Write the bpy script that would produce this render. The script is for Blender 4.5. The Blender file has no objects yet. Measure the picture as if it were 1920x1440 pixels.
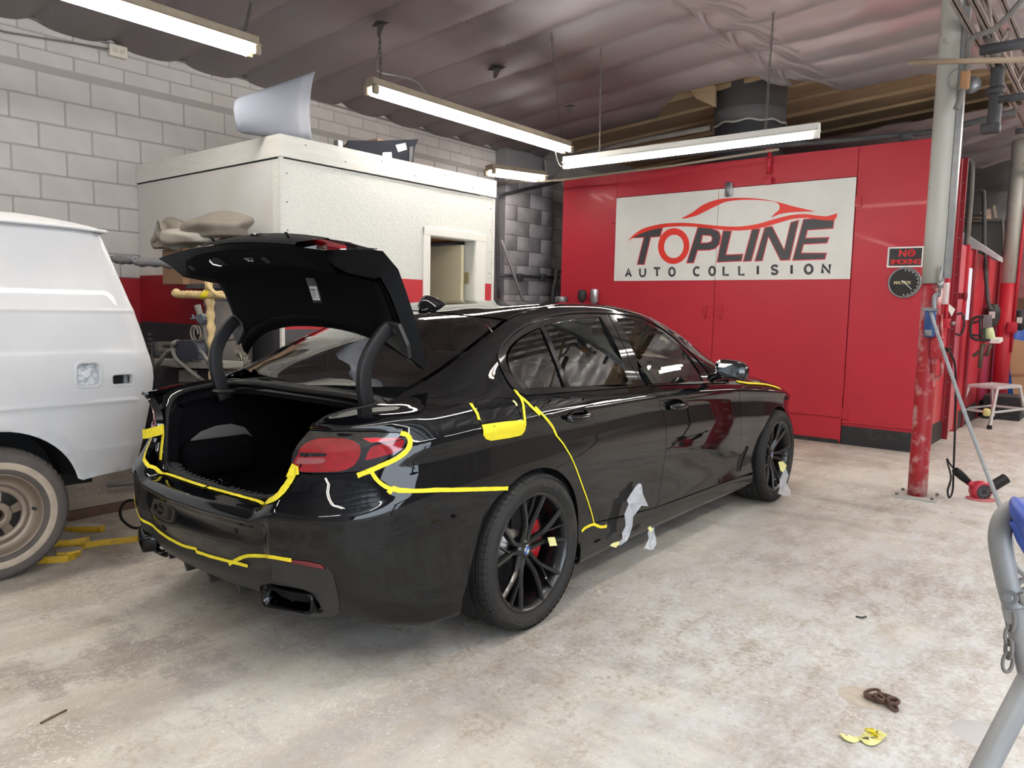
import bpy, bmesh, math, random
import numpy as np
from mathutils import Vector, Matrix
from mathutils.bvhtree import BVHTree
from mathutils.geometry import delaunay_2d_cdt
rnd = random.Random(7)
SC = bpy.context.scene
COL = SC.collection
# ------------------------------------------------------------------ camera (solved from the photograph's vanishing points)
FPX, YAW, PITCH, ROLL, CAMH = 1423.335, 0.685300, 0.0984766, -0.0204441, 1.36958
_f = np.array([-math.sin(YAW)*math.cos(PITCH), math.cos(YAW)*math.cos(PITCH), -math.sin(PITCH)])
_r0 = np.array([math.cos(YAW), math.sin(YAW), 0.0]); _d0 = np.cross(_f, _r0)
_r = math.cos(ROLL)*_r0 + math.sin(ROLL)*_d0
_d = -math.sin(ROLL)*_r0 + math.cos(ROLL)*_d0
CAMPOS = np.array([0.0, 0.0, CAMH])
cam = bpy.data.cameras.new('camera'); camo = bpy.data.objects.new('camera', cam); COL.objects.link(camo)
cam.sensor_width = 36; cam.lens = FPX/1920*36; cam.clip_start = 0.05; cam.clip_end = 200
camo.matrix_world = Matrix(((_r[0], -_d[0], -_f[0], 0), (_r[1], -_d[1], -_f[1], 0), (_r[2], -_d[2], -_f[2], CAMH), (0, 0, 0, 1)))
SC.camera = camo
# ------------------------------------------------------------------ world, exposure
SC.view_settings.view_transform = 'Standard'; SC.view_settings.look = 'None'
SC.view_settings.gamma = 1; SC.view_settings.use_curve_mapping = False
SC.view_settings.exposure = EXPOSURE = 0.45
wd = bpy.data.worlds.new('world'); SC.world = wd; wd.use_nodes = True
wd.node_tree.nodes['Background'].inputs[0].default_value = (0.80, 0.90, 1.0, 1)
wd.node_tree.nodes['Background'].inputs[1].default_value = 5.0
def portal(loc, rot, sx, sy):
    l = bpy.data.lights.new('doorway_daylight', 'AREA'); l.shape = 'RECTANGLE'; l.size = sx; l.size_y = sy
    l.cycles.is_portal = True
    o = bpy.data.objects.new('doorway_daylight', l); o.location = loc; o.rotation_euler = rot; COL.objects.link(o)
portal((3.58, -.2, 1.7), (0, math.radians(90), 0), 3.4, 4.6)
# ------------------------------------------------------------------ pixel helpers
def ray(u, v):
    d = _r*(u-960)/FPX + _d*(v-720)/FPX + _f
    return d
def W(u, v, ax, val):
    d = ray(u, v); t = (val-CAMPOS[ax])/d[ax]
    return Vector(CAMPOS + t*d)
# ------------------------------------------------------------------ materials
MATS = {}
def nodes(m): return m.node_tree.nodes, m.node_tree.links
def mat(name, col=(0.5, 0.5, 0.5), rough=0.5, metal=0.0, coat=0.0, emit=None, estr=0.0, spec=0.5, coat_rough=0.03,
        noise=None, noise_scale=8.0, noise_fac=0.5, bump=0.0, bump_scale=60.0, detail=6.0, rough2=None, trans=0.0, lo=0.35, hi=0.65, stretch=None):
    if name in MATS: return MATS[name]
    m = bpy.data.materials.new(name); m.use_nodes = True; n, l = nodes(m); b = n['Principled BSDF']
    b.inputs['Base Color'].default_value = (*col, 1); b.inputs['Roughness'].default_value = rough
    b.inputs['Metallic'].default_value = metal; b.inputs['Coat Weight'].default_value = coat
    b.inputs['Coat Roughness'].default_value = coat_rough
    b.inputs['Specular IOR Level'].default_value = spec
    b.inputs['Transmission Weight'].default_value = trans
    if emit: b.inputs['Emission Color'].default_value = (*emit, 1); b.inputs['Emission Strength'].default_value = estr
    if noise is not None or bump or rough2 is not None:
        tc = n.new('ShaderNodeTexCoord'); mp = n.new('ShaderNodeMapping'); l.new(tc.outputs['Object'], mp.inputs['Vector'])
        if stretch: mp.inputs['Scale'].default_value = stretch
        if noise is not None or rough2 is not None:
            t = n.new('ShaderNodeTexNoise'); t.inputs['Scale'].default_value = noise_scale; t.inputs['Detail'].default_value = detail
            t.inputs['Roughness'].default_value = 0.6
            l.new(mp.outputs[0], t.inputs['Vector'])
            r = n.new('ShaderNodeMapRange'); r.inputs['From Min'].default_value = lo; r.inputs['From Max'].default_value = hi
            l.new(t.outputs['Fac'], r.inputs['Value'])
            if noise is not None:
                mx = n.new('ShaderNodeMix'); mx.data_type = 'RGBA'
                ml = n.new('ShaderNodeMath'); ml.operation = 'MULTIPLY'; ml.inputs[1].default_value = noise_fac
                l.new(r.outputs[0], ml.inputs[0]); l.new(ml.outputs[0], mx.inputs['Factor'])
                mx.inputs[6].default_value = (*col, 1); mx.inputs[7].default_value = (*noise, 1)
                l.new(mx.outputs[2], b.inputs['Base Color'])
            if rough2 is not None:
                r2 = n.new('ShaderNodeMapRange'); l.new(r.outputs[0], r2.inputs['Value'])
                r2.inputs['To Min'].default_value = rough; r2.inputs['To Max'].default_value = rough2
                l.new(r2.outputs[0], b.inputs['Roughness'])
        if bump:
            t2 = n.new('ShaderNodeTexNoise'); t2.inputs['Scale'].default_value = bump_scale; t2.inputs['Detail'].default_value = 4
            l.new(mp.outputs[0], t2.inputs['Vector'])
            bp = n.new('ShaderNodeBump'); bp.inputs['Strength'].default_value = bump; bp.inputs['Distance'].default_value = 0.01
            l.new(t2.outputs['Fac'], bp.inputs['Height']); l.new(bp.outputs[0], b.inputs['Normal'])
    MATS[name] = m
    return m
# ------------------------------------------------------------------ mesh helpers
def link(name, me, m=None, parent=None, smooth=False):
    o = bpy.data.objects.new(name, me); COL.objects.link(o)
    if m is not None and not me.materials:
        for mm in (m if isinstance(m, (list, tuple)) else [m]): me.materials.append(mm)
    if parent is not None: o.parent = parent
    if smooth: me.shade_smooth()
    return o
def tag(o, label=None, cat=None, group=None, kind=None):
    if label: o['label'] = label
    if cat: o['category'] = cat
    if group: o['group'] = group
    if kind: o['kind'] = kind
    return o
def empty(name, loc, label, cat, group=None, rz=0):
    o = bpy.data.objects.new(name, None); COL.objects.link(o); o.location = loc; o.rotation_euler = (0, 0, rz)
    o.empty_display_size = 0.1
    return tag(o, label, cat, group)
class B:
    """collects simple solids and links them as ONE mesh"""
    def __init__(s): s.bm = bmesh.new(); s.M = Matrix.Identity(4)
    def _add(s, vs, fs, mi=0, smooth=False):
        v = [s.bm.verts.new(s.M @ Vector(p)) for p in vs]
        for f in fs:
            try:
                ff = s.bm.faces.new([v[i] for i in f]); ff.material_index = mi; ff.smooth = smooth
            except ValueError: pass
        return v
    def box(s, lo, hi, mi=0, rot=None):
        x0, y0, z0 = lo; x1, y1, z1 = hi
        p = [(x0,y0,z0),(x1,y0,z0),(x1,y1,z0),(x0,y1,z0),(x0,y0,z1),(x1,y0,z1),(x1,y1,z1),(x0,y1,z1)]
        if rot is not None:
            c = Vector(((x0+x1)/2, (y0+y1)/2, (z0+z1)/2)); p = [c + rot @ (Vector(q)-c) for q in p]
        s._add(p, [(3,2,1,0),(4,5,6,7),(0,1,5,4),(1,2,6,5),(2,3,7,6),(3,0,4,7)], mi)
        return s
    def rbox(s, lo, hi, r=0.01, mi=0, seg=2, rot=None):
        b2 = bmesh.new(); m = bmesh.ops.create_cube(b2, size=1)
        sx, sy, sz = [hi[i]-lo[i] for i in range(3)]; c = Vector([(hi[i]+lo[i])/2 for i in range(3)])
        bmesh.ops.scale(b2, vec=(sx, sy, sz), verts=b2.verts)
        bmesh.ops.bevel(b2, geom=b2.edges[:] , offset=min(r, min(sx,sy,sz)*0.49), segments=seg, profile=0.5, affect='EDGES')
        R = rot or Matrix.Identity(3)
        s._add([c + R @ v.co for v in b2.verts], [[v.index for v in f.verts] for f in (b2.verts.index_update() or b2.faces)], mi, True)
        b2.free(); return s
    def tube(s, pts, r, n=10, mi=0, caps=True, smooth=True, closed=False):
        pts = [Vector(p) for p in pts]; k = len(pts)
        rs = r if isinstance(r, (list, tuple)) else [r]*k
        T = []
        for i in range(k):
            if closed: t = pts[(i+1) % k]-pts[i-1]
            else: t = pts[min(i+1, k-1)]-pts[max(i-1, 0)]
            T.append(t.normalized() if t.length > 1e-9 else Vector((0, 0, 1)))
        up = Vector((0, 0, 1)) if abs(T[0].z) < 0.9 else Vector((1, 0, 0))
        N = (up - T[0]*up.dot(T[0])).normalized(); rings = []
        for i in range(k):
            N = (N - T[i]*N.dot(T[i])).normalized(); Bn = T[i].cross(N)
            rings.append([pts[i] + (N*math.cos(2*math.pi*j/n) + Bn*math.sin(2*math.pi*j/n))*rs[i] for j in range(n)])
        vs = [p for rg in rings for p in rg]; fs = []
        for i in range(k if closed else k-1):
            a = i*n; b = ((i+1) % k)*n
            for j in range(n): fs.append((a+j, a+(j+1) % n, b+(j+1) % n, b+j))
        v = s._add(vs, fs, mi, smooth)
        if caps and not closed:
            for q in (v[:n][::-1], v[-n:]):
                try: f = s.bm.faces.new(q); f.material_index = mi
                except ValueError: pass
        return s
    def cyl(s, a, b, r, n=16, mi=0, r2=None, caps=True): return s.tube([a, b], [r, r if r2 is None else r2], n, mi, caps)
    def lathe(s, prof, c=(0, 0, 0), axis='z', n=32, mi=0, smooth=True, arc=1.0, a0=0.0):
        """prof: list of (r, h)"""
        c = Vector(c); vs = []; full = arc >= 0.999; m = n if full else n+1
        for r, h in prof:
            for j in range(m):
                a = a0+2*math.pi*arc*j/n; x, y = r*math.cos(a), r*math.sin(a)
                vs.append(c + (Vector((x, y, h)) if axis == 'z' else Vector((x, h, y)) if axis == 'y' else Vector((h, x, y))))
        fs = []
        for i in range(len(prof)-1):
            for j in range(n if full else n):
                j2 = (j+1) % m if full else j+1
                fs.append((i*m+j, i*m+j2, (i+1)*m+j2, (i+1)*m+j))
        s._add(vs, fs, mi, smooth); return s
    def poly(s, pts, mi=0): s._add(pts, [tuple(range(len(pts)))], mi); return s
    def prism(s, pts, off, mi=0):
        """planar polygon pts extruded by vector off"""
        pts = [Vector(p) for p in pts]; off = Vector(off); n = len(pts)
        s._add(pts + [p+off for p in pts], [tuple(range(n-1, -1, -1)), tuple(range(n, 2*n))] + [(i, (i+1) % n, n+(i+1) % n, n+i) for i in range(n)], mi)
        return s
    def grid(s, P, mi=0, smooth=True, thick=None):
        """P[i][j] points"""
        a, b = len(P), len(P[0]); vs = [p for r in P for p in r]
        fs = [(i*b+j, i*b+j+1, (i+1)*b+j+1, (i+1)*b+j) for i in range(a-1) for j in range(b-1)]
        s._add(vs, fs, mi, smooth); return s
    def done(s, name, m, parent=None, bevel=0.0, solid=0.0, recalc=True, sub=0):
        if recalc: bmesh.ops.recalc_face_normals(s.bm, faces=s.bm.faces)
        me = bpy.data.meshes.new(name); s.bm.to_mesh(me); s.bm.free()
        o = link(name, me, m, parent)
        if solid: q = o.modifiers.new('s', 'SOLIDIFY'); q.thickness = solid; q.offset = 0
        if bevel: q = o.modifiers.new('b', 'BEVEL'); q.width = bevel; q.segments = 2; q.limit_method = 'ANGLE'
        if sub: q = o.modifiers.new('u', 'SUBSURF'); q.levels = q.render_levels = sub
        return o
def catmull(P, n=8, closed=False):
    P = [Vector(p) for p in P]; k = len(P); out = []
    for i in range(k if closed else k-1):
        a = P[(i-1) % k] if closed or i > 0 else P[0]*2-P[1]
        b = P[i]; c = P[(i+1) % k]
        d = P[(i+2) % k] if closed or i+2 < k else P[-1]*2-P[-2]
        for j in range(n):
            t = j/n
            out.append(0.5*((2*b)+(c-a)*t+(2*a-5*b+4*c-d)*t*t+(3*b-a-3*c+d)*t**3))
    if not closed: out.append(P[-1])
    return out
def dup(o, parent=None):
    c = o.copy(); COL.objects.link(c)
    if parent is not None: c.parent = parent; c.matrix_parent_inverse = Matrix.Identity(4)
    for ch in list(o.children): dup(ch, c)
    return c
def text_mesh(txt, size, ext=0.002, shear=0.0, bold=0.0, spacing=1.0):
    cu = bpy.data.curves.new('t', 'FONT'); cu.body = txt; cu.size = size; cu.extrude = ext; cu.shear = shear; cu.offset = bold
    cu.space_character = spacing; cu.resolution_u = 3
    o = bpy.data.objects.new('t', cu); COL.objects.link(o)
    dg = bpy.context.evaluated_depsgraph_get(); me = bpy.data.meshes.new_from_object(o.evaluated_get(dg))
    bpy.data.objects.remove(o); bpy.data.curves.remove(cu)
    me.materials.clear()
    return me
# ================================================================== THE BLACK SALOON: body surface
CX, CY, CYAW = -2.841576, 2.500705, 0.0153562
car = empty('car', (CX, CY, 0), 'glossy black four-door saloon with open boot and yellow masking tape along its panels', 'car', rz=math.pi/2+CYAW)
CARM = Matrix.Translation((CX, CY, 0)) @ Matrix.Rotation(math.pi/2+CYAW, 4, 'Z'); CARI = CARM.inverted()
bpy.context.view_layer.update()
def cray(u, v):
    o = CARI @ Vector(CAMPOS); d = (CARI.to_3x3() @ Vector(ray(u, v))).normalized(); return o, d
def K(u, v, ax, val):
    o, d = cray(u, v); return o + d*((val-o[ax])/d[ax])
def hermite(xk, yk, x):
    """C1 cubic through (xk, yk) with finite-difference tangents; yk may be (n, m)"""
    xk = np.asarray(xk, float); yk = np.asarray(yk, float); x = np.clip(np.asarray(x, float), xk[0], xk[-1])
    h = np.diff(xk); s = np.diff(yk, axis=0)/(h if yk.ndim == 1 else h[:, None])
    m = np.empty_like(yk); m[0] = s[0]; m[-1] = s[-1]
    w = (h[1:]/(h[1:]+h[:-1])); w = w if yk.ndim == 1 else w[:, None]
    m[1:-1] = s[:-1]*w + s[1:]*(1-w)
    i = np.clip(np.searchsorted(xk, x, side='right')-1, 0, len(xk)-2); t = (x-xk[i])/h[i]; hh = h[i]
    if yk.ndim > 1: t = t[..., None]; hh = hh[..., None]
    t2 = t*t; t3 = t2*t
    return (2*t3-3*t2+1)*yk[i] + (t3-2*t2+t)*hh*m[i] + (-2*t3+3*t2)*yk[i+1] + (t3-t2)*hh*m[i+1]
PLAN = np.array([(3.84,0),(3.82,.3),(3.74,.58),(3.60,.76),(3.38,.87),(3.15,.915),(2.975,.925),(2.75,.922),(2.45,.908),(2.1,.902),(1.6,.902),(1.1,.906),(.7,.915),(.35,.928),
                 (0,.932),(-.3,.922),(-.5,.90),(-.66,.862),(-.78,.815),(-.87,.755),(-.94,.665),(-.985,.565),(-1.02,.44),(-1.05,.24),(-1.06,0)])
PU = np.concatenate([[0], np.cumsum(np.hypot(*np.diff(PLAN, axis=0).T))]); UEND = PU[-1]
PLX = np.vstack([[PLAN[1, 0], -PLAN[1, 1]], PLAN, [PLAN[-2, 0], -PLAN[-2, 1]]]); PUX = np.concatenate([[-PU[1]], PU, [2*PU[-1]-PU[-2]]])
XT = [-.92,-.7,-.5,-.3,-.1,.1,.3,.6,.9,1.3,1.6,1.9,2.15,2.4,2.6,3.0,3.4,3.7]
T_belt = [.94,.958,.972,.99,1.006,1.017,1.019,1.012,1.002,.984,.968,.951,.937,.92,.90,.86,.79,.70]
T_char = [.85,.862,.875,.892,.902,.905,.905,.906,.908,.903,.897,.885,.872,.855,.84,.80,.74,.66]
T_w3 = [.607,.64,.66,.665,.655,.63,.61,.60,.60,.60,.605,.62,.65,.70,.74,.72,.66,.55]
T_z3 = [.957,.985,1.005,1.075,1.165,1.245,1.315,1.372,1.388,1.372,1.325,1.235,1.13,1.01,.95,.90,.82,.72]
T_w2 = [.622,.70,.725,.73,.72,.70,.675,.66,.655,.655,.66,.675,.70,.75,.78,.77,.72,.6]
T_z2 = [.955,.98,.993,1.045,1.12,1.195,1.26,1.315,1.335,1.32,1.272,1.185,1.09,.985,.935,.89,.81,.715]
T_w1 = [.640,.755,.78,.79,.785,.775,.765,.765,.765,.765,.765,.765,.775,.80,.815,.82,.76,.65]
T_z1 = [.95,.968,.982,1.012,1.06,1.10,1.14,1.17,1.18,1.165,1.13,1.08,1.02,.955,.92,.875,.80,.708]
T_w4 = [.56,.59,.60,.612,.60,.575,.55,.54,.54,.545,.55,.565,.60,.65,.69,.65,.6,.5]
T_z4 = [.96,.99,1.02,1.09,1.175,1.258,1.332,1.386,1.40,1.386,1.342,1.252,1.145,1.03,.965,.915,.835,.73]
T_z5 = [.98,1.0,1.035,1.122,1.213,1.305,1.36,1.402,1.414,1.405,1.372,1.292,1.19,1.06,.99,.935,.855,.745]
T_z6 = [.98,1.0,1.02,1.125,1.232,1.328,1.372,1.407,1.419,1.412,1.384,1.31,1.205,1.07,1.0,.945,.865,.755]
NR = 18
RS = [(.165,.075),(.175,.035),(.235,.018),(.33,.022),(.47,.014),(.60,.004),(.70,.004)]
R1 = [(.20,.14),(.24,.07),(.32,.03),(.42,.012),(.50,.002),(.58,0),(.635,0),(.66,.02),(.72,.055),(.79,.085),(.885,.088),(.945,.055)]
R2 = [(.24,.18),(.27,.10),(.33,.05),(.40,.02),(.46,.004),(.545,0),(.588,0),(.612,.02),(.622,.055),(.63,.09),(.635,.115),(.637,.135)]
def sstep(a, b, x):
    t = np.clip((x-a)/(b-a), 0, 1); return t*t*(3-2*t)
def uofx(x):
    i = range(2, 22); xs = PLAN[2:22, 0][::-1]; return np.interp(x, xs, PU[2:22][::-1])
U_S1, U_R1, U_R1b, U_R2 = uofx(-.52), uofx(-.90), PU[21]+.045, PU[21]+.18
def rows(u):
    u = np.atleast_1d(np.asarray(u, float)); p = hermite(PUX, PLX, u)
    e = 1e-3; q = hermite(PUX, PLX, u+e) - hermite(PUX, PLX, u-e)
    q /= np.linalg.norm(q, axis=1)[:, None]; nx, nw = -q[:, 1]*-1, -q[:, 0]   # outward normal of a path that runs front to rear
    nx, nw = q[:, 1], -q[:, 0]
    x = p[:, 0]; xc = np.clip(x+.03*sstep(U_S1, U_R1, u), -.92, 3.7); I = lambda T: hermite(XT, T, xc)
    ch, be = I(T_char), I(T_belt)
    w1 = sstep(U_S1, U_R1, u); w2 = sstep(U_R1b, U_R2, u); w3 = sstep(PU[22]-.05, PU[22]+.0, u)
    out = np.zeros((len(u), NR, 3))
    for k in range(12):
        if k < 7:
            zs = np.full_like(u, RS[k][0]); is_ = np.full_like(u, RS[k][1]); cap = ch-.17-(6-k)*.08; zs = np.where(k > 2, np.minimum(zs, cap), zs)
        else:
            zs, i0 = [(ch-.115, .012), (ch-.045, .017), (ch, .004), (ch*.45+be*.55, .034), (be, .076)][k-7]; is_ = np.full_like(u, i0)
        z = zs*(1-w1) + w1*((1-w2)*R1[k][0] + w2*R2[k][0]); ins = is_*(1-w1) + w1*((1-w2)*R1[k][1] + w2*R2[k][1]) + (w3*.032 if k in (3, 4, 5) else 0)
        out[:, k, 0] = x - nx*ins; out[:, k, 1] = np.maximum(p[:, 1] - nw*ins, 0); out[:, k, 2] = z
    fr = np.clip(p[:, 1]/.86, 0, 1); fr = np.where(x > 3.3, fr, 1.0)
    for k, (Tw, Tz) in enumerate([(T_w1, T_z1), (T_w2, T_z2), (T_w3, T_z3), (T_w4, T_z4), (None, T_z5), (0, T_z6)]):
        wv = I(T_w4)*.52 if Tw is None else (np.zeros_like(u) if Tw == 0 else I(Tw))
        out[:, 12+k, 0] = np.clip(x+.035*sstep(U_S1, U_R1, u), -.908, 3.72); out[:, 12+k, 1] = wv*fr; out[:, 12+k, 2] = I(Tz)
    w4 = sstep(PU[20]+.01, PU[21]-.01, u)[:, None, None]; out[:, 12:] = out[:, 12:]*(1-w4) + out[:, 11:12]*w4
    return out
VK = np.arange(NR)
def surf(u, v):
    """body surface in car coordinates, right half (y negative)"""
    u = np.atleast_1d(u); v = np.atleast_1d(v); R = rows(u)
    i = np.clip(v.astype(int), 0, NR-2); t = (v-i)[:, None]; a = np.arange(len(u))
    im, ip, ipp = np.maximum(i-1, 0), i+1, np.minimum(i+2, NR-1)
    P0, P1, P2, P3 = R[a, im], R[a, i], R[a, ip], R[a, ipp]
    d1 = np.linalg.norm(P2-P1, axis=1)[:, None]+1e-6; d0 = np.linalg.norm(P1-P0, axis=1)[:, None]+1e-6; d2 = np.linalg.norm(P3-P2, axis=1)[:, None]+1e-6
    s1 = (P2-P1)
    m1 = np.where((i == 0)[:, None], s1, ((P1-P0)/d0*d1 + (P2-P1)/d1*d0)/(d0+d1)*d1)
    m2 = np.where((i == NR-2)[:, None], s1*np.array([1, 1, 0]), ((P2-P1)/d1*d2 + (P3-P2)/d2*d1)/(d1+d2)*d1)
    t2 = t*t; t3 = t2*t
    P = (2*t3-3*t2+1)*P1 + (t3-2*t2+t)*m1 + (-2*t3+3*t2)*P2 + (t3-t2)*m2
    P[:, 1] = -P[:, 1]
    return P
def snorm(u, v):
    e = 2e-3; f = 1e-2
    du = surf(np.clip(u+e, 0, UEND), v) - surf(np.clip(u-e, 0, UEND), v)
    dv = surf(u, np.clip(v+f, 0, NR-1)) - surf(u, np.clip(v-f, 0, NR-1))
    n = np.cross(du, dv); n /= (np.linalg.norm(n, axis=1)[:, None]+1e-12)
    return n
# dense grid for ray look-ups
GU, GV = 420, 170
gu = np.linspace(0, UEND, GU); gv = np.linspace(0, NR-1, GV)
UU, VV = np.meshgrid(gu, gv, indexing='ij'); GP = surf(UU.ravel(), VV.ravel()).reshape(GU, GV, 3)
_vs = [tuple(p) for p in GP.reshape(-1, 3)]
_fs = [(i*GV+j, (i+1)*GV+j, (i+1)*GV+j+1, i*GV+j+1) for i in range(GU-1) for j in range(GV-1)]
BVH = BVHTree.FromPolygons(_vs, _fs)
_sg = np.sign(np.dot(snorm(np.array([uofx(1.0)]), np.array([5.0]))[0], (0, -1, 0)))   # +1 if outward
def uv_of(loc, fi):
    i, j = divmod(fi, GV-1); P = np.array(loc); a = GP[i, j]; e1 = GP[i+1, j]-a; e2 = GP[i, j+1]-a
    A = np.array([e1, e2]).T; s, *_ = np.linalg.lstsq(A, P-a, rcond=None)
    return (gu[i] + min(max(s[0], 0), 1)*(gu[1]-gu[0]), gv[j] + min(max(s[1], 0), 1)*(gv[1]-gv[0]))
def UVpx(u, v):
    o, d = cray(u, v); loc, n, fi, _ = BVH.ray_cast(o, d)
    if loc is None:
        best = None
        for t in np.linspace(2.2, 6.5, 60):
            q = o+d*t; l2, n2, f2, ds = BVH.find_nearest(q)
            if best is None or ds < best[0]: best = (ds, l2, f2)
        loc, fi = best[1], best[2]
    return uv_of(loc, fi)
def UVs(x, z):
    loc, n, fi, _ = BVH.ray_cast(Vector((x, -3, z)), Vector((0, 1, 0)))
    if loc is None: loc, n, fi, _ = BVH.find_nearest(Vector((x, -.85, z)))
    return uv_of(loc, fi)
def UVt(x, y):
    loc, n, fi, _ = BVH.ray_cast(Vector((x, y, 3)), Vector((0, 0, -1)))
    if loc is None: loc, n, fi, _ = BVH.find_nearest(Vector((x, y, 1.2)))
    return uv_of(loc, fi)
_ms = rows(np.array([uofx(1.0)]))[0]; MV = np.concatenate([[0], np.cumsum(np.linalg.norm(np.diff(_ms, axis=0), axis=1))])
to_m = lambda p: (p[0], float(np.interp(p[1], VK, MV)))
def resample(pts, step):
    out = []
    for a, b in zip(pts, pts[1:]+pts[:1]):
        L = math.hypot(b[0]-a[0], b[1]-a[1]); k = max(1, int(L/step))
        for i in range(k): out.append((a[0]+(b[0]-a[0])*i/k, a[1]+(b[1]-a[1])*i/k))
    return out
def inside(P, pts):
    x, y = P[:, 0], P[:, 1]; r = np.zeros(len(P), bool); n = len(pts)
    for i in range(n):
        x0, y0 = pts[i]; x1, y1 = pts[(i+1) % n]
        if y0 == y1: continue
        c = ((y0 > y) != (y1 > y)) & (x < (x1-x0)*(y-y0)/(y1-y0)+x0); r ^= c
    return r
def shrink(pts, g, keep=()):
    n = len(pts); A = sum(pts[i][0]*pts[(i+1) % n][1]-pts[(i+1) % n][0]*pts[i][1] for i in range(n)); s = 1 if A > 0 else -1
    out = []
    for i in range(n):
        a, b, c = pts[i-1], pts[i], pts[(i+1) % n]
        def nn(p, q):
            L = math.hypot(q[0]-p[0], q[1]-p[1])+1e-12; return (-(q[1]-p[1])/L*s, (q[0]-p[0])/L*s)
        n1, n2 = nn(a, b), nn(b, c); m = (n1[0]+n2[0], n1[1]+n2[1]); L = math.hypot(*m)
        if L < 0.3: m = n1; L = 1; k = 1
        else: k = min(2.0, 2/(L*L)*L)
        gg = g
        q = (b[0]+m[0]/L*gg*k, b[1]+m[1]/L*gg*k)
        if b[0] > UEND-1e-4: q = (UEND, q[1])
        if b[1] > MV[-1]-1e-4: q = (q[0], MV[-1])
        out.append(q)
    return out
def panel(name, pts, m, parent=None, holes=(), off=0.0, gap=0.0018, flange=0.014, step=0.028, sides='RL', join=False, edge=0.02, label=None, fit=None):
    """pts: list of (u, v) on the body surface; makes one mesh per side (or one joined over the centre line)"""
    parent = parent or car
    poly = shrink(resample([to_m(p) for p in pts], edge), gap)
    hs = [shrink(resample([to_m(p) for p in h], edge), -gap) for h in holes]
    lo = np.min(poly, axis=0); hi = np.max(poly, axis=0)
    gx, gy = np.arange(lo[0]+step/2, hi[0], step), np.arange(lo[1]+step/2, hi[1], step)
    G = np.array([(x, y) for x in gx for y in gy]) if len(gx) and len(gy) else np.zeros((0, 2))
    allb = poly + [q for h in hs for q in h]
    if len(G):
        ok = inside(G, poly)
        for h in hs: ok &= ~inside(G, h)
        G = G[ok]; bb = np.array(allb)
        if len(G): G = G[np.array([np.min(np.sum((bb-g)**2, axis=1)) > (step*.42)**2 for g in G])]
    verts = [Vector(p) for p in allb] + [Vector(g) for g in G]
    ed = []; k = 0
    for lp in [poly]+hs:
        n = len(lp); ed += [(k+i, k+(i+1) % n) for i in range(n)]; k += n
    V, E_, F, *_ = delaunay_2d_cdt(verts, ed, [], 0, 1e-6)
    V = np.array([(p.x, p.y) for p in V]); F = [f for f in F if len(f) == 3]
    C = np.array([V[list(f)].mean(axis=0) for f in F]); ok = inside(C, poly)
    for h in hs: ok &= ~inside(C, h)
    F = [f for f, o in zip(F, ok) if o]
    uu, vv = V[:, 0], np.interp(V[:, 1], MV, VK)
    uu = np.clip(uu, 0, UEND)
    P = surf(uu, vv); N = snorm(uu, vv)*_sg; P = P + N*off
    if fit is not None:      # gently bowed glass: replace the surface by its fitted quadric
        X, Z = P[:, 0], P[:, 2]; A = lambda x, z: np.stack([np.ones_like(x), x, z, x*x, z*z, x*z], 1)
        P[:, 1] = A(X, Z) @ fit + off*-1; gx_ = fit[1]+2*fit[3]*X+fit[5]*Z; gz_ = fit[2]+2*fit[4]*Z+fit[5]*X
        N = np.stack([gx_, -np.ones_like(X), gz_], 1); N /= np.linalg.norm(N, axis=1)[:, None]
    cnt = {}
    for f in F:
        for a, b in ((f[0], f[1]), (f[1], f[2]), (f[2], f[0])): cnt[(min(a, b), max(a, b))] = cnt.get((min(a, b), max(a, b)), 0)+1
    FF = []
    for f in F:
        nn = np.cross(P[f[1]]-P[f[0]], P[f[2]]-P[f[0]])
        FF.append(tuple(f) if np.dot(nn, N[f[0]]) > 0 else (f[0], f[2], f[1]))
    VP = list(P); VN = list(N)
    if flange:
        cen = lambda e: (V[e[0]]+V[e[1]])/2
        third = {}
        for f in F:
            for i in range(3): third[(min(f[i], f[i-2]), max(f[i], f[i-2]))] = f[i-1]
        for e in [e for e, c in cnt.items() if c == 1]:
            c = cen(e)
            if join and (c[0] > UEND-1e-3 or c[1] > MV[-1]-1e-3): continue
            a, b = e; i0 = len(VP)
            q = [P[a], P[b], P[b]-N[b]*flange, P[a]-N[a]*flange]; en = np.cross(P[b]-P[a], N[a]); en /= np.linalg.norm(en)+1e-12
            w_ = (P[a]+P[b])/2 - P[third[(min(a, b), max(a, b))]]
            if np.dot(en, w_) < 0: en = -en
            gn = np.cross(q[1]-q[0], q[3]-q[0]); VP += q; VN += [en]*4
            FF.append((i0, i0+1, i0+2, i0+3) if np.dot(gn, en) > 0 else (i0+3, i0+2, i0+1, i0))
    VP = np.array(VP); VN = np.array(VN); res = []
    def mk(VP_, VN_, FF_):
        me = bpy.data.meshes.new(name); me.from_pydata([tuple(p) for p in VP_], [], FF_); me.shade_smooth()
        me.normals_split_custom_set_from_vertices([tuple(n) for n in VN_]); o = link(name, me, m, parent); res.append(o)
        if label: o['label'] = label
    mir = np.array([1, -1, 1])
    if join:
        n = len(VP); mk(np.vstack([VP, VP*mir]), np.vstack([VN, VN*mir]), FF + [tuple(i+n for i in f[::-1]) for f in FF])
    else:
        if 'R' in sides: mk(VP, VN, FF)
        if 'L' in sides: mk(VP*mir, VN*mir, [f[::-1] for f in FF])
    return res
PX = lambda L: [UVpx(*p) for p in L]
def smooth_px(L, n=5):
    q = catmull([(a, b, 0) for a, b in L], n); return [UVpx(p.x, p.y) for p in q]
def on(u, v, off=0.0):
    """3D points on the body surface at uv"""
    u = np.atleast_1d(u); v = np.atleast_1d(v); return surf(u, v) + snorm(u, v)*_sg*off
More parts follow.
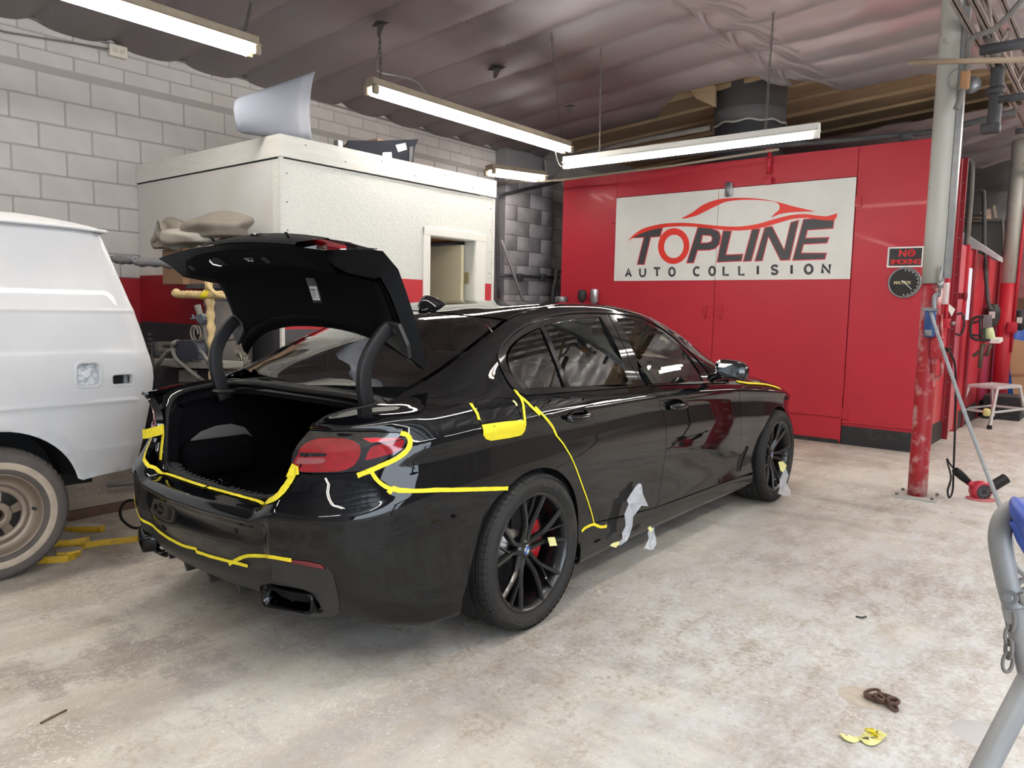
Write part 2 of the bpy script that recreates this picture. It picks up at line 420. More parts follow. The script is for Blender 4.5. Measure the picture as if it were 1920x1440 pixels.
# ------------------------------------------------------------------ paint
def paint_black():
    m = bpy.data.materials.new('black_car_paint'); m.use_nodes = True; n, l = nodes(m); b = n['Principled BSDF']
    tc = n.new('ShaderNodeTexCoord')
    nz = n.new('ShaderNodeTexNoise'); nz.inputs['Scale'].default_value = 3.0; nz.inputs['Detail'].default_value = 8; l.new(tc.outputs['Object'], nz.inputs['Vector'])
    sx = n.new('ShaderNodeSeparateXYZ'); l.new(tc.outputs['Object'], sx.inputs[0])
    lowm = n.new('ShaderNodeMapRange'); lowm.inputs['From Min'].default_value = 0.75; lowm.inputs['From Max'].default_value = 0.2
    l.new(sx.outputs['Z'], lowm.inputs['Value'])
    ad = n.new('ShaderNodeMath'); ad.operation = 'MULTIPLY_ADD'; l.new(lowm.outputs[0], ad.inputs[0]); ad.inputs[1].default_value = 0.6; 
    nm = n.new('ShaderNodeMapRange'); nm.inputs['From Min'].default_value = 0.4; nm.inputs['From Max'].default_value = 0.7; nm.inputs['To Max'].default_value = 0.4; l.new(nz.outputs['Fac'], nm.inputs['Value'])
    l.new(nm.outputs[0], ad.inputs[2])
    mx = n.new('ShaderNodeMix'); mx.data_type = 'RGBA'; l.new(ad.outputs[0], mx.inputs['Factor'])
    mx.inputs[6].default_value = (.002, .0022, .003, 1); mx.inputs[7].default_value = (.006, .0065, .007, 1); l.new(mx.outputs[2], b.inputs['Base Color'])
    b.inputs['Roughness'].default_value = .45; b.inputs['Specular IOR Level'].default_value = .0; b.inputs['Coat Weight'].default_value = 1.0; b.inputs['Coat IOR'].default_value = 1.47
    cr = n.new('ShaderNodeMapRange'); cr.inputs['To Min'].default_value = 0.012; cr.inputs['To Max'].default_value = 0.09; l.new(ad.outputs[0], cr.inputs['Value'])
    l.new(cr.outputs[0], b.inputs['Coat Roughness'])
    return m
M_paint = paint_black()
M_shell = mat('black_underbody', (.004, .004, .004), .8)
M_trim = mat('gloss_black_trim', (.004, .004, .005), .12, coat=.6)
M_rubber = mat('black_rubber', (.006, .006, .006), .6, spec=.3)
M_satin = mat('dusty_dark_plastic', (.014, .0135, .013), .42, noise=(.028, .026, .025), noise_scale=5, bump=.02)
M_dull = mat('dull_black_inner_paint', (.0015, .0015, .002), .5, coat=.08, coat_rough=.2, spec=.08)
M_carpet = mat('black_boot_carpet', (.0028, .0028, .0034), .95, spec=.1, bump=.3, bump_scale=400)
def glass(name, tint, alpha_dark):
    m = bpy.data.materials.new(name); m.use_nodes = True; n, l = nodes(m); n.remove(n['Principled BSDF']); out = n['Material Output']
    tr = n.new('ShaderNodeBsdfTransparent'); tr.inputs[0].default_value = (*tint, 1)
    gl = n.new('ShaderNodeBsdfGlossy'); gl.inputs['Roughness'].default_value = 0.01; gl.inputs[0].default_value = (1, 1, 1, 1)
    fr = n.new('ShaderNodeFresnel'); fr.inputs['IOR'].default_value = 1.55
    mul = n.new('ShaderNodeMath'); mul.operation = 'MULTIPLY'; mul.use_clamp = True; mul.inputs[1].default_value = alpha_dark; l.new(fr.outputs[0], mul.inputs[0])
    mx = n.new('ShaderNodeMixShader'); l.new(mul.outputs[0], mx.inputs[0]); l.new(tr.outputs[0], mx.inputs[1]); l.new(gl.outputs[0], mx.inputs[2])
    l.new(mx.outputs[0], out.inputs[0]); return m
M_glass = glass('tinted_window_glass', (.50, .56, .54), 1.5)
M_glass_d = glass('rear_window_glass', (.42, .50, .47), 1.4)
# ------------------------------------------------------------------ panel outlines
gapA = [(982,739),(990,750),(1003,764),(1026.5,786),(1042,811),(1057.7,833),(1067,851),(1075,869),(1084,893),(1092,914),(1100,936),(1107,958),(1113,981)]
gapB = [(1210.5,722),(1224.4,735),(1235.6,749),(1244,777),(1248,799),(1249.4,827),(1248,850),(1244,874),(1240,900),(1237,921),(1235,941),(1228.6,952)]
gapC = [(1366,718.3),(1378.6,729.4),(1387,743),(1389.7,771),(1390,790),(1389.7,810),(1387,846),(1382.8,866),(1380.6,885),(1379,897)]
uA, uB, uC = PX(gapA), PX(gapB), PX(gapC)
arch = lambda cx, a0, a1, r=.372, zc=.327, n=26: [UVs(cx+r*math.cos(math.radians(a0+(a1-a0)*i/n)), zc+r*math.sin(math.radians(a0+(a1-a0)*i/n))) for i in range(n+1)]
DLO_top = [(1340,716),(1330,699),(1296.7,663),(1263,632),(1221.7,604.5),(1196,593.5),(1166,588.5),(1136,586.5),(1104.6,585.6),(1052.5,589.5),(1000,602.5),(961,626),(940.5,649),(934,665),(938,686),(948,707),(961,727),(975,737),(982,739)]
uDt = PX(DLO_top)
lamp_top = [(764,821),(758,815),(745,811),(700,808.5),(650,808),(600,807.5),(580,806.5)]
lamp_low = [(764,821),(763,832),(756,843),(740,854),(719,865),(700,875),(680,884)]
lamp_bot = [(680,884),(655,886),(625,888),(590,888.5),(562.5,887),(548,877)]
bump_gap = [(950,918),(900,919),(850,920.5),(800,922),(772,922),(737,916),(718,903),(700,889),(680,884)]
uLT, uLL, uLB, uBG = PX(lamp_top), PX(lamp_low), PX(lamp_bot), PX(bump_gap)
u_gutter = [(uofx(x), 15.0) for x in np.linspace(-.46, 2.5, 40)]
deck_in = [(uofx(-.900), 13.5), (uofx(-.885), 14.2), (uofx(-.85), 14.45), (uofx(-.75), 14.55), (uofx(-.6), 14.6), (uofx(-.5), 14.8)]
a_end = [(uofx(2.5), v) for v in (14, 13, 12, 11.3)]
# rear arch runs counter-clockwise: angle 0 = front
ang_b = 140
arch_R = arch(0.0, -8, 119)
quarter = uLT[::-1][:0] + deck_in + u_gutter + a_end + uDt + uA[1:] + arch_R + uBG[1:] + uLL[::-1][1:] + uLT[1:]
fuel = [(891,755),(894,751),(906.7,748.3),(930,747),(953.5,747),(963,750),(969,757),(973,770),(978,787),(983,800),(982,809),(978,816),(964,821),(942,823.5),(919.7,825),(911,822),(906.7,816),(904,806),(902.8,797.8),(898,786),(893.6,774)]
uF = PX(fuel)
panel('quarter_panel', quarter, M_paint, holes=[uF])
fd = panel('fuel_door', uF, M_paint, gap=.0022)
dB = lambda a, b: [UVs(a+(b-a)*t, .305-.02*t) for t in np.linspace(0, 1, 8)]
rd = panel('rear_door', uA[::-1] + [UVpx(x, 740.3-(x-982)*.0795) for x in np.linspace(990, 1205, 12)] + uB, M_paint)
fdr = panel('front_door', uB[::-1] + [UVpx(x, 722.2-(x-1210)*.031) for x in np.linspace(1215, 1362, 9)] + uC, M_paint)
xC_bot = on(*uC[-1])[0][0]
arch_F = arch(2.975, 188, 20)
fen_top = [(uofx(x), 12.6) for x in np.linspace(2.45, 3.42, 14)]
fender = uC[::-1] + [(uofx(2.42), 11.6)] + fen_top + [UVs(3.42, .72), UVs(3.40, .60), UVs(3.34, .50)] + arch_F[::-1]
panel('front_fender', fender, M_paint)
D_line = PX([(1379,897),(1330,915),(1280,934),(1228.6,952),(1170,968.5),(1113,981),(1100,985),(1091,989)])
skirt = D_line + [(uofx(.385), 2.4), (uofx(.40), 1.2), (uofx(.42), .2)] + [(uofx(x), 0.0) for x in np.linspace(.5, 2.5, 14)] + [(uofx(2.58), .3), (uofx(2.60), 2.2)] + PX([(1392,893)])
panel('side_skirt', skirt, M_paint)
# front bumper and bonnet (seen from the far side only)
panel('front_bumper', [(.0, 1.0), (.0, 11.0)] + [(t, 11.4) for t in np.linspace(.2, uofx(3.45), 8)] + [UVs(3.42, .72), UVs(3.40, .60), UVs(3.34, .50)] + arch(2.975, 24, -20)[1:] + [(uofx(3.4), .3), (.3, .5)], M_paint, join=False)
hood = [(uofx(2.48), 12.7)] + [(uofx(x), 12.62) for x in np.linspace(2.55, 3.42, 14)] + [(uofx(3.5), 12.0), (1.0, 11.6), (.5, 11.6), (.15, 11.6)] + [(uofx(3.6), 17.0), (uofx(3.2), 17.0), (uofx(2.8), 17.0), (uofx(2.56), 17.0), (uofx(2.52), 15.0)]
panel('bonnet', hood, M_paint, join=True)
# roof and glass
roof_r = [(uofx(.19), 17.0), (uofx(.205), 16.0), (uofx(.25), 15.06)]
roof_f = [(uofx(1.80), 15.06), (uofx(1.84), 16), (uofx(1.86), 17.0)]
panel('roof', roof_r + [(uofx(x), 15.04) for x in np.linspace(.3, 1.75, 20)] + roof_f + [(uofx(x), 17.0) for x in np.linspace(1.8, .25, 20)], M_paint, join=True)
rwin = [(uofx(.18), 17.0), (uofx(.195), 16), (uofx(.24), 15.08)] + [(uofx(x), 15.08) for x in np.linspace(.2, -.42, 12)] + [(uofx(-.47), 15.5), (uofx(-.49), 16), (uofx(-.5), 17.0)]
panel('rear_window', rwin, M_glass_d, join=True, off=-.003, flange=0)
def strip(uvs, w, off, name, m, parent=None, sides='RL', th=.0, loop=False):
    pass
wsh = [(uofx(1.87), 17.0), (uofx(1.85), 16), (uofx(1.81), 15.1)] + [(uofx(x), 15.1) for x in np.linspace(1.9, 2.5, 10)] + [(uofx(2.54), 16), (uofx(2.56), 17.0)]
panel('windscreen', wsh, M_glass, join=True, off=-.003, flange=0)
# side glass
g_q = PX([(983.5,730.5),(966,712),(956,696),(948.5,675),(949.5,662),(956,650),(966,640),(979.6,629.5),(996,621),(1013.4,614),(1030,650),(1045,687),(1060,725.2)])
g_r = PX([(1021,610.8),(1052.5,602),(1091.6,596),(1126,594.4),(1140,616),(1154,644),(1168,680),(1182,719),(1125,721.5),(1070,724.5),(1045,668)])
g_f = PX([(1155.5,596.5),(1175,597.5),(1196.7,601.7),(1217,609),(1235.6,618),(1254,631),(1271.7,646),(1287,661),(1299.4,676.7),(1313,699),(1320,714.5),(1270,716.5),(1218.5,718.5),(1186,655)])
_go = np.array([on(*q)[0] for q in g_q+g_r+g_f]); _A = np.stack([np.ones(len(_go)), _go[:, 0], _go[:, 2], _go[:, 0]**2, _go[:, 2]**2, _go[:, 0]*_go[:, 2]], 1)
GFIT = np.linalg.lstsq(_A, _go[:, 1], rcond=None)[0]
panel('quarter_window', g_q, M_glass, off=-.004, flange=0, fit=GFIT)
panel('rear_door_window', g_r, M_glass, off=-.004, flange=0, fit=GFIT)
panel('front_door_window', g_f, M_glass, off=-.004, flange=0, fit=GFIT)
dlo = uDt + [UVpx(x, 739.3-(x-982)*.0795) for x in np.linspace(990, 1205, 10)] + [UVpx(x, 721.2-(x-1210)*.031) for x in np.linspace(1215, 1336, 8)]
panel('window_surround', dlo, M_trim, holes=[g_q, g_r, g_f], off=-.001, flange=.02, gap=.0012)
# ================================================================== rear end
b_arch = PX([(950,918),(934.6,931),(919,950),(906,970),(895.5,1006.7),(887.7,1043),(881,1074),(876,1095),(868,1121)])
dif_edge = [(638,1152),(637,1135),(633,1110),(627,1085),(619,1070),(606,1057),(575,1051),(548,1048),(515,1044),(485,1041),(462,1042),(445,1050),(430,1057),(405,1048),(375,1038)]
uDE = PX(dif_edge)
open_low = [(553,884),(549,893),(541,907),(531,921),(518,933),(503,939),(488,941),(468,939),(445,931),(425,925)]
uOL = PX(open_low[:6]) + [(5.72, 8.3), (5.79, 9.0), (5.87, 9.25), (6.0, 9.35)]
vC_low = UVpx(375, 1040)[1]
dif_c = [(UEND, uDE[-1][1])]
vC_top = 9.4
bump_bot = [(uofx(-.42), .25), (uofx(-.55), .15), (uofx(-.7), .12), (uofx(-.8), .15)]
bumper = b_arch + bump_bot + uDE + dif_c + [(UEND, vC_top)] + uOL[::-1] + uLB[::-1][1:] + uBG[::-1][1:]
panel('rear_bumper', bumper, M_paint, join=True, step=.022, edge=.015, flange=.02)
# diffuser / valance: satin lower insert with exhaust opening and reflector
refl = PX([(507,1050),(530,1055),(560,1060),(590,1066),(609,1069),(606,1063),(600,1058.5),(575,1053.5),(548,1050.5),(520,1047.5)])
exh = PX([(487,1101),(492,1097),(508,1097),(540,1102),(565,1107),(582,1115),(597,1134),(604,1147),(600,1151),(570,1149),(540,1144),(510,1135),(494,1126),(488,1112)])
dif = uDE[:-0] if False else list(uDE)
dif = dif + dif_c + [(UEND, 1.2), (UEND-.18, 1.15), (UEND-.30, 1.3)] + [(UEND-.5, .8)] + PX([(492,1140),(530,1153),(565,1158),(605,1160),(630,1158)])
valance = panel('diffuser', dif, M_satin, join=True, off=-.006, gap=.0022, holes=[refl, exh], step=.022, edge=.015)[0]
valance['label'] = 'dusty dark satin lower insert'
M_refl = mat('dull_red_reflector', (.13, .006, .012), .25, coat=.5)
panel('reflector', refl, M_refl, off=-.004, flange=.006)
# ------------------------------------------------------------------ tail lamps
M_lamp_red = mat('red_lamp_lens', (.30, .004, .010), .10, coat=1.0, noise=(.17, .003, .007), noise_scale=30, noise_fac=.5)
M_lamp_bright = mat('bright_red_lamp_lens', (.62, .008, .02), .10, coat=1.0)
M_lamp_dark = mat('smoked_lamp_housing', (.006, .006, .007), .08, coat=1.0)
M_lamp_glow = mat('silvery_lamp_reflector', (.35, .10, .11), .18, coat=1.0, metal=.3)
lamp = uLT[::-1] + uLL[1:] + uLB[1:] + PX([(545,870),(548,850),(556,835),(566,822)])
lamps = panel('tail_lamp', lamp, M_lamp_dark, off=.001, flange=.03, step=.018, edge=.012)
big = PX([(563,841),(572,832),(583,825.5),(600,820.5),(625,820),(645,821),(662,826),(674,834),(677,846),(673,860),(665,872),(652,880),(632,884.5),(600,885.5),(572,885.5),(556,882),(549,873),(553,862),(560,852)])
slot = PX([(563,848),(600,849),(614,850),(611,855.5),(600,856),(562,856)])
red2 = PX([(685,863),(689,850),(695,839),(700,836),(730,829),(757,825),(757,833),(752,843),(735,851),(715,856),(700,860)])
red3 = PX([(680,821),(700,820.5),(730,821),(755,822),(740,825.5),(716,828.5),(694,829)])
for sd in 'RL':
    L_ = lamps[0] if sd == 'R' else lamps[1]
    panel('lens', big, M_lamp_red, L_, holes=[slot], off=.0035, flange=.004, step=.015, edge=.01, sides=sd, gap=0)
    panel('lens', red2, M_lamp_red, L_, off=.0035, flange=.004, step=.015, edge=.01, sides=sd, gap=0)
    panel('lens', red3, M_lamp_bright, L_, off=.0035, flange=.004, step=.015, edge=.01, sides=sd, gap=0, label='bright red upper strip')
    band = PX([(562,858),(606,858.5),(613,862),(608,868),(590,870),(568,870.5),(556,869)])
    panel('lamp_ledge', band, M_lamp_glow, L_, off=.009, flange=.008, step=.012, edge=.01, sides=sd, gap=0)
# dark inner body under the shut lines
shell_pts = [(uofx(2.55), .6), (uofx(2.55), 11)] + [(uofx(x), 11.2) for x in np.linspace(2.4, -.6, 24)] + [(uofx(-.85), 10.9)] + [(UEND-.62, 10.6), (UEND-.62, 8.5), (UEND-.5, 6.2), (UEND, 6.2), (UEND, 1.6), (UEND-.7, 1.6), (uofx(-.6), 1.3), (uofx(-.42), 1.2)] + arch(0., 190, -8, r=.40) + [(uofx(.45), 1.2), (uofx(2.45), 1.2)]
panel('inner_shell', shell_pts, M_shell, off=-.022, flange=0, step=.05, edge=.04)
# wheel-arch liners
for (x0, nm) in ((0.0, 0), (2.975, 1)):
    for s in (-1, 1):
        b = B(); r = .385
        P = [[(x0+r*math.cos(a), s*w, .327+r*math.sin(a)) for w in (.895, .82, .60)] for a in np.linspace(math.radians(-25), math.radians(208), 26)]
        b.grid(P); b.poly([(x0+r*math.cos(a), s*.60, .327+r*math.sin(a)) for a in np.linspace(math.radians(-25), math.radians(208), 26)])
        b.done('wheel_arch_liner', M_shell, car)
# underfloor
b = B(); b.box((-.78, -.45, .19), (3.6, .45, .24)); b.box((.42, -.84, .175), (2.52, .84, .22)); b.done('underfloor', M_shell, car)
# exhaust tips
M_chrome_d = mat('black_chrome', (.03, .03, .032), .12, metal=1.0)
def rrect(cx, cz, hw, hh, r, y0, n=5, skew=0.0):
    out = []
    for qx, qz, a0 in ((1,1,0),(-1,1,90),(-1,-1,180),(1,-1,270)):
        for i in range(n+1):
            a = math.radians(a0+90*i/n); out.append((cx+qx*(hw-r)+r*math.cos(a), cz+qz*(hh-r)+r*math.sin(a)+skew*(qx*(hw-r)+r*math.cos(a))))
    return out
exh_uv = UVpx(544, 1126); ec = Vector(on(*exh_uv)[0])
for s in (-1, 1):
    c = ec + Vector((-.012, 0, .004)); tx = Vector((.36, -.93, -.03)).normalized(); nx_ = Vector((-.93, -.36, 0)).normalized()
    if s == 1: c.y *= -1; tx.y *= -1; nx_.y *= -1
    b = B(); rings = []
    for (hw, hh, dep) in ((.108, .040, -.05 if s > 0 else -.10), (.108, .040, 0.0), (.104, .036, .007), (.096, .029, .005), (.090, .025, -.10)):
        rings.append([c + tx*p[0] + Vector((0, 0, p[1])) + nx_*dep for p in rrect(0, 0, hw, hh, .022, 0, skew=.0)])
    n = len(rings[0])
    b._add([p for r in rings for p in r], [(i*n+j, i*n+(j+1) % n, (i+1)*n+(j+1) % n, (i+1)*n+j) for i in range(4) for j in range(n)], 0, True)
    b._add(rings[4], [tuple(range(n))], 0)
    e = b.done('exhaust_tip', M_chrome_d, car)
    b = B(); b.prism([c+tx*-.02+Vector((0,0,-.026))-nx_*.05, c+tx*-.008+Vector((0,0,-.026))-nx_*.05, c+tx*-.008+Vector((0,0,.026))-nx_*.05, c+tx*-.02+Vector((0,0,.026))-nx_*.05], nx_*-.045)
    b.done('exhaust_baffle', M_shell, e)
# diffuser fins
for y in (-.40, -.20, 0.0, .20, .40):
    x = -.955 + .25*y*y
    b = B(); b.prism([(x-.02, y-.009, .32), (x-.02, y+.009, .32), (x+.0, y+.007, .238), (x+.0, y-.007, .238)], (.10, 0, .0)); b.done('diffuser_fin', M_satin, car, bevel=.002)
# parking sensors
for y, z in ((-.28, .52), (.28, .52)):
    p = on(*UVs(-.3, .5))[0]; uvr = None
    loc, n, fi, _ = BVH.ray_cast(Vector((-3, -abs(y), z)), Vector((1, 0, 0)))
    loc.y = y
    b = B(); b.tube([loc, loc+Vector((-.003, 0, 0))], .011, 16); b.done('parking_sensor', M_paint, car)
loc = Vector(on(*UVpx(716, 1036))[0]); b = B(); b.tube([loc, loc+Vector((-.002, -.003, 0))], .011, 16); b.done('parking_sensor', M_paint, car)
# ------------------------------------------------------------------ boot opening, gutter, seal, tub
half = [(-.52, 0, 1.0), (-.515, -.30, .998), (-.51, -.46, .99), (-.53, -.54, .984), (-.60, -.562, .978), (-.72, -.558, .966), (-.80, -.545, .944), (-.846, -.527, .89), (-.866, -.510, .82), (-.880, -.492, .75), (-.897, -.465, .69), (-.918, -.415, .652), (-.935, -.33, .634), (-.945, -.18, .628), (-.948, 0, .627)]
loop = half + [(x, -y, z) for x, y, z in half[-2:0:-1]]
lp = catmull(loop, 5, closed=True)
cen = Vector((-.72, 0, .80))
b = B(); b.tube([p + (cen-p).normalized()*.012 + Vector((0, 0, .004)) for p in lp], .011, 10, closed=True); b.done('boot_seal', M_rubber, car)
def insetp(p, k, dz=0, dx=0):
    return Vector((p.x+(cen.x-p.x)*k+dx, p.y*(1-k), p.z+dz))
ring0 = []
for p in lp:   # gutter: from the panel edge down to the seal
    ring0.append(p)
def outer(p):
    # match the painted edge: deck side, lamp side, bumper sill
    if p.z > .985 and abs(p.y) < .5: return Vector((p.x+.03, p.y, p.z+.02))
    s = 1 if p.y >= 0 else -1
    if p.z > .925: return Vector((p.x-.012*(p.x < -.8), p.y+s*.055, p.z+.012))
    if p.z > .70: return Vector((p.x-.022, p.y+s*.035, p.z))
    return Vector((p.x-.022, p.y+s*.012, p.z-.004))
b = B(); n = len(lp)
g1 = [outer(p) for p in lp]; g2 = [(a+q)/2 + Vector((.010, 0, -.018)) for a, q in zip(lp, g1)]; g3 = [insetp(p, .045, -.03 if p.z > .7 else -.01) for p in lp]
b._add(g1+g2+lp+g3, [(k*n+i, k*n+(i+1) % n, (k+1)*n+(i+1) % n, (k+1)*n+i) for k in range(3) for i in range(n)], 0, True)
b.done('boot_gutter', M_paint, car)
# carpeted tub
b = B(); r1 = g3
def tub(p, t):
    s = 1 if p.y >= 0 else -1
    q = Vector(p)
    if t == 1: q = Vector((min(max(p.x+.05, -.89), -.35), p.y*1.04, max(min(p.z-.05, .93), .60)))
    if t == 2: q = Vector((-.86 if p.x < -.8 else (-.2 if p.x > -.55 else p.x+.1), p.y*1.04, .62 if p.z < .9 else .86))
    return q
r2 = [Vector((p.x+.035 if p.x < -.8 else p.x, p.y*(.985), p.z-.02)) for p in r1]
b._add(r1+r2, [(i, (i+1) % n, n+(i+1) % n, n+i) for i in range(n)], 0, True)
# side walls, floor, front wall as an open box slightly larger than the opening
b.grid([[(-.92, s_*.53, .60), (-.92, s_*.55, .46)] for s_ in (-1, 1)], 0, False)
b._add([(-.91,-.50,.62),(-.91,.50,.62),(-.89,.50,.50),(-.89,-.50,.50),(.30,-.50,.50),(.30,.50,.50),(.30,-.55,1.0),(.30,.55,1.0),(-.84,-.60,.94),(-.84,.60,.94),(-.91,-.545,.80),(-.91,.545,.80),(-.5,-.62,.99),(-.5,.62,.99)],
       [(0,1,2,3),(3,2,5,4),(4,5,7,6),(0,3,4,6,12,8,10),(1,11,9,13,7,5,2)], 0)
b.done('boot_lining', M_carpet, car)
M_ledge = mat('ribbed_sill_plastic', (.05, .048, .052), .38)
b = B()
sill = [p for p in lp if p.z < .66 and abs(p.y) <= .45]; sill.sort(key=lambda p: p.y)
P = [[p+Vector((.010, 0, .004)), p+Vector((.035, 0, .006)), p+Vector((.075, 0, -.006)), p+Vector((.095, 0, -.045))] for p in sill]
b.grid(P); sp = b.done('loading_sill', M_ledge, car)
for k in range(22):
    y = -.40+k*.80/21
    if abs(y) < .03: continue
    x = np.interp(y, [p.y for p in sill], [p.x for p in sill]); z = np.interp(y, [p.y for p in sill], [p.z for p in sill])
    b = B(); b.rbox((x+.034, y-.004, z+.000), (x+.074, y+.004, z+.006), .002); b.done('rib', M_ledge, sp)
b = B(); b.rbox((-.915, -.02, .630), (-.86, .02, .640), .003); b.tube([(-.90, -.012, .636), (-.90, -.012, .656), (-.90, .012, .656), (-.90, .012, .636)], .004, 8); b.done('latch_striker', M_chrome_d, car)
# hinge wells
for s in (-1, 1):
    b = B(); b.lathe([(.062, -.004), (.056, .006), (.048, .006), (.042, -.012)], (-.565, s*.525, .955), n=28); b.done('hinge_well', M_satin, car)
# left side pocket with pale cover and net bag
M_pale = mat('pale_grey_plastic', (.13, .125, .118), .45)
b = B(); pk = [(-.73+.16*math.cos(a)*1.0, .535, .735+.085*math.sin(a)) for a in np.linspace(0, math.pi, 22)]
pk = [(-.74, .545, .72), (-.73, .545, .735), (-.68, .545, .765), (-.60, .545, .785), (-.52, .545, .785), (-.45, .545, .76), (-.41, .545, .71), (-.40, .545, .66), (-.44, .545, .69), (-.48, .545, .715), (-.60, .545, .72)]
b.prism([Vector(q) for q in pk], (0, -.012, 0)); b.done('pocket_cover', M_pale, car, bevel=.003)
b = B(); b.rbox((-.80, .44, .56), (-.43, .545, .735), .05, seg=4); b.done('side_pocket', M_carpet, car)
# parcel edge below the rear window
M_scut = mat('dusty_window_base', (.05, .048, .045), .6)
b = B(); b.grid([[(-.475-.03*(1-(y/.6)**2), y, 1.022-.02*abs(y/.6)), (-.53-.0*(1-(y/.6)**2), y*.98, 1.0-.012*abs(y/.6))] for y in np.linspace(-.62, .62, 21)]); b.done('window_base_trim', M_scut, car)
# ================================================================== open boot lid, hinges
def lerp(a, b, t): return a+(b-a)*t
# lid outer skin in its open position, right half; rows run from the front edge (by the rear window) over the spoiler edge to the lower lip
ys = [0, .15, .30, .42, .52, .59, .635, .66]
def lid_row(t):
    """outer skin point row; t in 0..1 deck, 1..2 rear face"""
    out = []
    for y in ys:
        k = (y/.66)
        fx, fz = lerp(-.445, -.363, k**3), lerp(1.275, 1.113, k**2.6)                       # front edge (curved)
        sx, sz = lerp(-.578, -.532, k*k), lerp(1.662, 1.578, k**2.2)                 # spoiler edge
        if t <= 1:
            bul = .022*(1-k*k)*math.sin(math.pi*min(t, 1))
            x = lerp(fx, sx, t) + .018*math.sin(math.pi*t) + bul; z = lerp(fz, sz, t)
            w = y*(1 - .035*(1-t)*0)
            w = y*lerp(.638, .608, t)/.66
        else:
            s = t-1; lx, lz = lerp(-.872, -.836, k*k), lerp(1.600, 1.562, k*k)
            x = lerp(sx, lx, s); z = lerp(sz, lz, s) + .012*math.sin(math.pi*s)*(1-k*.5)
            w = y*lerp(.608, .592, s)/.66
        out.append(Vector((x, w, z)))
    return out
ts = [0, .12, .3, .5, .7, .86, 1.14, 1.25, 1.4, 1.6, 1.8, 1.93, 2.0]
def full(row): return [Vector((p.x, -p.y, p.z)) for p in row[:0:-1]] + row
outer_rows = [full(lid_row(t)) for t in ts]
b = B(); b.grid(outer_rows); lid = b.done('boot_lid', M_paint, car); lid['label'] = 'raised boot lid'
sb = lid.modifiers.new('u', 'SUBSURF'); sb.levels = sb.render_levels = 2
# inner frame: offset copy, closing the edge all round
DD = ([0, .05, .12, .7, .85, .95, 1.05, 1.2, 1.5, 1.72, 1.80, 1.88, 1.96, 2.0], [0, .03, .045, .06, .075, .10, .115, .115, .10, .088, .064, .034, .012, 0])
dd = lambda t: float(np.interp(t, *DD))
def offrow(t, d, ins=0.0):
    r = lid_row(t); r0 = lid_row(max(t-.02, 0)); r1 = lid_row(min(t+.02, 2)); out = []
    for a, p, c in zip(r0, r, r1):
        tt = (c-a).normalized(); nn = Vector((tt.z, 0, -tt.x))   # outward (forward / up)
        q = p - nn*d; q.y *= (1-ins); out.append(q)
    return out
irows = [full(offrow(t, dd(t), i)) for t, i in [(0, 0), (.01, 0), (.05, .03), (.12, .05), (.3, .06), (.5, .06), (.7, .06), (.85, .06), (.95, .06), (1.05, .06), (1.2, .07), (1.5, .07), (1.72, .08), (1.80, .07), (1.88, .05), (1.96, .02), (2.0, 0)]]
b = B(); b.grid(irows)
sidea = [lid_row(t)[-1] for t in ts]; 
for s in (-1, 1):
    P1 = [Vector((p.x, s*p.y, p.z)) for p in sidea]; P2 = [Vector((q.x, s*q.y, q.z)) for q in (offrow(t, dd(t)*.9, .055 if 0 < t < 2 else 0)[-1] for t in ts)]
    b.grid([P1, [(a+c)/2 + Vector((0, 0, 0)) for a, c in zip(P1, P2)], P2])
o = b.done('inner_frame', M_dull, lid); 
# carpet lining: deck part and rear-face part
def lin(uv, d0):
    """(y, t) -> point on inner side lifted by d0"""
    y, t = uv; ya = abs(y); r = offrow(t, dd(t)+d0 if d0 > 0 else d0)
    yy = [p.y for p in r]; x = np.interp(ya, yy, [p.x for p in r]); z = np.interp(ya, yy, [p.z for p in r])
    return Vector((x, y, z))
def lining(out, d, name, m, thick=.012):
    b = B(); 
    ylo = min(p[0] for p in out); yhi = max(p[0] for p in out); tlo = min(p[1] for p in out); thi = max(p[1] for p in out)
    poly = resample(out, .04); G = [(y, t) for y in np.arange(ylo+.04, yhi, .05) for t in np.arange(tlo+.03, thi, .045)]
    G = np.array(G); G = G[inside(G, poly)]; bb = np.array(poly); G = G[np.array([np.min(np.hypot(*(bb-g).T)) > .018 for g in G])]
    V = [Vector(p) for p in poly]+[Vector(g) for g in G]; n = len(poly)
    vv, ee, ff, *_ = delaunay_2d_cdt(V, [(i, (i+1) % n) for i in range(n)], [], 0, 1e-6)
    ff = [f for f in ff if inside(np.array([[sum(vv[i].x for i in f)/3, sum(vv[i].y for i in f)/3]]), poly)[0]]
    top = [lin((p.x, p.y), d) for p in vv]; bot = [lin((p[0], p[1]), .0005) for p in poly]
    k = len(top); b._add(top+bot, [tuple(f) for f in ff] + [(i, (i+1) % n, k+(i+1) % n, k+i) for i in range(n)], 0, True)
    return b.done(name, m, lid)
half_o = [(0, .14), (.25, .135), (.42, .125), (.52, .13), (.552, .2), (.555, .45), (.548, .75), (.535, .92), (.525, 1.05)]
half_r = [(.52, 1.12), (.51, 1.35), (.50, 1.62), (.485, 1.76), (.42, 1.86), (.25, 1.90), (0, 1.905)]
hf = half_o+half_r
pts = [(-y, t) for y, t in hf] + [(y, t) for y, t in hf[-2:0:-1]]
lining(pts, .010, 'lid_lining', M_carpet)
